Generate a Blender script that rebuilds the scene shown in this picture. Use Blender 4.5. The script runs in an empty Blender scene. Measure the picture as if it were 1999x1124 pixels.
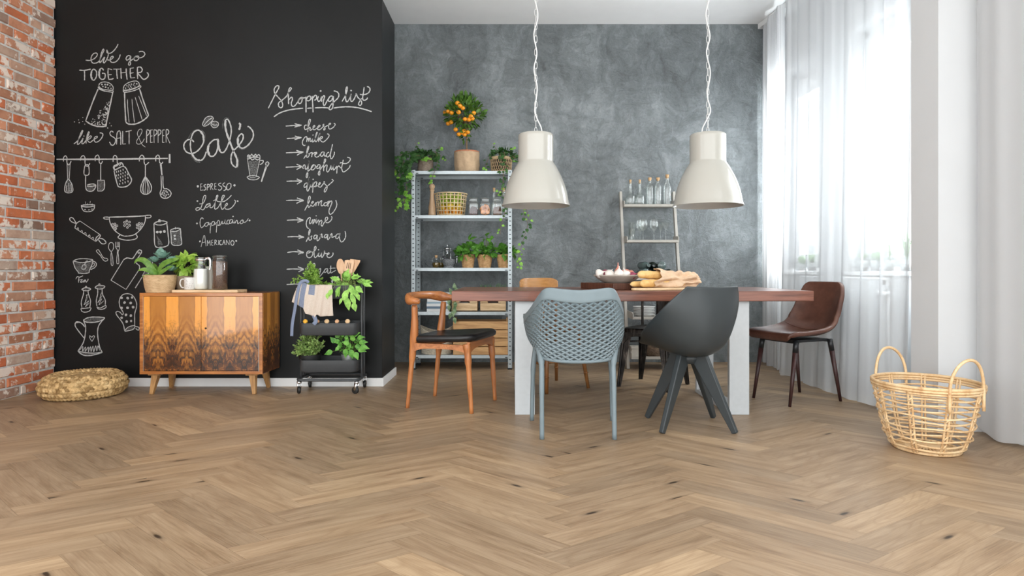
import bpy, bmesh, math, random
from math import pi, sin, cos, radians as RD, atan2, sqrt, floor as fl
from mathutils import Vector, Matrix
random.seed(7)
SC = bpy.context.scene
COL = SC.collection

# ------------------------------------------------------------------ camera
EYE = 0.884
FPX = 1200.0          # focal length in pixels of a 1999 px wide frame
cam_d = bpy.data.cameras.new('camera'); cam = bpy.data.objects.new('camera', cam_d); COL.objects.link(cam)
cam.location = (0, 0, EYE); cam.rotation_euler = (pi/2, 0, 0)
cam_d.sensor_width = 36; cam_d.lens = FPX/1999*36; cam_d.shift_y = -36/1999.0; cam_d.clip_start = 0.05
SC.camera = cam

# ------------------------------------------------------------------ world, daylight, exposure
WORLD_STRENGTH = 1.0
WINDOW_POWER = 44
SC.view_settings.view_transform = 'Standard'
SC.view_settings.look = 'None'
SC.view_settings.exposure = 1.84
SC.view_settings.gamma = 1
SC.view_settings.use_curve_mapping = False
wd = bpy.data.worlds.new('daylight'); SC.world = wd; wd.use_nodes = True
bgn = wd.node_tree.nodes['Background']; bgn.inputs[0].default_value = (0.955, 0.985, 1.0, 1); bgn.inputs[1].default_value = WORLD_STRENGTH
def area_light(name, loc, rot, sx, sy, power, col=(1, 1, 1)):
    d = bpy.data.lights.new(name, 'AREA'); d.shape = 'RECTANGLE'; d.size = sx; d.size_y = sy; d.energy = power; d.color = col
    o = bpy.data.objects.new(name, d); COL.objects.link(o); o.location = loc; o.rotation_euler = rot
    return o
# daylight entering through the two windows in the right-hand wall (just outside the panes)
area_light('window_daylight', (3.05, 4.15, 1.8), (0, pi/2, 0), 1.8, 1.1, WINDOW_POWER, (0.95, 0.98, 1.0))
area_light('window_daylight', (3.0, 5.43, 1.8), (0, pi/2, 0), 1.8, 0.6, WINDOW_POWER*1.3, (0.95, 0.98, 1.0))

# ------------------------------------------------------------------ helpers
def at(px, py, Y):
    """world point seen at photograph pixel (px, py) at depth Y"""
    return Vector(((px-1000)*Y/FPX, Y, EYE-(py-526)*Y/FPX))
def V(*a): return Vector(a)

class MB:
    """collects shapes into ONE mesh object"""
    def __init__(s): s.v = []; s.f = []; s.m = []; s.uv = {}
    def add(s, vs, fs, mi=0):
        o = len(s.v); s.v += [tuple(x) for x in vs]
        for f in fs: s.f.append(tuple(i+o for i in f)); s.m.append(mi)
        return o
    def box(s, a, b, mi=0, M=None):
        x0, y0, z0 = a; x1, y1, z1 = b
        vs = [(x0,y0,z0),(x1,y0,z0),(x1,y1,z0),(x0,y1,z0),(x0,y0,z1),(x1,y0,z1),(x1,y1,z1),(x0,y1,z1)]
        if M is not None: vs = [M @ Vector(p) for p in vs]
        s.add(vs, [(3,2,1,0),(4,5,6,7),(0,1,5,4),(1,2,6,5),(2,3,7,6),(3,0,4,7)], mi); return s
    def beam(s, p, q, w, d, up=(0,0,1), w2=None, d2=None, mi=0):
        """rectangular bar from p to q, tapering to w2 x d2"""
        p = Vector(p); q = Vector(q); t = (q-p).normalized(); u = Vector(up)
        a = t.cross(u)
        if a.length < 1e-4: a = t.cross(Vector((0,1,0)))
        a.normalize(); b = a.cross(t).normalized(); w2 = w if w2 is None else w2; d2 = d if d2 is None else d2
        vs = []
        for c, ww, dd in ((p, w, d), (q, w2, d2)):
            for sx, sy in ((-1,-1),(1,-1),(1,1),(-1,1)): vs.append(c + a*sx*ww/2 + b*sy*dd/2)
        s.add(vs, [(3,2,1,0),(4,5,6,7),(0,1,5,4),(1,2,6,5),(2,3,7,6),(3,0,4,7)], mi); return s
    def tube(s, pts, r, n=8, closed=False, cap=True, mi=0, flat=1.0, up=None):
        pts = [Vector(p) for p in pts]; N = len(pts)
        rr = r if isinstance(r, (list, tuple)) else [r]*N
        tg = []
        for i in range(N):
            if closed: t = pts[(i+1) % N]-pts[i-1]
            else: t = pts[min(i+1, N-1)]-pts[max(i-1, 0)]
            tg.append(t.normalized() if t.length > 1e-9 else Vector((0,0,1)))
        ref = Vector(up) if up else (Vector((0,0,1)) if abs(tg[0].z) < 0.9 else Vector((1,0,0)))
        a = (ref - tg[0]*ref.dot(tg[0])).normalized(); vs = []
        for i in range(N):
            if up: a = Vector(up)
            a = a - tg[i]*a.dot(tg[i])
            a = a.normalized() if a.length > 1e-6 else tg[i].orthogonal().normalized()
            b = tg[i].cross(a)
            for k in range(n):
                th = 2*pi*k/n
                vs.append(pts[i] + a*cos(th)*rr[i]*flat + b*sin(th)*rr[i])
        fs = []
        M = N if closed else N-1
        for i in range(M):
            j = (i+1) % N
            for k in range(n):
                k2 = (k+1) % n
                fs.append((i*n+k, i*n+k2, j*n+k2, j*n+k))
        if cap and not closed:
            fs.append(tuple(range(n-1, -1, -1))); fs.append(tuple((N-1)*n+k for k in range(n)))
        s.add(vs, fs, mi); return s
    def lathe(s, prof, n=32, c=(0,0,0), M=None, mi=0, disp=None):
        vs = []; fs = []; K = len(prof)
        for i, (r, z) in enumerate(prof):
            for k in range(n):
                th = 2*pi*k/n
                rr = r + (disp(th, i) if disp else 0)
                vs.append(Vector((rr*cos(th), rr*sin(th), z)))
        for i in range(K-1):
            for k in range(n):
                k2 = (k+1) % n
                fs.append((i*n+k, i*n+k2, (i+1)*n+k2, (i+1)*n+k))
        if prof[0][0] > 1e-5: fs.append(tuple(range(n-1, -1, -1)))
        if prof[-1][0] > 1e-5: fs.append(tuple((K-1)*n+k for k in range(n)))
        if M is not None: vs = [M @ p for p in vs]
        vs = [p + Vector(c) for p in vs]
        s.add(vs, fs, mi); return s
    def shell(s, prof, n=32, c=(0,0,0), M=None, mi=0):
        """lathe of an open profile without end caps"""
        vs = []; fs = []; K = len(prof)
        for i, (r, z) in enumerate(prof):
            for k in range(n):
                th = 2*pi*k/n; vs.append(Vector((r*cos(th), r*sin(th), z)))
        for i in range(K-1):
            for k in range(n):
                k2 = (k+1) % n
                fs.append((i*n+k, i*n+k2, (i+1)*n+k2, (i+1)*n+k))
        if M is not None: vs = [M @ p for p in vs]
        s.add([p + Vector(c) for p in vs], fs, mi); return s
    def grid(s, fn, nu, nv, mi=0, closeu=False):
        vs = [Vector(fn(i/(nu if closeu else nu-1), j/(nv-1))) for j in range(nv) for i in range(nu)]
        fs = []
        for j in range(nv-1):
            for i in range(nu if closeu else nu-1):
                i2 = (i+1) % nu
                fs.append((j*nu+i, j*nu+i2, (j+1)*nu+i2, (j+1)*nu+i))
        s.add(vs, fs, mi); return s
    def ball(s, c, r, n=12, m=8, sc=(1,1,1), mi=0, M=None):
        prof = [(max(sin(pi*i/m), 0)*r, -cos(pi*i/m)*r) for i in range(m+1)]
        prof[0] = (1e-6, -r); prof[-1] = (1e-6, r)
        S = Matrix.Diagonal((sc[0], sc[1], sc[2], 1)); S = (M @ S) if M is not None else S
        return s.lathe(prof, n, c, S, mi)
    def prism(s, poly, h, fn=None, mi=0):
        """extrude a 2-D outline by h; fn maps (x, y, z) to a point"""
        n = len(poly); fn = fn or (lambda x, y, z: Vector((x, y, z)))
        vs = [fn(x, y, 0) for x, y in poly] + [fn(x, y, h) for x, y in poly]
        fs = [tuple(range(n-1, -1, -1)), tuple(range(n, 2*n))] + [(i, (i+1) % n, n+(i+1) % n, n+i) for i in range(n)]
        s.add(vs, fs, mi); return s
    def leaf(s, p, d, nrm, L, W, bend=0.3, fold=0.15, mi=0, shape=(0.12, 0.75, 1.0, 0.72, 0.0), n=5):
        """one leaf blade from p along d"""
        p = Vector(p); d = Vector(d).normalized(); nrm = Vector(nrm)
        sd = d.cross(nrm)
        if sd.length < 1e-4: sd = d.orthogonal()
        sd.normalize(); nn = sd.cross(d).normalized(); vs = []
        n = len(shape)
        for i, w in enumerate(shape):
            t = i/(n-1); c = p + d*L*t - nn*bend*L*t*t
            hw = W*0.5*w
            vs += [c - sd*hw + nn*fold*hw, c, c + sd*hw + nn*fold*hw]
        fs = []
        for i in range(n-1):
            a = i*3
            fs += [(a, a+1, a+4, a+3), (a+1, a+2, a+5, a+4)]
        s.add(vs, fs, mi); return s
    def build(s, name, mats, parent=None, smooth=True, bevel=0, seg=2, solid=0, sub=0, auto=None, label=None, kind=None):
        me = bpy.data.meshes.new(name); me.from_pydata(s.v, [], s.f)
        if not isinstance(mats, (list, tuple)): mats = [mats]
        for m in mats: me.materials.append(m)
        if len(mats) > 1: me.polygons.foreach_set('material_index', s.m)
        if smooth: me.polygons.foreach_set('use_smooth', [True]*len(me.polygons))
        if smooth and auto: me.set_sharp_from_angle(angle=RD(auto))
        me.update()
        o = bpy.data.objects.new(name, me); COL.objects.link(o)
        if parent: o.parent = parent
        if solid:
            m = o.modifiers.new('solid', 'SOLIDIFY'); m.thickness = solid; m.offset = 0
        if bevel:
            m = o.modifiers.new('bevel', 'BEVEL'); m.width = bevel; m.segments = seg; m.limit_method = 'ANGLE'; m.angle_limit = RD(40)
        if sub:
            m = o.modifiers.new('sub', 'SUBSURF'); m.levels = sub; m.render_levels = sub
        if label: o['label'] = label
        if kind: o['kind'] = kind
        return o

def thing(name, label, cat, loc=(0,0,0), rotz=0.0, group=None):
    o = bpy.data.objects.new(name, None); COL.objects.link(o); o.empty_display_size = 0.05
    o.location = loc; o.rotation_euler = (0, 0, rotz); o['label'] = label; o['category'] = cat
    if group: o['group'] = group
    return o
def tag(o, label, cat, group=None, kind=None):
    o['label'] = label; o['category'] = cat
    if group: o['group'] = group
    if kind: o['kind'] = kind
    return o
def struct(o): o['kind'] = 'structure'; return o
def dup(root, loc, rotz=None, label=None, group=None):
    r = root.copy(); COL.objects.link(r); r.location = loc
    if rotz is not None: r.rotation_euler = (0, 0, rotz)
    if label: r['label'] = label
    if group: r['group'] = group
    for ch in list(root.children):
        c = ch.copy(); COL.objects.link(c); c.parent = r
        for g in list(ch.children):
            d = g.copy(); COL.objects.link(d); d.parent = c
    return r
def spline(pts, k=6, closed=False):
    """Catmull-Rom through the points"""
    P = [Vector(p) for p in pts]; n = len(P); out = []
    if n < 3 and not closed: return P
    R = range(n) if closed else range(n-1)
    for i in R:
        if closed: p0, p1, p2, p3 = P[i-1], P[i], P[(i+1) % n], P[(i+2) % n]
        else: p0, p1, p2, p3 = P[max(i-1, 0)], P[i], P[i+1], P[min(i+2, n-1)]
        for j in range(k):
            t = j/k
            out.append(0.5*((2*p1) + (p2-p0)*t + (2*p0-5*p1+4*p2-p3)*t*t + (3*p1-p0-3*p2+p3)*t**3))
    if not closed: out.append(P[-1])
    return out
def lerp(tab, t):
    """piecewise-linear / smooth lookup in [(t, value)...]"""
    for (a, x), (b, y) in zip(tab, tab[1:]):
        if t <= b:
            k = (t-a)/(b-a) if b > a else 0; return x+(y-x)*max(0, min(1, k))
    return tab[-1][1]
def rnd(a, b): return random.uniform(a, b)

# ------------------------------------------------------------------ materials
class NT:
    def __init__(s, name):
        s.m = bpy.data.materials.new(name); s.m.use_nodes = True; s.t = s.m.node_tree; s.n = s.t.nodes; s.l = s.t.links
        s.b = s.n['Principled BSDF']; s.out = s.n['Material Output']
    def node(s, typ, **kw):
        nd = s.n.new(typ)
        for k, v in kw.items():
            if k in ('operation', 'blend_type', 'data_type', 'wave_type', 'bands_direction', 'wave_profile', 'feature', 'attribute_name', 'noise_type', 'interpolation_type', 'rings_direction'): setattr(nd, k, v)
        return nd
    def link(s, a, b): s.l.new(a, b)
    def setin(s, nd, i, v):
        if hasattr(v, 'is_output') or isinstance(v, bpy.types.NodeSocket): s.l.new(v, nd.inputs[i])
        else: nd.inputs[i].default_value = v
    def math(s, op, a, b=0.0, c=None):
        nd = s.node('ShaderNodeMath', operation=op); s.setin(nd, 0, a); s.setin(nd, 1, b)
        if c is not None: s.setin(nd, 2, c)
        return nd.outputs[0]
    def coord(s, kind='Object'): return s.n.new('ShaderNodeTexCoord').outputs[kind]
    def mapping(s, vec, loc=(0,0,0), rot=(0,0,0), scale=(1,1,1)):
        nd = s.n.new('ShaderNodeMapping'); s.l.new(vec, nd.inputs[0])
        nd.inputs[1].default_value = loc; nd.inputs[2].default_value = rot; nd.inputs[3].default_value = scale
        return nd.outputs[0]
    def noise(s, vec, scale, detail=4, rough=0.55, dist=0.0, out=0):
        nd = s.n.new('ShaderNodeTexNoise'); s.l.new(vec, nd.inputs['Vector'])
        nd.inputs['Scale'].default_value = scale; nd.inputs['Detail'].default_value = detail
        nd.inputs['Roughness'].default_value = rough; nd.inputs['Distortion'].default_value = dist
        return nd.outputs[out]
    def ramp(s, fac, stops):
        nd = s.n.new('ShaderNodeValToRGB'); s.setin(nd, 0, fac); e = nd.color_ramp.elements
        while len(e) < len(stops): e.new(0.5)
        for i, (p, c) in enumerate(stops):
            e[i].position = p; e[i].color = (c, c, c, 1) if isinstance(c, (int, float)) else (*c, 1)
        return nd.outputs[0]
    def mix(s, fac, a, b, blend='MIX'):
        nd = s.n.new('ShaderNodeMix'); nd.data_type = 'RGBA'; nd.blend_type = blend
        s.setin(nd, 0, fac)
        for i, v in ((6, a), (7, b)):
            if isinstance(v, (tuple, list)) and len(v) == 3: v = (*v, 1)
            s.setin(nd, i, v)
        return nd.outputs[2]
    def bump(s, h, strength=0.3, dist=0.01):
        nd = s.n.new('ShaderNodeBump'); nd.inputs['Strength'].default_value = strength; nd.inputs['Distance'].default_value = dist
        s.l.new(h, nd.inputs['Height']); s.l.new(nd.outputs[0], s.b.inputs['Normal']); return nd
    def base(s, c):
        if isinstance(c, (tuple, list)): c = (*c[:3], 1)
        s.setin(s.b, 'Base Color', c)
    def set(s, **kw):
        for k, v in kw.items(): s.setin(s.b, {'rough': 'Roughness', 'metal': 'Metallic', 'spec': 'Specular IOR Level', 'coat': 'Coat Weight', 'coatr': 'Coat Roughness', 'sss': 'Subsurface Weight', 'trans': 'Transmission Weight', 'ior': 'IOR', 'sheen': 'Sheen Weight'}[k], v)
        return s
def pm(name, col, rough=0.5, metal=0.0, var=0.12, scale=8.0, bump=0.0, bscale=60.0, bdist=0.004, coat=0.0, spec=0.5, stretch=(1,1,1), coord='Object'):
    """plain procedural paint / plastic / metal with a little tonal variation"""
    t = NT(name); co = t.mapping(t.coord(coord), scale=stretch)
    n = t.noise(co, scale, 4)
    a = tuple(min(1, c*(1-var)) for c in col); b = tuple(min(1, c*(1+var)) for c in col)
    t.base(t.ramp(n, [(0.3, a), (0.7, b)])); t.set(rough=rough, metal=metal, coat=coat, spec=spec)
    if bump: t.bump(t.noise(co, bscale, 5), bump, bdist)
    return t.m
def wood(name, dark, light, scale=1.0, axis=0, rough=0.45, coat=0.0, ring=6.0, bump=0.15, spec=0.5):
    """grain running along object axis 0/1/2"""
    t = NT(name); sc = [9.0*scale]*3; sc[axis] = 0.9*scale
    co = t.mapping(t.coord('Object'), scale=sc)
    n1 = t.noise(co, 1.0, 6, 0.6, 0.6)
    sc2 = [60.0*scale]*3; sc2[axis] = 2.5*scale
    n2 = t.noise(t.mapping(t.coord('Object'), scale=sc2), 1.0, 3)
    w = t.math('FRACT', t.math('MULTIPLY', n1, ring))
    w = t.math('ABSOLUTE', t.math('SUBTRACT', w, 0.5))
    g = t.math('ADD', t.math('MULTIPLY', w, 0.9), t.math('MULTIPLY', n2, 0.55))
    t.base(t.ramp(g, [(0.1, dark), (0.75, light)])); t.set(rough=rough, coat=coat, spec=spec)
    if bump: t.bump(n2, bump, 0.002)
    return t.m
def thin_glass(name, tint=(0.97, 0.99, 0.98), rough=0.02, gloss=0.20, edge=0.9):
    t = NT(name); n = t.n; n.remove(t.b)
    lw = n.new('ShaderNodeLayerWeight'); lw.inputs[0].default_value = 0.35
    tr = n.new('ShaderNodeBsdfTransparent'); tr.inputs[0].default_value = (*tint, 1)
    gl = n.new('ShaderNodeBsdfGlossy'); gl.inputs[0].default_value = (1, 1, 1, 1); gl.inputs[1].default_value = rough
    f = t.ramp(lw.outputs[1], [(0.0, gloss*0.4), (0.55, gloss), (1.0, edge)])
    mx = n.new('ShaderNodeMixShader'); t.link(f, mx.inputs[0]); t.link(tr.outputs[0], mx.inputs[1]); t.link(gl.outputs[0], mx.inputs[2])
    t.link(mx.outputs[0], t.out.inputs[0]); return t.m
def sheer(name, col, see=0.5, stripes=None, trans=0.5, vary=0.0):
    """woven voile: partly see-through, partly lit from behind"""
    t = NT(name); n = t.n; n.remove(t.b)
    tr = n.new('ShaderNodeBsdfTransparent'); df = n.new('ShaderNodeBsdfDiffuse'); tl = n.new('ShaderNodeBsdfTranslucent')
    c = (*col, 1)
    if stripes:
        uv = t.coord('UV'); sx = n.new('ShaderNodeSeparateXYZ'); t.link(uv, sx.inputs[0])
        fr = t.math('FRACT', t.math('MULTIPLY', sx.outputs[0], stripes[0]))
        k = t.ramp(fr, [(0.42, 0.0), (0.5, 1.0)])
        cc = t.mix(k, c, (*stripes[1], 1)); t.link(cc, df.inputs[0]); t.link(cc, tl.inputs[0])
    else:
        df.inputs[0].default_value = c; tl.inputs[0].default_value = c
    m1 = n.new('ShaderNodeMixShader'); m1.inputs[0].default_value = trans; t.link(df.outputs[0], m1.inputs[1]); t.link(tl.outputs[0], m1.inputs[2])
    m2 = n.new('ShaderNodeMixShader'); t.link(m1.outputs[0], m2.inputs[1]); t.link(tr.outputs[0], m2.inputs[2])
    lw = n.new('ShaderNodeLayerWeight'); lw.inputs[0].default_value = 0.5
    f = t.ramp(lw.outputs[1], [(0.0, see), (0.6, see*0.85), (1.0, see*0.15)]); t.link(f, m2.inputs[0])
    t.link(m2.outputs[0], t.out.inputs[0]); return t.m
def leafmat(name, dark, light, rough=0.45, tl=0.25):
    t = NT(name); co = t.coord('Object')
    n1 = t.noise(co, 22.0, 3); n2 = t.noise(co, 90.0, 2)
    c = t.ramp(t.math('ADD', t.math('MULTIPLY', n1, 0.75), t.math('MULTIPLY', n2, 0.25)), [(0.32, dark), (0.68, light)])
    t.base(c); t.set(rough=rough, spec=0.4)
    tn = t.n.new('ShaderNodeBsdfTranslucent'); t.link(c, tn.inputs[0])
    mx = t.n.new('ShaderNodeMixShader'); mx.inputs[0].default_value = tl
    t.link(t.b.outputs[0], mx.inputs[1]); t.link(tn.outputs[0], mx.inputs[2]); t.link(mx.outputs[0], t.out.inputs[0])
    return t.m
def weave(name, dark, light, rough=0.7, su=60, sv=90):
    t = NT(name); co = t.coord('Object'); n = t.noise(co, 35.0, 4); n2 = t.noise(t.mapping(co, scale=(30, 30, 160)), 1.0, 3)
    t.base(t.ramp(t.math('ADD', t.math('MULTIPLY', n, 0.5), t.math('MULTIPLY', n2, 0.5)), [(0.3, dark), (0.7, light)])); t.set(rough=rough, spec=0.25)
    t.bump(n2, 0.4, 0.003); return t.m
# ================================================================== the setting
YB = 5.88      # grey back wall
YP = 4.66      # front of the blackboard partition
CEIL = 3.23

# ---------- floor: herringbone oak planks, one mesh
def floor_material():
    t = NT('oak_herringbone')
    uv = t.coord('UV'); at_ = t.n.new('ShaderNodeAttribute'); at_.attribute_name = 'plank'
    sp = t.n.new('ShaderNodeSeparateColor'); t.link(at_.outputs['Color'], sp.inputs[0])
    r1, r2, r3 = sp.outputs[0], sp.outputs[1], sp.outputs[2]
    cx = t.n.new('ShaderNodeCombineXYZ'); t.link(t.math('MULTIPLY', r1, 37.0), cx.inputs[0]); t.link(t.math('MULTIPLY', r2, 53.0), cx.inputs[1]); t.link(t.math('MULTIPLY', r3, 17.0), cx.inputs[2])
    va = t.n.new('ShaderNodeVectorMath'); va.operation = 'ADD'; t.link(uv, va.inputs[0]); t.link(cx.outputs[0], va.inputs[1])
    p = va.outputs[0]
    big = t.noise(t.mapping(p, scale=(1.1, 6.5, 1)), 1.0, 2, 0.5, 0.4)          # cathedral figure
    ring = t.math('ABSOLUTE', t.math('SUBTRACT', t.math('FRACT', t.math('MULTIPLY', big, 11.0)), 0.5))
    ring = t.ramp(ring, [(0.0, 0.0), (0.22, 1.0)])
    fine = t.noise(t.mapping(p, scale=(5.0, 170.0, 1)), 1.0, 5, 0.7)
    mid = t.noise(t.mapping(p, scale=(2.0, 16.0, 1)), 1.0, 3)
    g = t.math('ADD', t.math('MULTIPLY', fine, 0.55), t.math('MULTIPLY', mid, 0.6))
    c = t.ramp(g, [(0.36, (0.176, 0.112, 0.062)), (0.53, (0.298, 0.205, 0.126)), (0.72, (0.390, 0.282, 0.182))])
    c = t.mix(t.math('MULTIPLY', t.math('SUBTRACT', 1.0, ring), 0.28), c, (0.20, 0.118, 0.065))
    tone = t.ramp(r2, [(0.0, (0.84, 0.84, 0.84)), (0.5, (1.0, 0.985, 0.96)), (0.84, (1.06, 1.04, 1.0)), (1.0, (1.3, 1.29, 1.24))])
    c = t.mix(1.0, c, tone, 'MULTIPLY')
    # a few dark knots
    vo = t.n.new('ShaderNodeTexVoronoi'); vo.inputs['Scale'].default_value = 1.0; vo.voronoi_dimensions = '2D'
    t.link(t.mapping(p, scale=(2.6, 9.0, 1)), vo.inputs['Vector'])
    kn = t.ramp(vo.outputs['Distance'], [(0.0, 1.0), (0.05, 0.95), (0.10, 0.30), (0.20, 0.0)])
    sel = t.n.new('ShaderNodeSeparateColor'); t.link(vo.outputs['Color'], sel.inputs[0])
    kn = t.math('MULTIPLY', kn, t.math('GREATER_THAN', sel.outputs[0], 0.895))
    c = t.mix(kn, c, (0.03, 0.018, 0.010))
    t.base(c); t.set(rough=0.42, spec=0.42)
    t.bump(fine, 0.06, 0.002)
    return t.m
def build_floor():
    W, n, S, ang = 0.14, 5, 1.4, RD(41)
    e1 = Vector((cos(ang), sin(ang))); e2 = Vector((-sin(ang), cos(ang)))
    A = Vector((-1.1745, 3.240*S)); O = A - (e1*2*n + e2*n)*W
    vs = []; fs = []; uvs = []; cols = []
    g = 0.00028/W
    X0, X1, Y0, Y1 = -3.7, 3.2, -0.6, 6.0
    R = 75
    for i in range(-R, R):
        for j in range(-R, R):
            m = (i-j) % (2*n)
            if m == 0: a, b, w, h, hor = i, j, n, 1, True
            elif m == 2*n-1: a, b, w, h, hor = i, j, 1, n, False
            else: continue
            q = [O + e1*W*(a+x) + e2*W*(b+y) for x, y in ((g, g), (w-g, g), (w-g, h-g), (g, h-g))]
            pts = [(p.x, p.y/S) for p in q]
            cxm = sum(p[0] for p in pts)/4; cym = sum(p[1] for p in pts)/4
            if not (X0 < cxm < X1 and Y0 < cym < Y1): continue
            o = len(vs); vs += [(x, y, 0) for x, y in pts]; fs.append((o, o+1, o+2, o+3))
            L = n*W
            if hor: uvs += [(0, 0), (L, 0), (L, W), (0, W)]
            else: uvs += [(0, W), (0, 0), (L, 0), (L, W)]
            c = (random.random(), random.random(), random.random(), 1); cols += [c]*4
    me = bpy.data.meshes.new('floor'); me.from_pydata(vs, [], fs)
    ul = me.uv_layers.new(name='UVMap')
    for k, u in enumerate(uvs): ul.data[k].uv = u
    ca = me.color_attributes.new('plank', 'FLOAT_COLOR', 'CORNER')
    for k, c in enumerate(cols): ca.data[k].color = c
    me.materials.append(floor_material()); me.update()
    o = bpy.data.objects.new('floor', me); COL.objects.link(o); struct(o)
    b = MB(); b.box((-3.9, -0.6, -0.06), (3.4, 6.1, -0.0015))
    struct(b.build('floor_base', pm('floor_joint', (0.10, 0.06, 0.035), 0.8), smooth=False))
build_floor()

# ---------- brick wall on the left: every brick modelled, one mesh
def brick_material():
    t = NT('reclaimed_brick'); a = t.n.new('ShaderNodeAttribute'); a.attribute_name = 'brick'
    sp = t.n.new('ShaderNodeSeparateColor'); t.link(a.outputs['Color'], sp.inputs[0]); r1, r2, r3 = sp.outputs
    co = t.coord('Object'); cx = t.n.new('ShaderNodeCombineXYZ'); t.link(t.math('MULTIPLY', r1, 31.0), cx.inputs[0]); t.link(t.math('MULTIPLY', r3, 23.0), cx.inputs[2])
    va = t.n.new('ShaderNodeVectorMath'); va.operation = 'ADD'; t.link(co, va.inputs[0]); t.link(cx.outputs[0], va.inputs[1]); p = va.outputs[0]
    base = t.ramp(r2, [(0.0, (0.56, 0.130, 0.042)), (0.3, (0.66, 0.185, 0.068)), (0.45, (0.68, 0.26, 0.13)), (0.6, (0.62, 0.29, 0.17)), (0.74, (0.42, 0.18, 0.095)), (0.86, (0.68, 0.47, 0.35)), (0.95, (0.24, 0.15, 0.11)), (1.0, (0.72, 0.58, 0.47))])
    n1 = t.noise(p, 9.0, 5, 0.62); n2 = t.noise(p, 45.0, 4)
    c = t.mix(t.ramp(n1, [(0.4, 0.0), (0.62, 0.75)]), base, t.mix(0.5, base, (0.22, 0.07, 0.035)))
    lime = t.ramp(t.math('ADD', t.math('MULTIPLY', t.noise(t.mapping(p, loc=(5, 3, 1)), 13.0, 6, 0.65), 0.9), t.math('MULTIPLY', r3, 0.16)), [(0.57, 0.0), (0.62, 0.9)])
    c = t.mix(lime, c, (0.82, 0.73, 0.64))
    c = t.mix(t.math('MULTIPLY', n2, 0.12), c, (0.75, 0.6, 0.5))
    t.base(c); t.set(rough=0.85, spec=0.2)
    t.bump(t.math('ADD', t.math('MULTIPLY', n2, 0.5), n1), 0.6, 0.006); return t.m
def build_bricks():
    X = -3.455; course = 0.0732; joint = 0.0125
    vs = []; fs = []; cols = []
    rg = random.Random(3)
    nrow = int(CEIL/course)+1
    for r in range(nrow):
        z0 = r*course + 0.004; z1 = min(z0 + course - joint, CEIL-0.002)
        if z1-z0 < 0.02: continue
        yend = 4.648 + rg.uniform(-0.012, 0.010); y = yend
        first = True
        while y > 2.4:
            L = rg.choice((0.214, 0.214, 0.214, 0.102, 0.205))
            if first: L = (0.10, 0.208, 0.155, 0.208)[r % 4] + rg.uniform(-.01, .01); first = False
            a, b = y-L, y; x = X + rg.uniform(-0.004, 0.005)
            c = (rg.random(), rg.random(), rg.random(), 1)
            o = len(vs); k = 0.006
            dz = rg.uniform(-.002, .002); dq = rg.uniform(-.003, .003)
            ring0 = [(X-0.06, a, z0+dz), (X-0.06, b, z0), (X-0.06, b, z1), (X-0.06, a, z1+dz)]
            ring1 = [(x-k, a, z0+dz), (x-k, b, z0), (x-k, b, z1), (x-k, a, z1+dz)]
            ring2 = [(x+dq, a+k, z0+k+dz), (x, b-k, z0+k), (x-dq, b-k, z1-k), (x, a+k, z1-k+dz)]
            vs += ring0+ring1+ring2
            F = []
            for q in (0, 4):
                for i in range(4):
                    j = (i+1) % 4; F.append((o+q+i, o+q+j, o+q+4+j, o+q+4+i))
            F.append((o+8, o+9, o+10, o+11)); fs += F; cols += [c]*(4*len(F))
            y -= L + joint
    me = bpy.data.meshes.new('wall_left'); me.from_pydata(vs, [], fs)
    ca = me.color_attributes.new('brick', 'FLOAT_COLOR', 'CORNER')
    for k, c in enumerate(cols): ca.data[k].color = c
    me.materials.append(brick_material()); me.update()
    o = bpy.data.objects.new('wall_left', me); COL.objects.link(o); struct(o)
    b = MB(); b.box((-3.62, 1.7, 0), (X-0.007, 4.645, CEIL))
    struct(b.build('wall_left_mortar', pm('lime_mortar', (0.60, 0.585, 0.555), 0.95, var=0.18, scale=30, bump=0.5, bscale=120), smooth=False, ))
build_bricks()

# ---------- blackboard partition
def blackboard_material():
    t = NT('blackboard_paint'); co = t.coord('Object')
    n = t.noise(t.mapping(co, scale=(1, 1, 0.6)), 1.6, 4, 0.5, 0.5); n2 = t.noise(co, 40.0, 3)
    t.base(t.ramp(t.math('ADD', t.math('MULTIPLY', n, 0.8), t.math('MULTIPLY', n2, 0.2)), [(0.3, (0.0055, 0.0062, 0.0066)), (0.72, (0.0105, 0.0118, 0.0122))]))
    t.set(rough=0.46, spec=0.27); t.bump(n2, 0.05, 0.001); return t.m
M_board = blackboard_material()
b = MB(); b.box((-3.66, YP, 0), (-0.985, 5.16, 2.94))
partition = struct(b.build('wall_blackboard', M_board, smooth=False, bevel=0.002))
M_white = pm('white_paint', (0.80, 0.805, 0.80), 0.45, var=0.02)
b = MB(); b.box((-3.44, YP-0.013, 0), (-0.972, YP-0.0005, 0.063)); b.box((-0.984, YP-0.0005, 0), (-0.972, 5.172, 0.063))
struct(b.build('baseboard_front', M_white, smooth=False, bevel=0.002))

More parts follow.
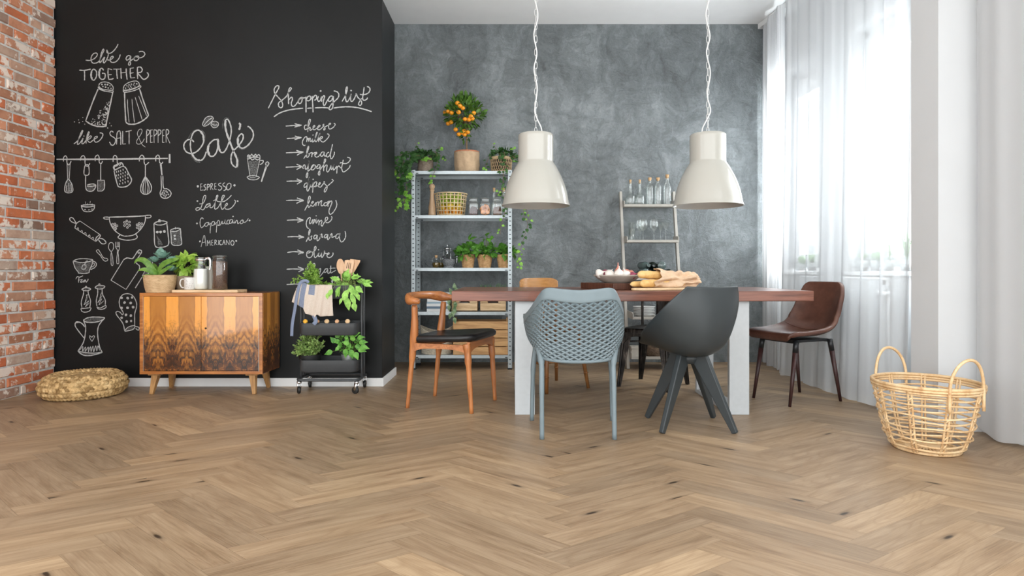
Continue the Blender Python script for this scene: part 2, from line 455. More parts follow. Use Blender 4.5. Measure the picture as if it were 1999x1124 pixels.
# ---------- grey trowelled back wall
def plaster_material():
    t = NT('grey_trowelled_plaster'); co = t.coord('Object')
    warp = t.noise(co, 2.2, 4, 0.6, 0.0, out=1)
    va = t.n.new('ShaderNodeVectorMath'); va.operation = 'MULTIPLY_ADD'; t.link(warp, va.inputs[0]); va.inputs[1].default_value = (0.45, 0.45, 0.45); t.link(co, va.inputs[2]); p = va.outputs[0]
    big = t.noise(t.mapping(p, rot=(0, 0.5, 0), scale=(1.5, 1, 0.8)), 1.7, 7, 0.66, 0.6)
    st = t.noise(t.mapping(p, rot=(0, 0.5, 0), scale=(7.0, 1, 2.0)), 2.0, 8, 0.72, 0.6)
    st2 = t.noise(t.mapping(p, rot=(0, -0.9, 0), scale=(2.4, 1, 9.0)), 1.9, 8, 0.72, 0.7)
    fine = t.noise(co, 55.0, 4, 0.6)
    g = t.math('ADD', t.math('ADD', t.math('MULTIPLY', big, 0.46), t.math('MULTIPLY', st, 0.24)), t.math('ADD', t.math('MULTIPLY', st2, 0.20), t.math('MULTIPLY', fine, 0.10)))
    t.base(t.ramp(g, [(0.38, (0.062, 0.072, 0.074)), (0.50, (0.140, 0.160, 0.166)), (0.62, (0.262, 0.288, 0.300))]))
    t.set(rough=0.36, spec=0.75)
    cr = t.math('ADD', t.math('MULTIPLY', st, 0.6), t.math('ADD', t.math('MULTIPLY', st2, 0.6), t.math('MULTIPLY', fine, 0.15)))
    t.bump(cr, 0.85, 0.02); return t.m
M_plaster = plaster_material()
b = MB(); b.box((-3.66, YB, 0), (2.9, YB+0.2, CEIL))
struct(b.build('wall_back', M_plaster, smooth=False))
M_ceil = pm('ceiling_paint', (0.91, 0.915, 0.915), 0.9, var=0.01)
b = MB(); b.box((-3.66, -0.6, CEIL), (3.2, YB+0.2, CEIL+0.15))
struct(b.build('ceiling', M_ceil, smooth=False))
b = MB(); b.box((-3.62, YP+0.5, 0), (-3.5, YB, CEIL))
struct(b.build('wall_passage', M_ceil, smooth=False))

# ---------- window wall on the right (slightly splayed); local x runs from the back corner towards the camera, y outwards
WANG = atan2(-1, 0.07)
M_wallw = pm('white_wall', (0.68, 0.69, 0.70), 0.8, var=0.015, scale=3)
def wobj(mb, name, mats, parent=None, **k):
    o = mb.build(name, mats, parent, **k)
    if parent is None: o.location = (2.50, YB, 0); o.rotation_euler = (0, 0, WANG)
    return o
WS, WT, T = 0.87, 2.70, 0.27
W1 = (0.13, 0.77); W2 = (1.17, 2.30)
b = MB()
b.box((0.0, 0, 0), (2.55, T, WS)); b.box((0.0, 0, WT), (2.55, T, CEIL))
for a, c in ((0.0, W1[0]), (W1[1], W2[0]), (W2[1], 2.55)): b.box((a, 0, WS), (c, T, WT))
struct(wobj(b, 'wall_right', M_wallw, smooth=False))
M_pane = thin_glass('window_pane', (0.99, 1, 1), 0.0, 0.06, 0.5)
M_upvc = pm('white_upvc', (0.82, 0.83, 0.84), 0.3, var=0.01)
def window(n, a, c, handle):
    b = MB(); y0, y1 = 0.13, 0.20; f = 0.055
    b.box((a, y0, WS+0.03), (a+f, y1, WT)); b.box((c-f, y0, WS+0.03), (c, y1, WT)); b.box((a, y0, WS+0.03), (c, y1, WS+0.08)); b.box((a, y0, WT-f), (c, y1, WT))
    w = wobj(b, 'window_%d' % n, M_upvc, smooth=False, bevel=0.004); struct(w)
    s = MB(); g = 0.07; A, C = a+f+0.002, c-f-0.002; Z0, Z1 = WS+0.082, WT-f-0.002; y0, y1 = 0.115, 0.185
    s.box((A, y0, Z0), (A+g, y1, Z1)); s.box((C-g, y0, Z0), (C, y1, Z1)); s.box((A+g, y0, Z0), (C-g, y1, Z0+g)); s.box((A+g, y0, Z1-g), (C-g, y1, Z1))
    s.build('window_sash', M_upvc, w, smooth=False, bevel=0.004)
    p = MB(); p.box((A+g, 0.148, Z0+g), (C-g, 0.152, Z1-g)); p.build('window_pane', M_pane, w, smooth=False)
    k = MB(); k.box((A+g-0.01, 0.085, Z1-0.205), (C-g+0.01, 0.114, Z1-g+0.02)); k.build('blind_cassette', M_upvc, w, smooth=False, bevel=0.008)
    sl = MB(); sl.box((a-0.02, -0.03, WS-0.03), (c+0.02, 0.13, WS)); sl.build('window_sill', M_white, w, smooth=False, bevel=0.004)
    if handle:
        h = MB(); x = A+g/2; z = 1.78; h.box((x-0.014, 0.095, z-0.05), (x+0.014, 0.114, z+0.03)); h.tube([(x, 0.10, z), (x, 0.062, z), (x, 0.06, z-0.02), (x+0.004, 0.062, z-0.13)], 0.009, 8)
        h.build('window_handle', M_upvc, w)
window(1, W1[0], W1[1], False); window(2, W2[0], W2[1], True)
# plinth strip under the radiator
b = MB(); b.box((0.0, -0.014, 0), (2.3, -0.0005, 0.08)); struct(wobj(b, 'baseboard_right', M_white, smooth=False, bevel=0.002))
# protruding pier and the nearer stretch of wall
b = MB(); b.box((2.33, 3.36, 0), (2.95, 3.59, CEIL)); struct(b.build('wall_pier', M_wallw, smooth=False))
b = MB(); b.box((2.575, 1.95, 0), (2.75, 3.3595, CEIL)); struct(b.build('wall_right_near', M_wallw, smooth=False))
b = MB(); b.box((2.318, 3.348, 0), (2.574, 3.3595, 0.08)); b.box((2.563, 1.95, 0), (2.5745, 3.348, 0.08)); b.box((2.318, 3.3595, 0), (2.3295, 3.59, 0.08))
struct(b.build('baseboard_pier', M_wallw, smooth=False, bevel=0.002))

# ---------- radiator behind the curtain
def rad_pt(Y): return 2.43+0.045*(5.04-Y)
rad = thing('radiator', 'white panel radiator under the windows behind the sheer curtain', 'radiator', (rad_pt(5.22), 5.22, 0.12), atan2(-1, 0.045))
b = MB(); b.box((0, 0, 0), (1.09, 0.018, 0.70)); b.box((0, 0.05, 0), (1.09, 0.065, 0.70))
for i in range(30): b.box((0.02+i*0.036, 0.018, 0.04), (0.035+i*0.036, 0.05, 0.66))
b.build('panel', pm('radiator_enamel', (0.78, 0.80, 0.81), 0.35, var=0.01), rad, smooth=False, bevel=0.003)
b = MB(); b.box((-0.004, -0.003, 0.695), (1.094, 0.068, 0.708))
for i in range(28): b.box((0.02+i*0.038, 0.01, 0.708), (0.03+i*0.038, 0.056, 0.7105))
b.build('top_grille', M_white, rad, smooth=False)
b = MB(); b.tube([(1.09, 0.034, 0.60), (1.13, 0.034, 0.60)], 0.012); b.tube([(1.13, 0.034, 0.62), (1.13, 0.034, 0.04), (1.13, 0.034, -0.12)], 0.009)
b.build('pipe', M_white, rad)
b = MB(); b.tube([(1.13, 0.03, 0.60), (1.13, -0.005, 0.60), (1.13, -0.012, 0.60), (1.13, -0.05, 0.60), (1.13, -0.055, 0.60)], [0.016, 0.018, 0.026, 0.024, 0.016], 14)
b.build('thermostat_valve', M_white, rad)
for x in (0.1, 0.98): b = MB(); b.box((x, 0.02, -0.12), (x+0.03, 0.05, 0.05)); b.build('foot_bracket', M_white, rad, smooth=False)

# ---------- curtains and their ceiling track
def curtain(name, path, amp, waves, z0, z1, mat, label, cat, group=None, flare=0.0, hem=0.0, seed=1, nz=26, spread=0.0, parent=None):
    """path: plan polyline [(x, y)...]; folds run along it"""
    rg = random.Random(seed); P = spline([Vector((x, y, 0)) for x, y in path], 12)
    L = [0]
    for a, c in zip(P, P[1:]): L.append(L[-1]+(c-a).length)
    tot = L[-1]; N = int(max(80, waves*14)); ph = rg.uniform(0, 6); k2 = rg.uniform(1.7, 2.3)
    vs = []; uvs = []
    for j in range(nz+1):
        tz = j/nz; z = z1+(z0-z1)*tz
        for i in range(N+1):
            u = i/N; s = u*tot; q = 0
            while q < len(L)-2 and L[q+1] < s: q += 1
            c = P[q].lerp(P[q+1], (s-L[q])/max(1e-6, L[q+1]-L[q])); d = (P[q+1]-P[q]).normalized(); nr = Vector((-d.y, d.x, 0))
            w = sin(2*pi*waves*u+ph+0.9*sin(2*pi*k2*u+ph)) + 0.35*sin(2*pi*waves*2.3*u+2*ph)
            aa = amp*(0.55+0.45*tz)*(1+0.5*sin(5.1*u+ph))
            off = w*aa*(0.8+0.2*sin(4*tz+7*u)) + flare*tz**2
            p = c + nr*off + d*0.3*amp*sin(2*pi*waves*u*2+ph)
            zz = z
            if j == nz and hem: zz = z0+hem*(0.5+0.5*sin(2*pi*waves*u*0.9+ph))
            vs.append((p.x, p.y, zz)); uvs.append((u, tz))
    fs = []
    for j in range(nz):
        for i in range(N):
            a = j*(N+1)+i; fs.append((a, a+1, a+N+2, a+N+1))
    me = bpy.data.meshes.new(name); me.from_pydata(vs, [], fs); ul = me.uv_layers.new(name='UVMap')
    for pl in me.polygons:
        for li in pl.loop_indices: ul.data[li].uv = uvs[me.loops[li].vertex_index]
        pl.use_smooth = True
    me.materials.append(mat); me.update()
    o = bpy.data.objects.new(name, me); COL.objects.link(o)
    tag(o, label, cat, group); return o
M_sheer = sheer('white_voile', (0.62, 0.645, 0.665), 0.22, trans=0.02)
M_sheer2 = sheer('white_voile_gathered', (0.80, 0.81, 0.82), 0.10, trans=0.4)
M_stripe = sheer('striped_linen', (0.80, 0.80, 0.795), 0.07, (110, (0.44, 0.45, 0.47)), trans=0.34)
def rail_x(Y): return 2.345+0.105*(YB-Y)
b = MB(); b.prism([(rail_x(5.87)-0.0, 5.87), (rail_x(3.62), 3.62), (rail_x(3.62)+0.11, 3.62), (rail_x(5.87)+0.11, 5.87)], 0.05, lambda x, y, z: V(x, y, CEIL-0.052+z))
tag(b.build('curtain_track', M_white, smooth=False, bevel=0.004), 'white ceiling-mounted curtain track above the windows', 'curtain track')
curtain('striped_curtain', [(2.385, 5.83), (2.375, 5.70), (2.33, 5.58), (2.345, 5.46), (2.31, 5.38), (2.34, 5.31)], 0.028, 5, 0.012, CEIL-0.053, M_stripe, 'grey and white finely striped curtain gathered in the back corner', 'curtain', seed=4)
curtain('sheer_curtain', [(2.315, 5.20), (2.30, 5.0), (2.30, 4.7), (2.315, 4.4), (2.34, 4.1), (2.365, 3.85), (2.385, 3.66)], 0.024, 7, 0.004, CEIL-0.053, M_sheer, 'white see-through curtain hanging in front of both windows', 'curtain', flare=-0.05, hem=0.012, seed=11)
curtain('sheer_curtain', [(2.50, 3.33), (2.485, 3.15), (2.50, 2.9), (2.48, 2.6), (2.50, 2.3), (2.49, 2.05)], 0.012, 4, 0.01, CEIL-0.02, M_sheer2, 'white gathered curtain hanging beside the pier nearest the camera', 'curtain', hem=0.03, seed=21)
# ================================================================== chalk writing and drawings on the blackboard
def chalk_material(name, col, lo, hi):
    t = NT(name); n = t.n; co = t.coord('Object')
    g = t.noise(co, 260.0, 4, 0.7)
    a = t.ramp(g, [(lo, 0.0), (hi, 1.0)])
    t.base(col); t.set(rough=0.95, spec=0.1)
    tr = n.new('ShaderNodeBsdfTransparent'); mx = n.new('ShaderNodeMixShader')
    t.link(a, mx.inputs[0]); t.link(tr.outputs[0], mx.inputs[1]); t.link(t.b.outputs[0], mx.inputs[2]); t.link(mx.outputs[0], t.out.inputs[0]); return t.m
M_chalk = chalk_material('white_chalk', (0.47, 0.48, 0.478), 0.30, 0.46)
M_smudge = chalk_material('chalk_smudge', (0.30, 0.31, 0.31), 0.42, 0.75)
KPX = YP/FPX      # metres per photograph pixel on the board
class Chalk:
    def __init__(s, x0, y0, sc): s.o = (x0, y0); s.k = sc; s.mb = MB()
    def pt(s, x, y, lift=0.0): 
        px = s.o[0]+x/s.k; py = s.o[1]+y/s.k
        return Vector(((px-1000)*KPX, YP-0.0012-lift, EYE-(py-526)*KPX))
    def stroke(s, txt, w=2.4, mi=0, smooth=True, lift=None):
        """w in photograph pixels"""
        P = [tuple(float(c) for c in q.split(',')) for q in txt.split()]
        if smooth and len(P) > 2: Q = [(v.x, v.y) for v in spline([(x, y, 0) for x, y in P], 5)]
        else: Q = P
        l = rnd(0, 0.0006) if lift is None else lift
        hw = w*0.40*KPX; vs = []; n = len(Q); fs = []
        W = [self_pt for self_pt in (s.pt(x, y, l) for x, y in Q)]
        for i in range(n):
            t = W[min(i+1, n-1)]-W[max(i-1, 0)]
            if t.length < 1e-9: t = Vector((1, 0, 0))
            t.normalize(); nr = Vector((-t.z, 0, t.x)); k = hw*(1+0.18*sin(i*1.7+l*9000))
            if i in (0, n-1): k *= 0.7
            vs += [W[i]-nr*k, W[i]+nr*k]
        for i in range(n-1): fs.append((2*i, 2*i+1, 2*i+3, 2*i+2))
        s.mb.add(vs, fs, mi); return s
    def lines(s, txt, w=2.4, mi=0, smooth=True):
        for q in txt.split(';'):
            if q.strip(): s.stroke(q, w, mi, smooth)
        return s
    def dots(s, txt, r=1.6, mi=0):
        for q in txt.split():
            a = [float(c) for c in q.split(',')]; x, y = a[0], a[1]; rr = a[2]/s.k if len(a) > 2 else r
            c = s.pt(x, y, rnd(0, .0006)); n = 8
            vs = [c]+[c+Vector((cos(2*pi*k/n), 0, sin(2*pi*k/n)))*rr*KPX*(0.85+0.3*random.random()) for k in range(n)]
            s.mb.add(vs, [(0, 1+k, 1+(k+1) % n) for k in range(n)], mi)
        return s
    def rings(s, txt, r, w=1.4):
        for q in txt.split():
            x, y = (float(c) for c in q.split(','))
            s.stroke(' '.join('%g,%g' % (x+r*cos(2*pi*k/8), y+r*sin(2*pi*k/8)) for k in range(9)), w)
        return s
    def fill(s, txt, mi=1, lift=-0.0006):
        P = [tuple(float(c) for c in q.split(',')) for q in txt.split()]
        cx = sum(p[0] for p in P)/len(P); cy = sum(p[1] for p in P)/len(P)
        vs = [s.pt(cx, cy, lift)]+[s.pt(x, y, lift) for x, y in P]; n = len(P)
        s.mb.add(vs, [(0, 1+k, 1+(k+1) % n) for k in range(n)], mi); return s
    def done(s, name, label): return s.mb.build(name, [M_chalk, M_smudge], partition, smooth=False, label=label)

c = Chalk(140, 80, 10)
c.lines("280,375 360,380 450,345 505,280 495,240 440,245 395,300 385,370 410,425 460,435 520,415 560,360 600,260 635,190 625,160 600,200 570,300 555,425 600,380 640,320 650,330 625,400 640,430 680,380 715,300 720,240 700,190 690,180 700,230 760,240 830,190 890,110 912,60;700,370 760,370 820,320 800,300 765,330 760,390 800,420 870,405 930,340 955,265;1160,300 1110,285 1070,330 1080,375 1130,350 1160,300 1150,380 1155,450 1130,475 1115,450 1140,400 1220,340 1260,300 1310,300 1310,350 1270,385 1225,370 1230,320 1270,310 1340,330 1410,300 1435,250 1400,210 1350,205 1320,215", 2.3)
c.lines("155,570 260,575 380,550;255,570 260,660 258,770;430,550 390,600 380,690 410,755 450,760 490,690 490,600 450,555 430,550;400,590 390,680 410,740;630,575 600,535 560,550 535,620 545,700 590,750 640,740 660,700 655,640 600,630;570,550 550,620 555,700;720,530 715,640 730,750;725,750 800,745 815,725;720,540 795,560;725,660 785,655;820,550 950,550;885,550 890,650 900,740;965,530 970,640 975,740;970,625 1070,610;1070,535 1075,640 1090,755;1150,530 1150,640 1160,725;1155,725 1245,715;1150,535 1220,525;1150,630 1215,620;1290,510 1290,620 1295,740;1290,515 1350,510 1385,560 1360,610 1300,625 1350,690 1400,745 1450,740 1500,690 1500,640 1475,615", 2.6)
c.done('chalk_lettering', 'chalk words We go TOGETHER')
c = Chalk(140, 150, 8.03)
c.lines("430,140 450,100 520,80 600,100 650,150 655,190 640,210 560,205 480,190 430,150;415,160 440,180 520,220 600,235 650,240 655,215;420,155 445,195 530,228;815,190 830,140 900,90 1000,65 1050,85 1065,130 1030,160 930,195 830,210 815,190;810,215 830,240 900,235 1000,210 1080,170 1085,140 1060,150 960,195 860,215 810,215", 2)
c.lines("420,190 340,380 225,690;650,240 600,480 550,720 545,775;225,690 300,740 400,775 500,780 550,770;835,240 840,450 855,710;1070,190 1130,380 1210,600;855,710 900,740 1000,740 1100,700 1180,640 1210,600", 3)
c.lines("880,350 885,500 905,715;950,345 965,520 990,715;1000,320 1050,480 1110,670;1055,300 1120,460 1180,610", 1.6)
c.dots("480,120,13 530,120,13 567,122,14 605,142,10 495,152,11 538,162,14 578,175,12 622,180,10 870,140,10 905,127,12 940,115,11 985,100,10 1025,110,12 850,177,10 893,158,9 930,147,11 975,127,9 997,147,9 910,180,8 942,170,9 48,706,9 115,675,7 123,718,9 180,637,7 178,700,7 211,742,8 600,725,7 627,768,8 570,802,9")
gr = random.Random(5)
for k in range(95):
    v = gr.random()**0.55; y = 380+v*380; left = 600-(y-360)*0.86+max(0, y-690)*0.9; right = 615-(y-380)*0.16
    x = left+(right-left)*gr.random()**0.8
    if x < right: c.dots('%g,%g,%g' % (x-10, y, gr.uniform(6, 11)))
c.done('chalk_drawing', 'chalk drawing of a salt and a pepper shaker')
c = Chalk(140, 150, 8.03)
c.lines("40,1050 90,1010 150,920 180,850 165,850 130,930 100,1020 100,1060 140,1030 185,960 165,1030 180,1050 220,1010 260,930 280,870 265,870 240,950 230,1045;235,990 290,930 315,935 290,970 250,985 275,1020 300,1025 350,985 405,950 400,930 365,950 360,1000 390,1025 440,1000 480,950 495,900 470,880 445,880", 2.2)
c.dots("198,928,10")
c.lines("660,870 630,850 605,880 620,920 680,960 695,1000 670,1060 630,1070 598,1020;710,1060 715,900 740,850 765,860 775,950 775,1065;712,965 775,955;805,850 805,960 805,1055;805,1055 855,1050;850,860 900,850 945,840;905,850 905,950 905,1055;1180,840 1180,950 1180,1035;1180,830 1220,840 1225,880 1185,925;1240,830 1240,1030;1240,835 1275,830;1240,930 1270,925;1240,1030 1275,1025;1295,830 1297,1035;1297,830 1335,840 1340,885 1300,925;1360,830 1360,1035;1360,830 1400,840 1400,885 1362,920;1430,830 1430,1030;1430,1030 1460,1025;1430,835 1460,830;1430,925 1455,920;1485,830 1485,1030;1485,825 1520,835 1525,880 1490,920;1490,920 1545,1040", 2.2)
c.lines("1160,1100 1110,1060 1060,960 1035,890 1060,830 1095,820 1110,850 1085,910 1030,990 1025,1040 1060,1055 1110,1030 1145,970", 1.4)
c.done('chalk_lettering', 'chalk words like SALT & PEPPER')
c = Chalk(105, 290, 8.33)
c.stroke("50,175 900,172 1860,160", 3.6); c.stroke("1890,90 1890,235", 6.6, smooth=False)
c.lines("165,210 165,150 195,118 220,150 220,230 250,265 290,205;440,195 450,140 490,115 515,160 515,240 550,290 595,240;680,205 680,140 720,105 745,150 745,220 775,245 800,205;970,220 975,140 1005,110 1035,150 1040,230 1080,270 1110,220;1398,210 1400,150 1440,105 1475,150 1475,220 1500,265 1555,220;1665,210 1665,140 1700,105 1725,140 1725,220 1760,245 1780,215", 2.2)
c.stroke("245,230 245,490", 5.5, 1); c.lines("220,240 232,490;275,240 258,490;240,490 195,580 185,690 250,720 315,690 300,580 245,490;205,690 300,690;215,600 210,690;250,560 255,700;285,580 292,690", 2)
c.fill("240,500 200,580 190,690 250,715 310,690 298,580")
c.lines("545,255 510,290 500,420 575,420 575,290 545,255;525,430 530,650 600,695 660,670 690,600 640,575 550,590;545,610 620,612 690,600", 2.2); c.fill("540,610 545,660 600,690 655,668 685,605")
c.stroke("768,255 768,510", 2.6, 0); c.lines("720,515 830,515;830,515 830,640 790,690;790,690 720,690;720,690 720,515", 2); c.fill("722,515 830,515 830,640 790,690 722,690")
c.lines("985,360 1145,290 1230,420 1270,520 1200,610 1080,625 1040,580 985,360;985,340 980,290 1030,260 1110,230 1140,290;1000,350 990,300 1050,270", 2.6)
for q in "1025,380 1058,372 1092,362 1133,345 1025,440 1058,430 1095,415 1130,400 1170,385 1050,480 1088,470 1128,455 1165,440 1203,420 1085,525 1128,510 1168,490 1210,475 1075,575 1125,565 1165,550 1212,535".split():
    x, y = (float(a) for a in q.split(',')); c.stroke('%g,%g %g,%g %g,%g' % (x-2, y-16, x+2, y, x+3, y+14), 2.2)
c.stroke("1495,265 1495,450", 3.4); c.lines("1495,450 1430,590 1425,700 1500,745 1580,700 1590,600 1495,450", 2.2); c.lines("1495,460 1465,600 1480,730;1495,460 1500,740;1495,460 1535,600 1525,730;1495,460 1450,640 1465,720;1500,460 1555,620 1550,715", 1.4)
c.stroke("1745,250 1765,430", 5.4, 0); c.lines("1750,440 1755,650 1735,720 1760,790 1830,810 1900,770 1910,710 1850,655 1790,635 1780,440", 2.2); c.rings("1795,685 1830,690 1775,715 1850,710 1765,740 1805,725 1795,760 1835,755 1870,745 1820,785", 9, 1.3)
c.done('chalk_drawing', 'chalk drawing of a rail of hanging kitchen tools')
c = Chalk(105, 290, 8.33)
c.lines("450,925 480,1000 530,1025 610,1020 660,980 672,915;450,925 560,910 672,915;450,940 560,950 670,935", 2); c.lines("520,860 525,900;600,855 595,890;490,905 490,925;555,890 560,920;630,895 635,925;500,1000 515,985 530,1005;565,1005 578,990 595,1000;610,990 625,980 640,985", 1.4)
c.fill("455,930 480,905 560,908 665,915 668,940 560,952")
c.done('chalk_drawing', 'chalk drawing of a small steaming bowl')
c = Chalk(120, 400, 8.0)
c.lines("240,290 170,265 135,225 150,197 190,210 240,290;295,250 240,290 215,360;215,360 540,570;605,460 295,250;605,460 610,490 545,570;540,560 550,510 600,465;580,520 650,530 700,580 680,605 630,600 580,540", 2.1); c.lines("245,375 265,355 275,390;305,415 325,395 335,430;355,450 380,430 395,465;420,490 445,465 455,505;475,520 500,505 510,540", 1.5)
c.done('chalk_drawing', 'chalk drawing of a rolling pin')
c = Chalk(120, 400, 8.0)
c.stroke("750,190 1000,185 1310,170", 2.8); c.lines("750,190 680,190 665,205 690,220 750,220;1310,165 1390,160 1405,180 1380,200 1315,200;750,190 770,290 840,400 950,475 1040,485 1150,460 1250,370 1310,260 1315,170;920,465 890,510 960,540 1050,550 1150,535 1190,500 1165,455", 2.1)
c.rings("1027,250 1068,267 1070,318 1035,350 990,320 990,272 1030,298 842,297 803,300 873,325 838,335 855,368 815,345 840,385 1220,287 1260,293 1187,310 1222,327 1188,355 1250,342 1222,375", 14, 1.5)
c.done('chalk_drawing', 'chalk drawing of a colander')
c = Chalk(120, 400, 8.0)
c.lines("1450,290 1455,450 1470,640 1560,660 1640,645 1680,600 1670,450 1650,280;1450,285 1520,255 1600,250 1655,275 1580,310 1500,310 1450,285;1525,270 1525,235 1545,235 1545,270", 2.3); c.dots("1503,425,22 1555,422,22 1613,415,22")
for k in range(16): x = 1490+k*5; c.stroke('%g,%g %g,%g %g,%g' % (x, 470+k*7, x+14, 520+k*6, x+24, 630), 1.0, 1)
c.lines("1710,390 1720,500 1730,610 1800,630 1880,610 1872,490 1865,370;1710,390 1780,365 1865,370 1800,410 1720,410;1785,380 1785,345", 2.2); c.dots("1775,480,18 1778,530,18"); c.fill("1720,420 1860,410 1870,600 1800,620 1735,600")
c.done('chalk_drawing', 'chalk drawing of two lidded jars')
c = Chalk(130, 460, 7.494)
c.lines("445,215 470,205 500,250 545,320 600,335 605,360 570,372 535,345 500,290 445,235 445,215;660,240 620,180 630,115 660,100 690,120 690,190 660,240 655,330 660,425 685,425 680,330 665,245;725,90 725,170 745,200 750,240 740,330 740,400 760,410 770,390 765,300 758,240 775,190 780,90;745,90 745,160;763,90 763,160;725,165 780,160", 1.5)
c.done('chalk_drawing', 'chalk drawing of two spoons and a fork')
c = Chalk(130, 460, 7.494)
c.lines("100,370 180,340 300,338 390,355 300,385 200,390 100,370;100,375 130,470 175,530 180,545 250,552 330,540 340,500 375,430 390,360;390,370 430,390 440,430 410,470 355,495", 1.9); c.lines("395,395 415,415 400,445 370,460;320,370 290,375 265,435;240,430 230,485 285,485;285,485 290,435 265,425 240,430", 1.6)
c.fill("110,385 200,395 300,390 385,365 365,440 335,500 325,535 250,545 185,540 140,470")
c.lines("140,635 160,600 200,605 245,585;190,605 180,650 180,685;180,650 215,645 235,640 225,660 205,675 230,680 265,650 280,645 255,670 260,680 285,650 290,680 315,655 320,630", 1.7)
c.done('chalk_drawing', 'chalk drawing of a tea cup over the word Tea')
c = Chalk(130, 460, 7.494)
c.lines("230,780 280,760 350,770 350,790 290,805 235,790 230,780;255,805 250,860 220,970 230,1050;320,800 325,850 355,950 345,1050;215,1065 280,1060 360,1055 340,1100 280,1118 230,1105 215,1065;425,750 470,725 555,735 555,760 490,780 430,765 425,750;460,780 460,850 440,950 450,1030;525,775 530,850 570,940 570,1010;450,1040 500,1055 575,1020 580,1050 530,1075 470,1070 450,1040", 2); c.lines("290,880 310,860 280,960 320,900 260,1010 330,950 280,1040 340,980;500,870 520,830 490,920 530,870 460,980 520,920 480,1010 550,950", 1.2); c.rings("290,748 485,712", 10, 1.4)
c.fill("235,780 280,765 345,775 290,800"); c.fill("430,752 470,730 550,740 490,775")
c.done('chalk_drawing', 'chalk drawing of two pepper mills')
c = Chalk(130, 460, 7.494)
c.lines("655,650 840,350;840,350 890,325 950,335 980,325 1050,220 1085,210 1100,245 1020,370 1025,400 1070,440 1070,490;1070,490 875,785;875,785 655,650", 2.3); c.rings("1062,250", 12, 1.5)
c.lines("1110,590 1245,345;1245,345 1260,430 1165,615;1165,615 1115,595", 1.9); c.stroke("1010,765 1110,605", 3.2); c.fill("1112,590 1243,350 1256,430 1165,610")
c.done('chalk_drawing', 'chalk drawing of a cutting board and cleaver')
c = Chalk(130, 540, 6.61)
c.lines("755,700 730,600 650,490 650,450 690,455 725,490 735,460 695,390 685,310 720,240 790,218 860,245 905,330 905,400 885,480 885,630;755,700 800,650 885,630 860,680 755,705;890,640 940,655 930,690 895,665", 2.1); c.dots("715,272,17 793,277,18 850,268,15 752,332,18 833,337,18 715,402,16 792,400,17 863,393,17 772,492,17 835,500,17 715,530,16 780,580,18 837,570,15"); c.fill("760,700 805,652 880,635 858,680")
c.done('chalk_drawing', 'chalk drawing of a dotted oven mitt')
c = Chalk(130, 540, 6.61)
c.lines("220,560 290,525 400,520 495,530 440,570 340,590 260,585 220,560;225,570 250,640 245,740 220,850 150,960;490,540 420,630 405,740 430,900 465,975;150,960 220,1010 320,1015 465,975 350,985 230,975 150,960;240,650 200,600 140,580 115,610 130,660 230,790;235,630 180,590 130,595", 2.3); c.lines("333,835 305,790 305,760 330,780 350,760 365,775 333,835;170,950 215,900 210,960 250,905 245,965 285,905 285,970 315,900 320,970 345,895 355,970 380,890 395,960 410,890 430,950", 1.6); c.fill("225,560 290,530 400,525 490,532 440,568 340,588 260,582"); c.fill("155,962 230,978 350,988 460,978 320,1012 220,1008")
c.done('chalk_drawing', 'chalk drawing of a pitcher with a heart')
c = Chalk(350, 220, 8.03)
c.lines("235,460 200,425 140,425 85,480 80,550 120,615 200,640 290,600 370,500 390,400 360,310 300,275 230,310 190,410 180,520 200,630 260,720 330,750 390,710 430,610;605,420 540,430 470,500 445,580 470,660 520,685 570,650 605,560 610,405 620,520 640,600 690,625 740,570 790,450;790,450 820,310 810,200 770,110 730,120 720,200 750,330 800,470 860,610 910,730 915,830 880,850 830,800 815,720 830,640 870,580;870,580 940,510 1000,420 1005,350 970,335 920,400 920,480 960,545 1020,550 1100,490 1160,390 1160,300 1110,230 1075,215", 3.2)
c.lines("733,130 728,220 752,330 802,470 860,610 912,740 905,835;200,640 260,725 330,748;385,430 378,350 330,285;470,510 455,590 480,660;612,410 620,520 645,600;930,400 925,480 955,535;940,165 960,180 958,220 942,270", 4.4)
c.lines("155,390 200,310 290,255;355,265 410,350 400,480;195,680 260,760 340,780;690,250 690,140 740,80 790,95;930,700 935,800 920,870;470,480 550,410;940,560 1010,575 1110,505", 2.0, 1)
c.lines("365,180 420,80 500,55 540,90 500,150 440,200 390,210 365,180;500,190 520,145 580,135 620,170 600,220 540,235 500,190;395,195 450,130 520,80;515,175 560,195 600,190", 1.7); c.fill("370,180 420,85 500,60 535,90 500,148 440,198 392,205"); c.fill("505,190 522,150 580,140 615,170 598,215 540,230")
c.done('chalk_lettering', 'chalk word Café with two coffee beans')
c = Chalk(350, 220, 8.03)
c.lines("1070,705 1115,1000;1275,700 1210,1005;1070,705 1275,700;1065,1010 1110,990 1200,990 1260,1015 1200,1050 1110,1045 1065,1010;1110,1020 1200,1020;1275,750 1320,750 1310,790 1265,815;1365,830 1360,790 1390,770 1410,800 1375,850;1375,850 1340,950 1295,1085;1362,840 1330,940 1288,1080", 2); c.lines("1070,690 1090,660 1120,680 1140,650 1170,680 1200,650 1220,680 1250,655 1275,690;1080,730 1120,715 1150,740 1190,720 1230,740 1270,715;1085,680 1130,700 1180,690 1240,695", 2.2); c.fill("1090,760 1265,755 1205,1000 1118,1000"); c.fill("1365,825 1365,795 1390,778 1405,800 1375,845")
c.done('chalk_drawing', 'chalk drawing of a latte glass and spoon')
c = Chalk(370, 345, 7.754)
c.dots("132,145,18 685,130,17 125,368,13 733,368,13 118,705,13 663,600,10 914,662,14 163,978,13 713,970,14")
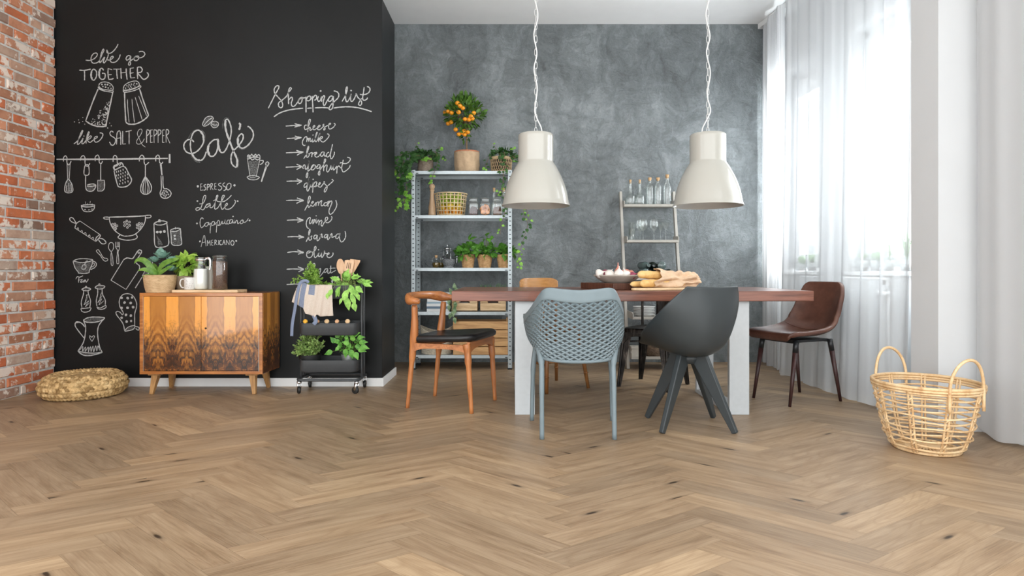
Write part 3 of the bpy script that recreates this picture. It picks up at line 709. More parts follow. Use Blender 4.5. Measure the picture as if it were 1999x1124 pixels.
c.lines("175,105 170,205;170,205 215,200;170,110 200,105;172,155 198,150;255,115 225,130 230,150 250,165 245,195 220,205;275,110 272,205;275,112 305,120 300,150 275,160;325,105 325,200;325,100 350,105 345,140 328,150;328,150 365,200;385,100 385,190;385,190 415,190;385,100 410,97;385,145 410,142;485,95 450,105 450,130 490,155 485,190 455,205 440,190;540,90 515,105 515,135 555,160 550,195 520,210;600,95 570,130 570,190 600,195 630,160 630,110 600,95", 2)
c.lines("155,410 210,400 245,330 250,290 230,285 210,330 195,420 170,480 120,510 100,485 140,465 200,500 230,480 260,430 320,400;320,405 270,415 250,450 270,465 320,420 315,460 345,465 380,420 420,330 435,285 415,290 395,400 385,470 400,490 440,460 490,370 530,300 525,280 500,300 480,420 490,480 510,490 545,450 580,420 570,400 545,430 545,480 590,492 640,470 690,410 700,370 685,350;365,365 400,350 440,375 520,375 590,330 640,278", 2)
c.lines("215,640 195,620 170,650 165,720 185,770 215,750 250,700;300,690 250,700 235,740 270,745 300,695 300,730 335,700 320,780 318,855;335,710 360,675 385,690 370,730 345,735;385,730 420,690 415,770 410,845;420,700 440,660 460,680 455,720 430,735 470,730 500,670 500,710 530,700 545,650 540,705 570,715;610,655 580,660 570,700 590,715 620,700;650,645 620,655 610,700 640,700 660,650 660,700 685,680 690,650 690,705 715,660 730,670 735,710 765,690;800,650 775,680 780,710 810,700 820,665 800,650 830,690 870,670 895,630", 1.6)
c.lines("180,1060 220,890;220,890 235,890;235,890 255,1050;195,1000 245,985;275,1045 275,960;275,960 297,1010;297,1010 315,960;315,960 320,1040;340,960 340,1035;340,1035 365,1035;340,960 362,957;340,998 360,995;385,1035 388,955;388,955 410,965 405,990 390,1000;390,1000 425,1030;445,960 445,1030;490,965 465,970 460,1010 475,1030 495,1025;505,1030 525,955;525,955 545,1030;512,1000 540,998;560,1030 562,955;562,955 605,1030;605,1030 610,955;655,960 630,990 640,1030 665,1035 680,990 655,960", 1.9)
c.done('chalk_lettering', 'chalk coffee menu ESPRESSO Latte Cappuccino AMERICANO')
c = Chalk(510, 155, 8.69)
c.lines("125,490 190,360 250,240 300,150 300,110 260,115 225,170 240,240 300,310 350,370 370,440 345,480 305,460 300,400 350,360 430,290 470,220 515,160 495,140 470,190 465,280 470,420;470,350 520,300 535,340 515,400 530,455 570,450 620,390 650,330 700,305 690,380 660,410 635,390 650,340 700,320 760,310;770,340 800,290 840,290 840,340 800,365 780,350;840,340 880,300;885,320 910,275 940,275 940,330 905,355;975,285 960,340 980,375 1010,350 1030,290 1030,380;1030,330 1060,280 1080,290 1060,370 1060,430 1085,435 1120,370 1160,310;1225,290 1180,285 1140,340 1160,375 1200,350 1228,290 1225,380 1215,480 1175,515 1155,490 1190,430 1250,370 1310,310 1320,250 1290,210 1235,195;1375,375 1420,300 1455,210 1465,140 1455,130 1440,180 1435,300 1445,370 1470,375 1510,310 1530,245 1520,330 1535,375 1570,350 1610,270 1615,240 1640,300 1690,350 1710,400 1690,440 1655,425 1670,380 1710,320;1750,130 1740,220 1725,320 1745,355 1790,340 1810,310;1680,255 1750,260 1820,230 1850,180 1840,140 1800,120", 2.6)
c.lines("765,290 765,420 765,560;870,280 878,420 885,560;220,635 320,570 450,525 600,500 715,490;785,492 820,488 860,487;915,483 1050,478 1145,485;1230,487 1350,470 1500,465 1640,480 1780,515 1880,548", 2.8); c.dots("1013,198,15 1530,190,15")
c.done('chalk_lettering', 'underlined chalk heading Shopping list')
ARROWS = [((550, 225, 13.22), ["110,280 300,265 515,258;340,215 430,240 515,258 430,280 335,305", "140,600 300,590 510,578;345,535 430,560 510,578 430,600 340,630", "120,970 300,960 560,950;385,905 480,935 560,950 480,985 400,1030"]),
 ((550, 305, 13.33), ["110,285 300,275 525,268;395,205 460,235 525,268 460,310 395,345", "135,650 300,645 530,645;400,590 470,620 530,645 470,685 405,725"]),
 ((550, 380, 11.24), ["105,125 300,120 485,128;340,70 420,100 485,128 410,150 330,190", "120,560 300,552 475,558;340,505 410,530 475,558 410,585 350,605", "135,925 300,918 490,930;375,885 440,910 490,930 430,945 375,965"]),
 ((550, 475, 11.83), ["135,210 300,190 510,210;370,150 440,180 510,210 440,230 385,250", "120,595 300,590 510,597;380,540 450,565 510,597 450,630 395,655", "120,950 300,938 470,945;355,885 420,915 470,945 400,1000 335,1050"])]
for o, ls in ARROWS:
    for l in ls:
        c = Chalk(*o); c.lines(l, 2.3); c.done('chalk_arrow', 'chalk list arrow')
WORDS = [('cheese', (550, 225, 13.22), "655,255 610,260 590,310 610,365 650,360 690,300 730,200 750,130 735,100 710,130 690,230 680,430;690,350 730,310 745,330 735,380 760,385 810,340 860,290 850,260 820,290 815,350 850,375 910,340 970,300 1000,270 970,260 935,310 940,365 980,375 1040,330 1090,270 1090,230 1070,260 1110,310 1130,350 1105,380 1090,360 1130,300 1200,260 1260,230 1265,205 1230,220 1215,290 1230,345 1270,352 1340,310 1385,250 1375,215 1350,210", ""),
 ('milk', (550, 225, 13.22), "615,765 590,785 550,750 540,690 580,600 640,545 660,590 650,690;660,640 690,590 700,610 700,680;705,640 730,590 745,600 740,665 770,670 800,610 795,680 830,680 870,610 900,520 925,450 910,445 885,530 870,620 880,680 920,660 960,560 990,480 990,470 970,530 960,690;970,610 1030,550 1060,560 1040,600 990,620 1030,670 1080,690 1150,640 1210,570 1230,520 1210,485 1180,485", "815,510,15"),
 ('bread', (550, 225, 13.22), "575,1120 650,1000 700,860 705,810 690,805 665,880 650,990 655,1075 685,1080 720,1020 700,985;720,990 790,960 790,1010 780,1080;790,1010 850,965 900,970 870,1030;860,1010 910,990 905,955 870,975 860,1040 900,1080 960,1060 1010,1000;1100,950 1050,950 1010,1010 1030,1060 1080,1030 1110,950 1105,1030 1130,1055 1160,1030;1230,950 1180,980 1160,1050 1200,1075 1250,1020 1290,880 1320,745;1290,880 1265,1000 1270,1100 1300,1120 1350,1040 1370,970 1360,940", ""),
 ('yoghurt', (550, 305, 13.33), "575,330 555,290 575,240 600,220 620,260 620,320 650,335 690,260 720,110 700,250 690,400 680,520 660,560 645,530 660,450 720,370 790,300 840,230;880,240 830,220 780,280 780,345 830,350 885,290 880,240 910,270 950,260;1010,230 960,220 920,290 940,325 980,300 1015,230 1000,340 1000,460 985,490 960,470 970,410 1030,320 1090,230 1145,130 1150,80 1125,80 1105,180 1100,290 1100,390;1105,300 1160,230 1190,240 1180,310 1180,380 1210,405 1260,330 1290,240 1290,310 1310,345 1350,270 1370,210 1350,300 1360,360 1400,320 1440,260 1445,340 1440,450;1445,310 1490,250 1530,290 1550,310;1610,90 1590,190 1570,300 1590,390 1630,405 1700,360 1770,290 1790,230;1525,190 1550,160 1600,185 1680,190 1750,150 1795,80 1770,40 1710,25", ""),
 ('dipes', (550, 305, 13.33), "680,700 630,700 590,760 600,810 650,780 700,680 725,540 700,680 665,800 665,880 690,905 730,830 760,740 760,790 790,795 820,720 830,690 820,830 810,950;830,740 880,670 920,680 900,760 870,795 850,770;900,780 960,760 1010,710 1000,685 970,720 970,790 1020,800 1070,740 1120,680 1110,655 1110,700 1170,760 1190,820 1160,900 1130,930 1115,900 1150,820 1250,730 1340,650 1340,620 1310,595", "825,600,18"),
 ('lemon', (550, 380, 11.24), "510,345 560,250 610,150 635,60 615,30 595,70 580,180 590,270 620,265 660,200 700,170 690,145 660,180 660,240 700,250 740,200 765,170 755,250;765,190 800,155 815,175 810,240;820,190 860,140 885,130 870,200 880,245 920,230;1000,170 950,180 930,225 970,245 1010,210 1000,170 1030,150;1050,130 1025,200 1020,265;1030,200 1080,140 1110,160 1080,250 1045,340 1050,410 1080,430 1140,380 1200,280 1215,200 1190,115", ""),
 ('wine', (550, 380, 11.24), "610,740 570,725 545,650 560,560 610,500 635,510 620,580 620,635 650,620 690,540 690,600 690,640 720,590 720,540 750,560 770,525 755,590 770,625 800,570 820,555 825,600 820,670;825,610 870,560 890,590 870,650 895,690 940,610 1010,540 1010,495 975,500 960,560 985,610 1030,610 1090,560 1110,500 1095,475", "763,465,12"),
 ('banana', (550, 380, 11.24), "540,1035 590,930 630,800 620,760 600,830 600,960 620,1000 660,970 650,910 680,910;780,890 730,890 710,950 750,965 790,890 780,980 795,1010 840,960 855,870 850,940;855,900 880,860 890,880 890,935 920,920;1010,870 960,880 945,935 980,940 1020,870 1010,960 1025,985 1070,920 1075,860 1070,930;1075,890 1100,850 1110,870 1110,935 1150,920 1190,900;1270,860 1215,870 1190,940 1230,960 1280,890 1280,840 1275,950 1300,1025 1340,1030 1390,970 1410,890 1395,800", ""),
 ('olive', (550, 475, 11.83), "720,210 640,175 590,210 585,290 630,330 690,310 725,240 700,190 640,215 600,230;720,200 770,170 800,110 790,70 765,90 755,180 760,300 790,325 840,270 865,215 855,290 880,305 910,270 930,215 925,300 945,320 985,250 995,165 1010,230 1060,230;1060,260 1100,240 1095,215 1060,240 1055,300 1095,328 1150,310 1190,260 1190,210", "858,148,16"),
 ('tomat', (550, 475, 11.83), "555,575 600,580 690,580 750,530 775,490 760,460 735,470;600,580 610,500 640,470 640,500 600,600;830,640 870,600 900,580 905,620 880,720 890,760 940,700 990,640;1080,590 1020,590 985,650 1020,670 1070,610 1070,680 1100,690 1130,640;1140,510 1135,600 1145,680 1200,650 1260,620;1110,580 1180,572 1250,570", "")]
for w, o, ls, ds in WORDS:
    c = Chalk(*o); c.lines(ls, 2.1); c.dots(ds); c.done('chalk_lettering', 'chalk word ' + w)
# ================================================================== dining table, chairs, pendant lamps
M_mahog = wood('red_brown_plank', (0.075, 0.022, 0.012), (0.235, 0.085, 0.05), 0.9, axis=0, rough=0.33, coat=0.12, ring=5)
M_steelw = pm('white_powdercoat', (0.50, 0.525, 0.54), 0.45, var=0.03, scale=40)
table = thing('dining_table', 'long dining table with thick red-brown wooden top on white steel frames', 'table', (0.727, 4.135, 0))
TZ = 0.7545
b = MB(); b.box((-1.091, -0.435, 0.693), (1.091, 0.435, TZ)); b.build('tabletop', M_mahog, table, smooth=False, bevel=0.004)
for x0 in (0.0185, 1.323):
    a = x0-0.727; c = a+0.121; b = MB(); y0, y1 = -0.395, 0.305; t = 0.035
    b.box((a, y0, 0.0), (c, y0+t, 0.6925)); b.box((a, y1-t, 0.0), (c, y1, 0.6925)); b.box((a, y0+t, 0.0), (c, y1-t, 0.028)); b.box((a, y0+t, 0.6925-0.03), (c, y1-t, 0.6925))
    b.build('leg_frame', M_steelw, table, smooth=False, bevel=0.003)

# ---------- pendant lamps
M_enamel = pm('cream_enamel', (0.47, 0.455, 0.41), 0.16, var=0.01, coat=0.3)
M_chain = pm('white_chain', (0.66, 0.66, 0.65), 0.35, var=0.05)
M_cord = pm('white_cord', (0.74, 0.74, 0.73), 0.6, var=0.03)
K = 0.00086
def lampz(y): return EYE+(526-(200+y/4.0))*4.13/FPX
def make_pendant(x, label, seed):
    base = lampz(808); t = thing('pendant_lamp', label, 'lamp', (x, 4.13, base), 0, 'white pendant lamps over the table')
    prof = [(118, 258), (130, 250), (136.5, 258), (137, 275), (137, 462), (137.5, 468), (141, 474), (146, 482), (164, 510), (185, 550), (201, 582), (215, 615), (228, 650), (240, 690), (249, 730), (255, 765), (260, 788), (266, 800), (268.5, 806)]
    out = [(v*K, lampz(y)-base) for v, y in prof]
    inn = [(max(r-0.004, 0.001), z-0.003) for r, z in reversed(out)]
    b = MB(); b.shell([(0.0005, lampz(256)-base)]+[(0.118*0.9, lampz(256)-base)]+out[1:]+[(268.5*K, lampz(808)-base)]+inn[:-2]+[(0.0005, inn[-2][1])], 64)
    b.build('shade', M_enamel, t, auto=50)
    b = MB(); b.lathe([(0.001, lampz(256)-base-0.006), (0.03, lampz(256)-base-0.006), (0.03, lampz(256)-base-0.085), (0.022, lampz(256)-base-0.09), (0.001, lampz(256)-base-0.09)], 20); b.build('bulb_holder', M_cord, t)
    z0 = lampz(247)-base; z1 = CEIL-base-0.03; n = int((z1-z0)/0.044)
    b = MB()
    for i in range(n+1):
        z = z0+i*0.044; pts = []
        for k in range(12):
            th = 2*pi*k/12; u = 0.0085*cos(th); w = 0.022*sin(th)+(0.004 if sin(th) > 0 else -0.004)
            pts.append((u, 0, z+0.022+w) if i % 2 == 0 else (0, u, z+0.022+w))
        b.tube(pts, 0.0022, 5, closed=True)
    b.build('chain', M_chain, t)
    s = 1 if seed == 1 else -1; P = [(0.04*s, 0.0, z0-0.01), (0.036*s, -0.006, z0+0.04), (0.008*s, -0.014, z0+0.10)]
    rg = random.Random(seed); z = z0+0.16; k = -1
    while z < z1-0.05: P.append((k*s*rg.uniform(0.006, 0.016), -0.013+rg.uniform(-.004, .004), z)); z += rg.uniform(0.10, 0.16); k = -k
    P.append((0, 0, z1))
    b = MB(); b.tube(spline(P, 8), 0.0042, 8); b.build('cord', M_cord, t)
    b = MB(); b.lathe([(0.001, CEIL-base-0.0005), (0.055, CEIL-base-0.0005), (0.055, CEIL-base-0.02), (0.04, CEIL-base-0.035), (0.001, CEIL-base-0.035)], 24); b.build('ceiling_rose', M_cord, t)
make_pendant(0.16, 'cream bell-shaped pendant lamp above the mesh-backed armchair end of the table', 1)
make_pendant(1.315, 'cream bell-shaped pendant lamp above the dark shell chair, nearer the windows', 2)

# ---------- wooden elbow chair with black seat
M_teak = wood('teak', (0.25, 0.075, 0.020), (0.52, 0.20, 0.065), 1.6, axis=2, rough=0.35, coat=0.1, ring=4)
M_teakx = wood('teak_rail', (0.25, 0.075, 0.020), (0.50, 0.19, 0.06), 1.6, axis=1, rough=0.35, coat=0.1, ring=4)
M_blackl = pm('black_leather', (0.012, 0.012, 0.013), 0.32, var=0.2, scale=20, bump=0.15, bscale=180, bdist=0.001)
ch = thing('elbow_chair', 'teak chair with bent backrest and black leather seat at the table end', 'chair', (-0.3915, 4.042, 0), RD(-19), 'chairs around the dining table')
def pad_outline(fw, bw, x0, x1, rf=0.1, n=6):
    P = []
    for cx, cy, a0, r in ((x1-rf, fw-rf, 0, rf), (x0+0.03, bw-0.03, 90, 0.03), (x0+0.03, -bw+0.03, 180, 0.03), (x1-rf, -fw+rf, 270, rf)):
        for k in range(n+1): a = RD(a0+90*k/n); P.append((cx+r*cos(a), cy+r*sin(a)))
    return P
def elbow_pad():
    O = pad_outline(0.25, 0.205, -0.205, 0.245); n = len(O); vs = []; fs = []
    def zz(x, y, f): return 0.424+0.024*((x+0.2)/0.45)**2*(1) + 0.012*(abs(y)/0.25)**2 - 0.008*(1-f)
    rings = [(0.90, -0.010), (0.985, -0.004), (1.0, 0.012), (0.985, 0.024), (0.93, 0.034), (0.6, 0.029), (0.3, 0.022)]
    for f, dz in rings:
        for x, y in O: vs.append((0.02+(x-0.02)*f, y*f, zz(0.02+(x-0.02)*f, y*f, f)+dz))
    for q in range(len(rings)-1):
        for i in range(n):
            j = (i+1) % n; fs.append((q*n+i, q*n+j, (q+1)*n+j, (q+1)*n+i))
    fs.append(tuple(range(n-1, -1, -1))); fs.append(tuple((len(rings)-1)*n+i for i in range(n)))
    b = MB(); b.add(vs, fs); return b
elbow_pad().build('seat', M_blackl, ch)
for s in (-1, 1):
    b = MB(); b.tube(spline([(-0.225, 0.197*s, 0), (-0.205, 0.195*s, 0.2), (-0.185, 0.193*s, 0.40), (-0.172, 0.2*s, 0.52), (-0.165, 0.214*s, 0.66)], 5), [0.013]*4+[0.016]*4+[0.022]*3+[0.026]*4+[0.024]*2+[0.020]*3+[0.016], 12); b.build('leg', M_teak, ch)
    b = MB(); b.tube(spline([(0.222, 0.205*s, 0), (0.205, 0.205*s, 0.25), (0.195, 0.205*s, 0.38), (0.19, 0.205*s, 0.425)], 5), [0.0135]*3+[0.017]*4+[0.022]*4+[0.026]*5, 12); b.build('leg', M_teak, ch)
def apron(p, q, z0, z1, arch, t=0.022):
    b = MB(); n = 14; p = V(*p, 0); q = V(*q, 0); d = (q-p); nr = V(-d.y, d.x, 0).normalized()*t/2; vs = []; fs = []
    for i in range(n+1):
        u = i/n; c = p+d*u; lo = z0+arch*(1-(2*u-1)**4)
        for sg in (-1, 1): vs += [c+nr*sg+V(0, 0, lo), c+nr*sg+V(0, 0, z1)]
    for i in range(n):
        a = i*4; e = a+4; fs += [(a, e, e+1, a+1), (a+2, a+3, e+3, e+2), (a, a+2, e+2, e), (a+1, e+1, e+3, a+3)]
    fs += [(0, 1, 3, 2), (n*4, n*4+2, n*4+3, n*4+1)]
    b.add(vs, fs); return b
for s in (-1, 1): apron((-0.185, 0.198*s), (0.2, 0.205*s), 0.358, 0.418, 0.03).build('seat_rail', M_teakx, ch, smooth=False)
apron((0.2, -0.205), (0.2, 0.205), 0.36, 0.436, 0.035).build('seat_rail', M_teakx, ch, smooth=False)
apron((-0.185, -0.195), (-0.185, 0.195), 0.365, 0.412, 0.015).build('seat_rail', M_teakx, ch, smooth=False)
P = spline([(-0.105, -0.262, 0.685), (-0.15, -0.258, 0.69), (-0.205, -0.225, 0.698), (-0.245, -0.14, 0.708), (-0.26, 0, 0.712), (-0.245, 0.14, 0.708), (-0.205, 0.225, 0.698), (-0.15, 0.258, 0.69), (-0.105, 0.262, 0.685)], 6)
hh = lambda u: lerp([(0, 0.017), (0.1, 0.021), (0.22, 0.036), (0.35, 0.028), (0.5, 0.024), (0.65, 0.028), (0.78, 0.036), (0.9, 0.021), (1, 0.017)], u)
ww = lambda u: lerp([(0, 0.019), (0.15, 0.026), (0.3, 0.017), (0.5, 0.012), (0.7, 0.017), (0.85, 0.026), (1, 0.019)], u)
b = MB(); n = len(P); vs = []; fs = []; m = 12
for i, p in enumerate(P):
    t = (P[min(i+1, n-1)]-P[max(i-1, 0)]).normalized(); nr = V(-t.y, t.x, 0).normalized(); u = i/(n-1); e = 0.55 if i in (0, n-1) else 1
    for k in range(m): a = 2*pi*k/m; vs.append(p+nr*cos(a)*ww(u)*e+V(0, 0, sin(a)*hh(u)*e))
for i in range(n-1):
    for k in range(m): k2 = (k+1) % m; fs.append((i*m+k, (i+1)*m+k, (i+1)*m+k2, i*m+k2))
fs += [tuple(range(m)), tuple((n-1)*m+k for k in range(m-1, -1, -1))]
b.add(vs, fs); b.build('backrest', M_teakx, ch)

# ---------- grey mesh-backed plastic armchair
M_greyp = pm('blue_grey_plastic', (0.165, 0.212, 0.232), 0.42, var=0.04, scale=20)
nc = thing('mesh_armchair', 'blue-grey plastic armchair with net-patterned back seen from behind', 'chair', (0.348, 3.40, 0), RD(-1), 'chairs around the dining table')
RIM = [(-.279, .125, .630), (-.264, .02, .643), (-.238, -.11, .685), (-.200, -.205, .752), (-.165, -.252, .788), (-.085, -.272, .783), (0, -.276, .778)]
BOT = [(-.205, .20, .445), (-.208, .08, .435), (-.205, -.04, .428), (-.19, -.12, .420), (-.155, -.172, .412), (-.08, -.192, .405), (0, -.196, .403)]
RIM = RIM+[(-x, y, z) for x, y, z in RIM[-2::-1]]; BOT = BOT+[(-x, y, z) for x, y, z in BOT[-2::-1]]
RS = spline(RIM, 8); BS = spline(BOT, 8)
def pick(P, t):
    f = t*(len(P)-1); i = min(int(f), len(P)-2); return P[i].lerp(P[i+1], f-i)
def net_pt(t, s):
    a = pick(RS, t); c = pick(BS, t); p = a.lerp(c, s)
    o = V(p.x*1.0, p.y+0.02, 0); o = o.normalized() if o.length > 1e-4 else V(0, -1, 0)
    return p+o*0.042*sin(pi*min(1, s))*(0.5+0.5*s)+V(0, 0, -0.008*sin(pi*s))
def lattice(fn, nt, ns, thick):
    bm = bmesh.new(); G = [[bm.verts.new(fn(i/nt, j/ns)) for i in range(nt+1)] for j in range(ns+1)]
    for i in range(nt+1):
        for j in range(ns+1):
            if (i+j) % 2 == 0: continue
            vs = []
            for di, dj in ((-1, 0), (0, 1), (1, 0), (0, -1)):
                if 0 <= i+di <= nt and 0 <= j+dj <= ns: vs.append(G[j+dj][i+di])
            if len(vs) >= 3:
                try: bm.faces.new(vs)
                except ValueError: pass
    for v in list(bm.verts):
        if not v.link_faces: bm.verts.remove(v)
    bmesh.ops.recalc_face_normals(bm, faces=bm.faces[:])
    bmesh.ops.wireframe(bm, faces=bm.faces[:], thickness=thick, offset=0, use_replace=True, use_boundary=True, use_even_offset=True)
    b = MB(); bm.verts.index_update(); b.add([v.co.copy() for v in bm.verts], [tuple(v.index for v in f.verts) for f in bm.faces]); bm.free(); return b
lattice(lambda t, s: net_pt(t, 0.10+0.90*s), 46, 26, 0.0118).build('backrest_net', M_greyp, nc, smooth=False)
b = MB(); b.grid(lambda u, v: net_pt(u, lerp([(0, 0.30), (0.12, 0.17), (0.3, 0.15), (0.5, 0.17), (0.7, 0.15), (0.88, 0.17), (1, 0.30)], u)*v-0.004), 70, 5); b.build('rim', M_greyp, nc, solid=0.016, bevel=0.004)
b = MB(); b.tube([net_pt(i/60, 1.0) for i in range(61)], 0.010, 8); b.build('seat_frame', M_greyp, nc)
def seat_pt(u, v):
    y = -0.19+0.42*v; hw = lerp([(0, 0.13), (0.15, 0.185), (0.5, 0.207), (0.9, 0.205), (1, 0.19)], v); x = (2*u-1)*hw
    return V(x, y, 0.415+0.035*v-0.015*(1-(2*u-1)**2))
lattice(seat_pt, 26, 26, 0.0105).build('seat_net', M_greyp, nc, smooth=False)
for s in (-1, 1):
    b = MB(); b.tube(spline([(0.1885*s, -0.2, 0), (0.189*s, -0.175, 0.25), (0.190*s, -0.148, 0.40), (0.205*s, -0.12, 0.47), (0.226*s, -0.08, 0.56)], 6), [0.0125]*6+[0.014]*6+[0.019]*6+[0.016]*6+[0.010], 10); b.build('leg', M_greyp, nc)
    b = MB(); b.tube(spline([(0.235*s, 0.2, 0), (0.228*s, 0.195, 0.3), (0.215*s, 0.19, 0.45), (0.25*s, 0.14, 0.54), (0.274*s, 0.11, 0.625)], 6), [0.0125]*6+[0.015]*6+[0.019]*6+[0.016]*6+[0.012], 10); b.build('leg', M_greyp, nc)

# ---------- bucket shells (dark plastic chair, brown leather chair)
def shell_fn(spine, half, curl_s, curl_b, crown=0.0):
    S = spline([(0, y, z) for y, z in spine], 8)
    def fn(u, v):
        p = pick(S, v); q = pick(S, min(1, v+0.02)); q0 = pick(S, max(0, v-0.02)); t = (q-q0).normalized(); n = V(0, -t.z, t.y)   # n points into the sitting side
        if n.z < 0 and abs(t.y) > abs(t.z): n = -n
        a = 2*u-1; hw = lerp(half, v); cs = lerp(curl_s, v); e = abs(a)**2.2
        x = hw*(a*(1-0.10*e)); up = V(0, 0, 1)*cs*e; fw = V(0, 1, 0)*lerp(curl_b, v)*e
        return V(x, p.y, p.z+crown*(1-a*a)*(v > 0.97))+up+fw
    return fn
M_dark = pm('charcoal_plastic', (0.030, 0.037, 0.040), 0.42, var=0.05, scale=15)
dc = thing('shell_chair', 'dark grey plastic shell chair on four splayed legs seen from behind', 'chair', (1.005, 3.49, 0), 0, 'chairs around the dining table')
SPN = spline([(0, .24, .440), (0, .13, .430), (0, .0, .410), (0, -.12, .408), (0, -.20, .45), (0, -.235, .54), (0, -.245, .66), (0, -.24, .793)], 8)
EDG = spline([(.170, .200, .462), (.186, .17, .482), (.226, .10, .53), (.258, .0, .585), (.262, -.08, .640), (.244, -.15, .705), (.172, -.222, .797)], 8)
def SH(u, v):
    a = 2*u-1; c = pick(SPN, v); e = pick(EDG, v); k = abs(a)**2.1
    x = e.x*(1.18*a-0.18*a*abs(a)**2); return V(x, c.y+(e.y-c.y)*k, c.z+(e.z-c.z)*k)
RZ = Matrix.Translation(V(-0.022, 0, 0)) @ Matrix.Rotation(RD(24), 4, 'Z')
b = MB(); b.grid(lambda u, v: RZ @ SH(u, v), 32, 44); b.build('seat_shell', M_dark, dc, solid=0.012, sub=1)
b = MB(); b.lathe([(0.001, 0.352), (0.045, 0.355), (0.055, 0.375), (0.06, 0.402), (0.001, 0.403)], 16); b.build('hub', M_dark, dc)
for sx, sy in ((-1, -1), (1, -1), (1, 1), (-1, 1)):
    b = MB(); b.beam((0.045*sx, 0.042*sy, 0.40), (0.198*sx, 0.18*sy, 0.002), 0.034, 0.095, up=(sx*0.4, sy*0.4, 1), w2=0.026, d2=0.03); b.build('leg', M_dark, dc, smooth=False, bevel=0.005)

M_brownl = NT('brown_leather'); co = M_brownl.coord('Object'); n1 = M_brownl.noise(co, 7.0, 6, 0.65); n2 = M_brownl.noise(co, 150.0, 3)
M_brownl.base(M_brownl.ramp(n1, [(0.28, (0.055, 0.020, 0.013)), (0.55, (0.105, 0.042, 0.027)), (0.75, (0.165, 0.078, 0.052))])); M_brownl.set(rough=0.38, spec=0.45); M_brownl.bump(n2, 0.15, 0.001); M_brownl = M_brownl.m
M_wenge = wood('dark_wenge', (0.020, 0.007, 0.007), (0.055, 0.020, 0.018), 1.5, axis=2, rough=0.45)
M_blackm = pm('black_metal', (0.012, 0.013, 0.015), 0.4, var=0.1)
bc = thing('leather_chair', 'brown leather bucket chair with dark tapered legs beside the curtain', 'chair', (1.934, 4.19, 0), RD(114), 'chairs around the dining table')
SB = shell_fn([(0.235, 0.425), (0.245, 0.452), (0.18, 0.462), (0.04, 0.452), (-0.10, 0.448), (-0.19, 0.485), (-0.235, 0.58), (-0.262, 0.69), (-0.285, 0.80)],
              [(0, 0.16), (0.06, 0.19), (0.2, 0.215), (0.45, 0.225), (0.58, 0.222), (0.75, 0.215), (0.9, 0.195), (0.97, 0.17), (1, 0.13)],
              [(0, 0.0), (0.3, 0.01), (0.5, 0.055), (0.62, 0.05), (0.75, 0.0), (1, -0.0)],
              [(0, 0.0), (0.4, 0.0), (0.58, 0.05), (0.72, 0.075), (0.9, 0.03), (1, 0.01)])
b = MB(); b.grid(lambda u, v: SB(u, v), 30, 50); b.build('seat_shell', M_brownl, bc, solid=0.030, sub=1, bevel=0)
def seam(v, lo=0.06, hi=0.94): return [SB(lo+(hi-lo)*i/20, v)+V(0, 0.006, 0.0165) for i in range(21)]
b = MB(); b.tube(seam(0.54), 0.0025, 6); b.build('seam', M_brownl, bc)
b = MB(); b.box((-0.13, -0.15, 0.405), (0.13, 0.15, 0.421)); b.beam((-0.15, 0.15, 0.41), (0.15, 0.15, 0.41), 0.02, 0.02); b.beam((-0.15, -0.15, 0.41), (0.15, -0.15, 0.41), 0.02, 0.02); b.build('seat_frame', M_blackm, bc, smooth=False)
for sx in (-1, 1):
    for sy, tip in ((1, (0.152, 0.227)), (-1, (0.165, -0.227))):
        top = V(0.14*sx, 0.155*sy, 0.418); tp = V(tip[0]*sx, tip[1], 0); mid = top.lerp(tp, 0.18)
        b = MB(); b.tube([mid, tp], [0.0165, 0.0095], 12); l = b.build('leg', M_wenge, bc)
        b = MB(); b.tube([top, mid], [0.0175, 0.017], 12); b.build('ferrule', M_blackm, l)

# ---------- light bentwood chair behind the table
M_honey = wood('honey_beech', (0.36, 0.155, 0.040), (0.60, 0.30, 0.10), 1.3, axis=0, rough=0.25, coat=0.3, ring=3)
M_cane = wood('amber_cane', (0.15, 0.055, 0.015), (0.36, 0.16, 0.05), 2.0, axis=2, rough=0.35, ring=3)
wc = thing('bentwood_chair', 'light honey-coloured wooden chair behind the table with curved back panel', 'chair', (0.299, 4.642, 0), RD(-146), 'chairs around the dining table')
b = MB(); b.lathe([(0.001, 0.425), (0.17, 0.427), (0.195, 0.436), (0.198, 0.448), (0.19, 0.455), (0.001, 0.451)], 36); b.build('seat', M_cane, wc)
def back_panel(z0, z1, R=0.36, half=0.53):
    b = MB(); n = 24; vs = []; fs = []
    for i in range(n+1):
        a = -half+2*half*i/n; e = 1-abs(2*i/n-1)**8; zc = (z0+z1)/2; hz = (z1-z0)/2*(0.45+0.55*e)
        for r in (R-0.007, R+0.007):
            for z in (zc-hz, zc+hz): lean = 0.03*(z-0.5); vs.append((r*sin(a), 0.165-r*cos(a)-lean, z))
    for i in range(n):
        a = i*4; e = a+4; fs += [(a, a+1, e+1, e), (a+2, e+2, e+3, a+3), (a+1, a+3, e+3, e+1), (a, e, e+2, a+2)]
    fs += [(0, 2, 3, 1), (n*4, n*4+1, n*4+3, n*4+2)]
    b.add(vs, fs); return b
back_panel(0.725, 0.818).build('backrest', M_honey, wc, bevel=0.003, auto=40)
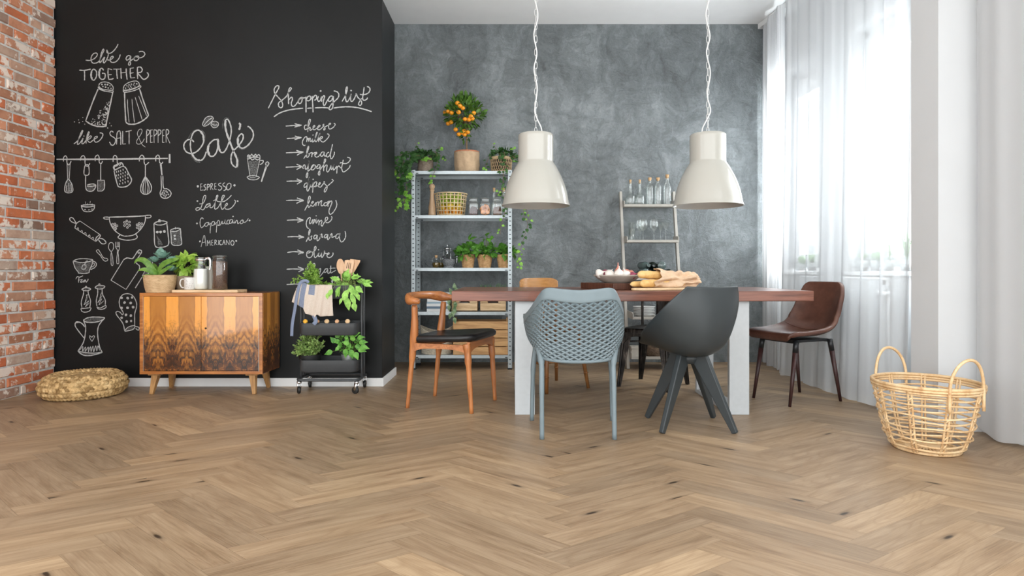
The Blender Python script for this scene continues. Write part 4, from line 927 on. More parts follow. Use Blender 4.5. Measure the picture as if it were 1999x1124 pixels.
for s in (-1, 1):
    b = MB(); b.tube([(0.195*s, -0.19, 0), (0.175*s, -0.165, 0.22), (0.155*s, -0.15, 0.44), (0.158*s, -0.156, 0.60), (0.165*s, -0.17, 0.74)], [0.013, 0.015, 0.016, 0.0135, 0.011], 10)
    lg = b.build('leg', M_cane, wc)
    b = MB(); b.tube([(0.185*s, -0.178, 0.105), (0.1845*s, -0.1775, 0.113)], 0.018, 10); b.build('leg_ring', M_cane, lg)
    b = MB(); b.tube([(0.195*s, 0.195, 0), (0.17*s, 0.165, 0.22), (0.14*s, 0.135, 0.43)], [0.013, 0.0155, 0.017], 10); lg = b.build('leg', M_cane, wc)
    b = MB(); b.tube([(0.184*s, 0.182, 0.11), (0.183*s, 0.181, 0.118)], 0.018, 10); b.build('leg_ring', M_cane, lg)
for z, p, q in ((0.20, (0.17, 0.165), (0.175, -0.165)), (0.20, (-0.17, 0.165), (-0.175, -0.165)), (0.215, (-0.17, 0.166), (0.17, 0.166)), (0.215, (-0.174, -0.166), (0.174, -0.166))):
    b = MB(); b.tube([(*p, z), ((p[0]+q[0])/2, (p[1]+q[1])/2, z), (*q, z)], [0.008, 0.011, 0.008], 8); b.build('stretcher', M_cane, wc)
for i in (-2, -1, 0, 1, 2):
    a = i*0.16; b = MB(); b.tube([(0.155*sin(a*1.6), -0.15*cos(a*1.6), 0.447), (0.36*sin(a), 0.165-0.36*cos(a)-0.0066, 0.735)], 0.0065, 8); b.build('spindle', M_honey, wc)

# ---------- distressed metal cafe chair
t = NT('worn_black_metal'); co = t.coord('Object'); n1 = t.noise(t.mapping(co, scale=(60, 60, 7)), 1.0, 5, 0.65); n2 = t.noise(co, 14.0, 3)
f = t.math('ADD', t.math('MULTIPLY', n1, 0.6), t.math('MULTIPLY', n2, 0.4))
t.base(t.ramp(f, [(0.40, (0.013, 0.012, 0.012)), (0.55, (0.045, 0.040, 0.036)), (0.72, (0.26, 0.22, 0.19))])); t.set(rough=0.34, metal=0.75, spec=0.5); M_worn = t.m
mc = thing('metal_chair', 'worn black metal cafe chair with slotted back splat behind the table', 'chair', (1.08, 4.694, 0), RD(143.8), 'chairs around the dining table')
def rr(hx, hy, r, n=5):
    P = []
    for cx, cy, a0 in ((hx-r, hy-r, 0), (-hx+r, hy-r, 90), (-hx+r, -hy+r, 180), (hx-r, -hy+r, 270)):
        for k in range(n+1): a = RD(a0+90*k/n); P.append((cx+r*cos(a), cy+r*sin(a)))
    return P
O = rr(0.178, 0.178, 0.045); n = len(O); vs = []; fs = []
R_ = [(1.0, 0.405), (1.0, 0.432), (0.985, 0.441), (0.95, 0.445), (0.9, 0.438), (0.45, 0.435)]
for f, z in R_: vs += [(x*f, y*f, z) for x, y in O]
for q in range(len(R_)-1):
    for i in range(n): j = (i+1) % n; fs.append((q*n+i, q*n+j, (q+1)*n+j, (q+1)*n+i))
fs.append(tuple((len(R_)-1)*n+i for i in range(n)))
b = MB(); b.add(vs, fs); b.build('seat', M_worn, mc)
for s in (-1, 1):
    for u in (-1, 1):
        tip = V(0.20*s, 0.198*u, 0); top = V(0.165*s, 0.165*u, 0.43); b = MB()
        # folded channel: two blades meeting on the outer corner
        b.beam(top+V(-0.030*s, 0, 0), tip+V(-0.010*s, 0, 0), 0.004, 0.075, up=(1, 0, 0), w2=0.004, d2=0.025)
        b.beam(top+V(0, -0.030*u, 0), tip+V(0, -0.010*u, 0), 0.004, 0.075, up=(0, 1, 0), w2=0.004, d2=0.025)
        b.tube([top, tip], [0.014, 0.010], 8); b.build('leg', M_worn, mc, smooth=False)
for p, q in (((-0.178, 0.178), (0.178, 0.178)), ((-0.178, -0.178), (0.178, -0.178)), ((0.178, -0.178), (0.178, 0.178)), ((-0.178, -0.178), (-0.178, 0.178))):
    apron(p, q, 0.30, 0.41, 0.085, 0.004).build('seat_skirt', M_worn, mc, smooth=False)
for s in (-1, 1):
    b = MB(); b.tube([(0.165*s, 0.165, 0.34), (-0.165*s, -0.165, 0.34)], 0.006, 8); b.build('cross_brace', M_worn, mc)
b = MB(); b.tube(spline([(-0.165, -0.17, 0.43), (-0.172, -0.182, 0.60), (-0.165, -0.198, 0.74), (-0.12, -0.205, 0.795), (0, -0.208, 0.80), (0.12, -0.205, 0.795), (0.165, -0.198, 0.74), (0.172, -0.182, 0.60), (0.165, -0.17, 0.43)], 6), 0.0105, 10); b.build('back_frame', M_worn, mc)
b = MB(); b.grid(lambda u, v: V((2*u-1)*lerp([(0, 0.048), (0.5, 0.055), (1, 0.072)], v), -0.171-0.036*v+0.006*(2*u-1)**2, 0.445+0.345*v), 8, 14); sp = b.build('back_splat', M_worn, mc, solid=0.003)
b = MB(); b.tube(spline([(-0.036, -0.190, 0.555), (-0.030, -0.189, 0.542), (0, -0.1885, 0.536), (0.030, -0.189, 0.542), (0.036, -0.190, 0.555)], 5), 0.003, 6); b.tube([(-0.012, -0.194, 0.565), (0, -0.194, 0.559), (0.012, -0.194, 0.565)], 0.0025, 6); b.build('embossed_rim', pm('bare_steel', (0.45, 0.42, 0.38), 0.35, 0.9), sp)
# ================================================================== plant builders
L_ivy = leafmat('ivy_leaf', (0.019, 0.054, 0.016), (0.070, 0.194, 0.043))
L_ivyb = leafmat('young_ivy_leaf', (0.155, 0.403, 0.046), (0.372, 0.713, 0.109))
L_basil = leafmat('basil_leaf', (0.046, 0.178, 0.022), (0.217, 0.512, 0.078))
L_sage = leafmat('sage_leaf', (0.178, 0.419, 0.062), (0.512, 0.868, 0.202), rough=0.6)
L_thyme = leafmat('thyme_leaf', (0.101, 0.240, 0.034), (0.434, 0.666, 0.132))
L_oreg = leafmat('oregano_leaf', (0.132, 0.248, 0.062), (0.465, 0.651, 0.202))
L_mint = leafmat('mint_leaf', (0.062, 0.248, 0.034), (0.295, 0.651, 0.116))
L_citrus = leafmat('citrus_leaf', (0.031, 0.093, 0.019), (0.171, 0.341, 0.054), rough=0.35)
L_orchid = leafmat('strap_leaf', (0.085, 0.217, 0.034), (0.264, 0.480, 0.085), rough=0.35)
L_succ = leafmat('blue_succulent', (0.147, 0.333, 0.271), (0.419, 0.666, 0.558), rough=0.55)
L_lime = leafmat('lime_leaf', (0.217, 0.449, 0.046), (0.666, 0.899, 0.186))
L_cact = leafmat('sill_plant_leaf', (0.186, 0.310, 0.186), (0.465, 0.651, 0.403))
M_stem = pm('green_stem', (0.16, 0.20, 0.06), 0.6); M_bark = pm('brown_stem', (0.20, 0.13, 0.075), 0.8, var=0.25, scale=40); M_soil = pm('potting_soil', (0.035, 0.024, 0.016), 0.95, var=0.4, scale=80, bump=0.8, bscale=200)
def rv(): 
    while True:
        p = V(rnd(-1, 1), rnd(-1, 1), rnd(-1, 1))
        if 0.05 < p.length < 1: return p
def bush(b, c, r, n, L, W, up=0.4, shell=0.5, bend=0.35, shape=(0.12, 0.75, 1.0, 0.72, 0.0), zmin=-1):
    c = Vector(c)
    for _ in range(n):
        p = rv(); 
        if p.z < zmin: p.z = -p.z*0.3
        p = p.normalized()*(shell+(1-shell)*random.random()**0.5)
        q = c+V(p.x*r[0], p.y*r[1], p.z*r[2]); d = (p+V(0, 0, up)+rv()*0.55).normalized()
        s = rnd(0.7, 1.2); b.leaf(q, d, p+V(0, 0, 0.8)+rv()*0.4, L*s, W*s, bend*rnd(0.3, 1.4), 0.2, shape=shape)
IVY = [(0, -0.05), (0.30, -0.12), (0.48, 0.12), (0.34, 0.30), (0.52, 0.55), (0.22, 0.58), (0, 1.0)]
def ivyleaf(b, p, d, nrm, s):
    d = Vector(d).normalized(); sd = d.cross(Vector(nrm)); sd = sd.normalized() if sd.length > 1e-4 else d.orthogonal().normalized(); nn = sd.cross(d).normalized()
    out = [(x, y) for x, y in IVY]+[(-x, y) for x, y in IVY[-2:0:-1]]
    vs = [Vector(p)+d*0.3*s]+[Vector(p)+sd*x*s+d*y*s+nn*(-0.18*abs(x)*s-0.12*y*y*s) for x, y in out]; n = len(out)
    b.add(vs, [(0, 1+k, 1+(k+1) % n) for k in range(n)])
def ivy_strand(b, st, pts, size, step=0.022, spread=0.018, bright=None, tipn=3):
    P = spline(pts, 8); st.tube(P, 0.0018, 5); acc = 0; tot = sum((c-a).length for a, c in zip(P, P[1:])); run = 0
    for a, c in zip(P, P[1:]):
        d = (c-a); acc += d.length; run += d.length
        while acc > step:
            acc -= step; o = V(rnd(-1, 1), rnd(-1.2, 0.3), rnd(-0.6, 0.8))
            tgt = bright if (bright is not None and run > tot*0.82) else b
            ivyleaf(tgt, c+o*spread, V(o.x, -0.3, -0.6)+rv()*0.5, V(o.x*0.4, -1, 0.55)+rv()*0.5, size*rnd(0.6, 1.2))
def stems(b, base, tips, r=0.0015):
    for t in tips: m = Vector(base).lerp(Vector(t), 0.5)+rv()*0.008; b.tube(spline([base, m, t], 4), r, 5)
def round_pot(b, r0, r1, h, wall=0.006, n=36, lip=0.0):
    b.shell([(0.0005, 0.0), (r0, 0.0), (r0+(r1-r0)*0.5, h*0.5), (r1, h), (r1+lip, h+0.002), (r1-wall, h), (r0-wall+0.002, 0.02), (0.0005, 0.02)], n)
def weave_pot(b, r0, r1, h, rows, cols, amp=0.0022, bulge=0.0, wall=0.006):
    K = rows*6; N = cols*6
    def fn(u, v):
        th = 2*pi*u; j = v*rows; i = u*cols
        r = r0+(r1-r0)*v+bulge*sin(pi*v); w = sin(pi*j); s = sin(2*pi*i+(pi if int(j) % 2 else 0))
        r += amp*abs(w)*(0.45+0.55*s); return V(r*cos(th), r*sin(th), h*v)
    b.grid(fn, N, K+1, closeu=True)
    b.shell([(r1, h), (r1-wall, h+0.001), (r0-wall, 0.012), (0.0005, 0.012)], 40); b.shell([(0.0005, 0.0), (r0, 0.0)], 40)
def soil(b, r, z): b.lathe([(r, z-0.004), (r*0.7, z+0.003), (0.0005, z+0.005)], 20)

# ================================================================== galvanised shelf unit against the grey wall
M_galv = pm('galvanised_steel', (0.42, 0.465, 0.48), 0.38, 0.5, var=0.07, scale=45)
M_hole = pm('slot_shadow', (0.035, 0.04, 0.042), 0.9)
UX, UY = -0.4455, 5.59
unit = thing('shelf_unit', 'galvanised steel shelf unit with five shelves and perforated posts', 'shelf', (UX, UY, 0))
for sx in (-1, 1):
    for sy in (-1, 1):
        b = MB(); x0 = 0.447*sx; y0 = 0.152*sy
        b.box((min(x0, x0-0.037*sx), min(y0, y0-0.002*sy), 0.004), (max(x0, x0-0.037*sx), max(y0, y0-0.002*sy), 1.765))
        b.box((min(x0, x0-0.002*sx), min(y0, y0-0.037*sy), 0.004), (max(x0, x0-0.002*sx), max(y0, y0-0.037*sy), 1.765))
        for k in range(44):
            z = 0.045+k*0.0395; xc = x0-0.019*sx
            b.box((xc-0.0075, y0-0.0026 if sy < 0 else y0-0.003, z), (xc+0.0075, y0+0.0006 if sy > 0 else y0-0.0004, z+0.0075), 1)
            if sy < 0: b.box((xc-0.0075, y0+0.0021, z), (xc+0.0075, y0+0.0026, z+0.0075), 1)
        b.box((min(x0, x0-0.04*sx), min(y0, y0-0.04*sy), 0), (max(x0, x0-0.04*sx), max(y0, y0-0.04*sy), 0.012), 1)
        b.build('post', [M_galv, M_hole], unit, smooth=False)
SZ = [1.756, 1.365, 0.899, 0.510, 0.127]
for z in SZ:
    b = MB(); x = 0.4445; y = 0.1495; h = 0.030
    b.box((-x, -y, z-0.003), (x, y, z)); b.box((-x, -y, z-h), (x, -y+0.0025, z-0.003)); b.box((-x, y-0.0025, z-h), (x, y, z-0.003)); b.box((-x, -y, z-h), (-x+0.0025, y, z-0.003)); b.box((x-0.0025, -y, z-h), (x, y, z-0.003))
    b.box((-x, -y, z-h), (x, -y+0.014, z-h+0.002)); b.box((-x, y-0.014, z-h), (x, y, z-h+0.002))
    for sx in (-1, 1):
        b.box((sx*0.395-0.011, -y-0.0006, z-h+0.006), (sx*0.395+0.011, -y, z-h+0.013), 1)
        b.box((sx*0.395-0.011, y-0.0032, z-h+0.006), (sx*0.395+0.011, y-0.0025, z-h+0.013), 1)
    b.build('shelf_board', [M_galv, M_hole], unit, smooth=False)
def shelfpos(px, Y, lvl): return ((px-1000)*Y/FPX, Y, SZ[lvl]+0.0008)

# ---------- top shelf: ivy, citrus tree, ivy
M_barkpot = weave('bark_pot', (0.12, 0.085, 0.06), (0.36, 0.29, 0.23)); M_paper = pm('crumpled_kraft_paper', (0.53, 0.375, 0.235), 0.85, var=0.14, scale=14, bump=0.9, bscale=9, bdist=0.02)
M_terra = pm('terracotta', (0.52, 0.195, 0.10), 0.8); M_straw = weave('pale_straw', (0.36, 0.235, 0.12), (0.66, 0.50, 0.31)); M_wick = weave('honey_wicker', (0.33, 0.17, 0.065), (0.66, 0.42, 0.21))
p = shelfpos(831, 5.58, 0)
ivy = thing('potted_ivy', 'trailing ivy in a grey bark pot, corner of the top shelf beside the black wall', 'plant', p)
b = MB(); b.lathe([(0.068, 0), (0.072, 0.005), (0.066, 0.06), (0.070, 0.12), (0.074, 0.135), (0.062, 0.135), (0.0005, 0.12)], 30, disp=lambda th, i: 0.004*sin(7*th+i)+0.003*sin(13*th)); b.build('pot', M_barkpot, ivy)
b = MB(); b2 = MB(); st = MB(); z = 0.14
bush(b, (0, 0, z), (0.10, 0.07, 0.06), 10, 0.03, 0.02)
for k in range(150):
    q = rv(); ivyleaf(b, V(q.x*0.135-0.01, q.y*0.08, z+0.015+q.z*0.05), q+V(0, -0.6, 0.1), V(q.x*0.3, -0.8, 0.8)+rv()*0.5, rnd(0.022, 0.038))
for pts, s in (([(-.03, -.03, z), (-.12, -.10, z+.02), (-.17, -.16, z-.05), (-.175, -.18, z-.20), (-.16, -.185, z-.38), (-.155, -.19, z-.47)], 0.040),
               ([(-.05, -.05, z), (-.10, -.14, z-.02), (-.135, -.18, z-.14), (-.14, -.185, z-.30), (-.125, -.19, z-.40)], 0.040), ([(-.02, -.05, z), (-.14, -.12, z+.03), (-.215, -.17, z-.03), (-.235, -.19, z-.12), (-.225, -.195, z-.2)], 0.038),
               ([(-.03, -.02, z), (-.19, -.14, z-.08), (-.205, -.19, z-.22), (-.20, -.19, z-.36), (-.225, -.195, z-.50)], 0.036), ([(0, -.05, z), (-.08, -.12, z), (-.115, -.18, z-.08), (-.12, -.185, z-.22)], 0.04), ([(0, 0, z), (-.06, -.02, z+.08), (-.085, -.03, z+.13)], 0.030),
               ([(.02, -.04, z), (.09, -.10, z+.04), (.13, -.16, z-.02), (.12, -.185, z-.12), (.09, -.19, z-.20), (.085, -.19, z-.26)], 0.034), ([(.03, -.02, z), (.10, -.03, z+.05), (.135, -.04, z+.10)], 0.03), ([(.03, -.03, z), (.13, -.06, z+.02), (.17, -.08, z-.03), (.20, -.10, z-.04)], 0.033)):
    ivy_strand(b, st, pts, s, bright=b2, step=0.014 if s > 0.037 else 0.02, spread=0.022)
for k in range(10): ivyleaf(b2, V(0.02+rnd(-.03, .04), -0.085, z-0.02+rnd(-.012, .012)), V(rnd(-1, 1), -.3, -.4), V(0, -1, .5)+rv()*.3, 0.03)
b.build('foliage', L_ivy, ivy); b2.build('young_leaves', L_ivyb, ivy, label='bright young ivy leaves'); st.build('stem', M_bark, ivy)

p = shelfpos(912, 5.575, 0)
ct = thing('citrus_tree', 'small orange tree with ripe fruit in a kraft-paper wrapped pot on the top shelf', 'plant', p)
b = MB(); b.lathe([(0.095, 0), (0.108, 0.012), (0.112, 0.07), (0.113, 0.15), (0.115, 0.182), (0.109, 0.184), (0.10, 0.17), (0.0005, 0.168)], 48, disp=lambda th, i: 0.0035*sin(9*th+i*1.3)+0.003*sin(17*th+2*i)); b.build('paper_wrap', M_paper, ct)
b = MB(); b.shell([(0.104, 0.165), (0.112, 0.184), (0.113, 0.194), (0.105, 0.196), (0.100, 0.18)], 40); b.build('pot', M_terra, ct)
b = MB(); soil(b, 0.10, 0.178); b.build('soil', M_soil, ct)
b = MB(); b.tube(spline([(0, 0, 0.17), (-0.003, 0, 0.28), (0.002, 0, 0.40), (-0.015, 0, 0.52)], 5), 0.0085, 8)
for k in range(14): a = rnd(0, 6.28); b.tube(spline([(0, 0, rnd(.34, .48)), (0.06*cos(a), 0.05*sin(a), rnd(.48, .56)), (0.13*cos(a), 0.09*sin(a), rnd(.5, .64))], 4), 0.0035, 5)
b.build('trunk', M_bark, ct)
b = MB(); bush(b, (-0.02, 0, 0.545), (0.165, 0.12, 0.125), 420, 0.055, 0.026, up=0.5, shell=0.35, bend=0.3); bush(b, (-0.02, 0, 0.36), (0.05, 0.05, 0.06), 34, 0.045, 0.024); bush(b, (-.02, 0, 0.66), (0.09, 0.08, 0.03), 60, 0.06, 0.022, up=1.4)
b.build('foliage', L_citrus, ct)
M_orange = pm('orange_peel', (0.88, 0.33, 0.016), 0.4, var=0.06, scale=14, bump=0.2, bscale=260, bdist=0.001)
for fx, fy in ((508, 177), (437, 229), (464, 243), (432, 304), (528, 200), (549, 217), (625, 247), (604, 272), (589, 293), (561, 291), (614, 285), (517, 245), (490, 355), (512, 389), (550, 367), (579, 373), (555, 391), (537, 378), (410, 222), (455, 300)):
    q = at(760+fx/3.747, 160+fy/3.747, 5.575)-Vector(p); dy = -sqrt(max(0, 1-((q.x+.02)/.17)**2-((q.z-.545)/.135)**2))*0.12 if q.z > 0.43 else -0.035
    b = MB(); b.ball((q.x, dy, q.z), rnd(0.019, 0.0225), 16, 12, (1, 1, 0.92)); b.build('orange_fruit', M_orange, ct)

p = shelfpos(979, 5.575, 0)
iv2 = thing('potted_ivy', 'trailing ivy in a pale lattice basket on the top shelf beside the pendant lamp', 'plant', p)
b = MB(); b.lathe([(0.0005, 0.004), (0.084, 0.004), (0.09, 0.13), (0.0005, 0.125)], 28); b.build('inner_pot', pm('dark_inner_pot', (0.05, 0.035, 0.025), 0.9), iv2)
b = MB()
for k in range(26):
    for sg in (-1, 1): b.tube([(r*cos(2*pi*k/26+sg*v*0.42), r*sin(2*pi*k/26+sg*v*0.42), 0.008+0.108*v) for v, r in ((q/6, 0.089+0.008*q/6) for q in range(7))], 0.0026, 4)
b.shell([(0.0005, 0.0), (0.094, 0.0), (0.096, 0.012), (0.09, 0.014)], 32); b.shell([(0.094, 0.114), (0.101, 0.116), (0.102, 0.14), (0.093, 0.142)], 32); b.build('lattice_basket', M_straw, iv2)
b = MB(); b2 = MB(); st = MB(); z = 0.145
for k in range(150):
    q = rv(); ivyleaf(b, V(q.x*0.125+0.02, q.y*0.08, z+0.02+q.z*0.055), q+V(0, -0.6, 0.1), V(q.x*0.3, -0.8, 0.8)+rv()*0.5, rnd(0.022, 0.037))
for pts, s in (([(-.02, -.03, z), (-.01, -.10, z+.02), (.005, -.16, z-.08), (.02, -.185, z-.22), (.0, -.19, z-.33), (-.045, -.19, z-.36)], .034), ([(-.03, 0, z), (-.10, -.04, z+.0), (-.135, -.08, z-.08), (-.155, -.10, z-.13)], .032), ([(.0, -.03, z), (.03, -.12, z+.02), (.03, -.185, z-.14), (.015, -.19, z-.34), (.035, -.19, z-.50), (.0, -.195, z-.64), (-.005, -.195, z-.71)], .030),
               ([(0, 0, z), (-.05, -.02, z+.08), (-.075, -.03, z+.12)], .028), ([(.05, 0, z), (.10, -.02, z+.07)], .028), ([(.06, -.02, z), (.11, -.08, z-.01), (.13, -.12, z-.07)], .032),
               ([(.05, .02, z), (.16, -.12, z-.02), (.21, -.16, z-.25), (.20, -.17, z-.52), (.235, -.17, z-.62), (.19, -.17, z-.78), (.155, -.17, z-.92), (.17, -.17, z-1.0)], .034), ([(.05, .02, z), (.15, -.12, z-.05), (.19, -.16, z-.3), (.23, -.17, z-.5), (.25, -.175, z-.6)], .032)):
    ivy_strand(b, st, pts, s, bright=b2, step=0.026, spread=0.02)
b.build('foliage', L_ivy, iv2); b2.build('young_leaves', L_ivyb, iv2, label='bright young ivy leaves'); st.build('stem', M_bark, iv2)

# ---------- second shelf: pepper mill, fruit basket, jars, corked bottles
M_beech = wood('pale_beech', (0.48, 0.30, 0.17), (0.70, 0.49, 0.31), 2.0, axis=2, rough=0.45, ring=3); M_chrome = pm('chrome', (0.75, 0.76, 0.77), 0.12, 1.0, var=0.02)
M_glass = thin_glass('clear_glass'); M_cork = pm('cork', (0.62, 0.39, 0.20), 0.85, var=0.2, scale=90)
p = shelfpos(844, 5.545, 1); pmill = thing('pepper_mill', 'tall turned wooden pepper mill on the second shelf', 'pepper mill', p)
b = MB(); b.lathe([(0.0005, 0), (0.033, 0.0), (0.034, 0.02), (0.031, 0.055), (0.033, 0.062), (0.031, 0.068), (0.033, 0.076), (0.031, 0.084), (0.026, 0.11), (0.021, 0.16), (0.017, 0.21), (0.017, 0.225), (0.022, 0.230), (0.022, 0.238), (0.0005, 0.239)], 28); b.build('body', M_beech, pmill)
b = MB(); b.lathe([(0.0005, 0.2395), (0.018, 0.2395), (0.019, 0.245), (0.025, 0.258), (0.026, 0.272), (0.020, 0.285), (0.008, 0.291), (0.0005, 0.291)], 28); b.build('head', M_beech, pmill)
b = MB(); b.lathe([(0.0005, 0.2915), (0.006, 0.2915), (0.007, 0.298), (0.005, 0.304), (0.0005, 0.305)], 14); b.build('knob', M_chrome, pmill)
p = shelfpos(881, 5.575, 1); fb = thing('fruit_basket', 'pale open-weave basket full of limes and lemons on the second shelf', 'basket', p)
M_split = weave('split_cane', (0.60, 0.43, 0.23), (0.84, 0.68, 0.44))
b = MB(); R = lambda z: 0.122+0.021*(z/0.205)
for k in range(25): a = 2*pi*k/25; b.beam((R(0)*cos(a), R(0)*sin(a), 0.004), (R(.2)*cos(a), R(.2)*sin(a), 0.2), 0.0105, 0.0022, up=(cos(a), sin(a), 0))
for k in range(6): z = 0.006+0.0335*k; b.shell([(R(z)+.0012, z), (R(z)+.0036, z), (R(z)+.0036, z+.0085), (R(z)+.0012, z+.0085), (R(z)+.0012, z)], 48)
b.shell([(0.0005, 0.0), (R(0)+.002, 0.0), (R(0)+.002, 0.004), (0.0005, 0.004)], 40); b.build('basket_weave', M_split, fb)
b = MB(); b.tube([(0.146*cos(2*pi*k/40), 0.146*sin(2*pi*k/40), 0.2) for k in range(40)], 0.006, 8, closed=True); b.build('rim', M_split, fb)
M_lime = pm('lime_peel', (0.36, 0.50, 0.05), 0.4, var=0.2, bump=0.15, bscale=220, bdist=0.001); M_lemon = pm('lemon_peel', (0.86, 0.60, 0.05), 0.4, var=0.08, bump=0.2, bscale=220, bdist=0.001)
def fruit(nm, lab, cat, m, c, r, grp, long=1.0):
    b = MB(); prof = [(max(sin(pi*i/12), 1e-5)*r, -cos(pi*i/12)*r*long) for i in range(13)]
    if long > 1.05: prof[0] = (1e-5, -r*long*1.12); prof[-1] = (1e-5, r*long*1.14)
    M = Matrix.Rotation(rnd(0, 3), 4, 'Z') @ Matrix.Rotation(rnd(0.6, 1.5), 4, 'X'); b.lathe(prof, 18, (0, 0, 0), M); o = b.build(nm, m); o.location = c; tag(o, lab, cat, grp); return o
for lvl in range(4):
    for k in range(6):
        a = 2*pi*(k+0.5*lvl)/6; rr_ = 0.078; c = (p[0]+rr_*cos(a), p[1]+rr_*sin(a), p[2]+0.036+lvl*0.046)
        nm, lab, cat, m, long = (('orange', 'orange lying low inside the open-weave basket on the shelf', 'orange', M_orange, 1.0), ('lemon', 'yellow lemon inside the open-weave basket on the shelf', 'lemon', M_lemon, 1.18), ('lime', 'green lime inside the open-weave basket on the shelf', 'lime', M_lime, 1.12), ('lime', 'green lime inside the open-weave basket on the shelf', 'lime', M_lime, 1.12))[lvl]
        fruit(nm, lab, cat, m, c, 0.0305, {'orange': 'oranges in the fruit basket', 'lemon': 'lemons in the fruit basket', 'lime': 'limes in the fruit basket'}[nm], long)
M_dried = pm('dried_flowers', (0.070, 0.022, 0.026), 0.8, var=0.6, scale=90); M_dor = pm('dried_orange', (0.70, 0.28, 0.08), 0.7, var=0.35, scale=40); M_dbr = pm('brown_pods', (0.15, 0.075, 0.05), 0.7, var=0.4, scale=60)
for px, lab, m, kind in ((925, 'square glass jar of dark dried petals on the second shelf', M_dried, 0), (948, 'square glass jar of dried orange slices on the second shelf', M_dor, 1), (971.5, 'square glass jar of brown pods on the second shelf', M_dbr, 2)):
    p = shelfpos(px, 5.51, 1); j = thing('storage_jar', lab, 'jar', p, 0, 'square storage jars on the shelf')
    O = rr(0.045, 0.045, 0.014, 4); n = len(O); b = MB(); vs = []; fs = []
    R_ = [(0.95, 0.0), (1, 0.006), (1, 0.112), (0.93, 0.122), (0.82, 0.127), (0.82, 0.148), (0.86, 0.152)]
    for f, z in R_: vs += [(x*f, y*f, z) for x, y in O]
    for q in range(len(R_)-1):
        for i in range(n): jn = (i+1) % n; fs.append((q*n+i, q*n+jn, (q+1)*n+jn, (q+1)*n+i))
    fs.append(tuple(range(n-1, -1, -1))); b.add(vs, fs); b.build('glass_body', M_glass, j, auto=60)
    b = MB()
    if kind == 1:
        for k in range(34):
            q = rv(); c = V(q.x*0.034, q.y*0.034, 0.055+q.z*0.048); M = Matrix.Rotation(rnd(0, 3), 4, 'Z') @ Matrix.Rotation(rnd(0.8, 1.57), 4, 'X'); b.lathe([(0.010, -0.002), (0.020, -0.002), (0.020, 0.002), (0.010, 0.002), (0.010, -0.002)], 14, c, M)
        for dx in (-.02, .02): b.lathe([(0.0005, 0), (0.015, 0.0), (0.02, -.001), (0.02, .003), (0.0005, .003)], 16, (dx, -0.041, 0.028), Matrix.Rotation(pi/2, 4, 'X'))
    else:
        for k in range(120):
            q = rv(); b.ball((q.x*0.036, q.y*0.036, 0.046+q.z*0.038), rnd(0.006, 0.010), 6, 4, (1, rnd(.5, 1), rnd(.5, 1)))
        b.box((-.036, -.036, 0.004), (.036, .036, 0.06))
    s_ = b.build('contents', m, j)
    b = MB(); b.lathe([(0.0005, 0.1525), (0.040, 0.1525), (0.042, 0.158), (0.03, 0.166), (0.0005, 0.168)], 28); b.build('lid', M_glass, j)
for px, lab in ((965, 'slim corked glass bottle behind the jars on the second shelf'), (984, 'corked glass bottle behind the jars, half hidden by the pendant lamp')):
    p = shelfpos(px, 5.66, 1); bt = thing('corked_bottle', lab, 'bottle', p)
    b = MB(); b.shell([(0.0005, 0.0), (0.03, 0.0), (0.032, 0.01), (0.032, 0.12), (0.02, 0.16), (0.012, 0.19), (0.012, 0.245), (0.014, 0.25), (0.009, 0.25)], 24); b.build('glass_body', M_glass, bt)
    b = MB(); b.lathe([(0.0005, 0.235), (0.0095, 0.235), (0.011, 0.27), (0.0005, 0.271)], 14); b.build('cork', M_cork, bt)

# ---------- third shelf: oil, French press, mortar, three basil pots
M_oil = pm('olive_oil', (0.14, 0.085, 0.010), 0.12, var=0.2)
for px, Y, lab in ((852, 5.53, 'round flask of olive oil with cork and handle on the third shelf'), (861, 5.60, 'second oil flask just behind the corked one, beside the mortar')):
    p = shelfpos(px, Y, 2); o = thing('oil_flask', lab, 'bottle', p)
    b = MB(); b.shell([(0.0005, 0.0), (0.024, 0.0), (0.035, 0.018), (0.038, 0.034), (0.032, 0.052), (0.016, 0.064), (0.012, 0.072), (0.013, 0.098), (0.016, 0.100)], 24); b.build('glass_body', M_glass, o)
    b = MB(); b.lathe([(0.0005, 0.0015), (0.023, 0.002), (0.0335, 0.018), (0.036, 0.033), (0.033, 0.046), (0.0005, 0.047)], 22); b.build('oil', M_oil, o)
    b = MB(); b.tube(spline([(-.012, 0, .094), (-.028, 0, .090), (-.034, 0, .070), (-.026, 0, .055)], 5), 0.0035, 6); b.build('handle', M_glass, o)
    if Y < 5.55: b = MB(); b.lathe([(0.0005, 0.088), (0.011, 0.088), (0.0135, 0.112), (0.0005, 0.113)], 14); b.build('cork', M_cork, o)
p = shelfpos(873.5, 5.66, 2); fp = thing('french_press', 'glass French press with chrome frame behind the mortar', 'coffee press', p)
b = MB(); b.shell([(0.0005, 0.006), (0.043, 0.006), (0.045, 0.012), (0.045, 0.165), (0.047, 0.168)], 28); b.build('glass_beaker', M_glass, fp)
b = MB(); b.lathe([(0.0005, 0.169), (0.047, 0.169), (0.047, 0.178), (0.03, 0.186), (0.0005, 0.187)], 28); b.tube([(0, 0, .186), (0, 0, .20)], 0.003, 6); b.ball((0, 0, .207), .010, 12, 8); b.build('lid', M_chrome, fp)
b = MB()
for k in range(4): a = pi/4+pi/2*k; b.tube([(0.047*cos(a), 0.047*sin(a), 0.0), (0.047*cos(a), 0.047*sin(a), 0.168)], 0.003, 6)
for z in (0.015, 0.15): b.shell([(0.046, z), (0.0485, z), (0.0485, z+.008), (0.046, z+.008), (0.046, z)], 28)
b.lathe([(0.0005, 0.10), (0.012, 0.10), (0.012, 0.165), (0.0005, 0.166)], 12); b.build('chrome_frame', M_chrome, fp)
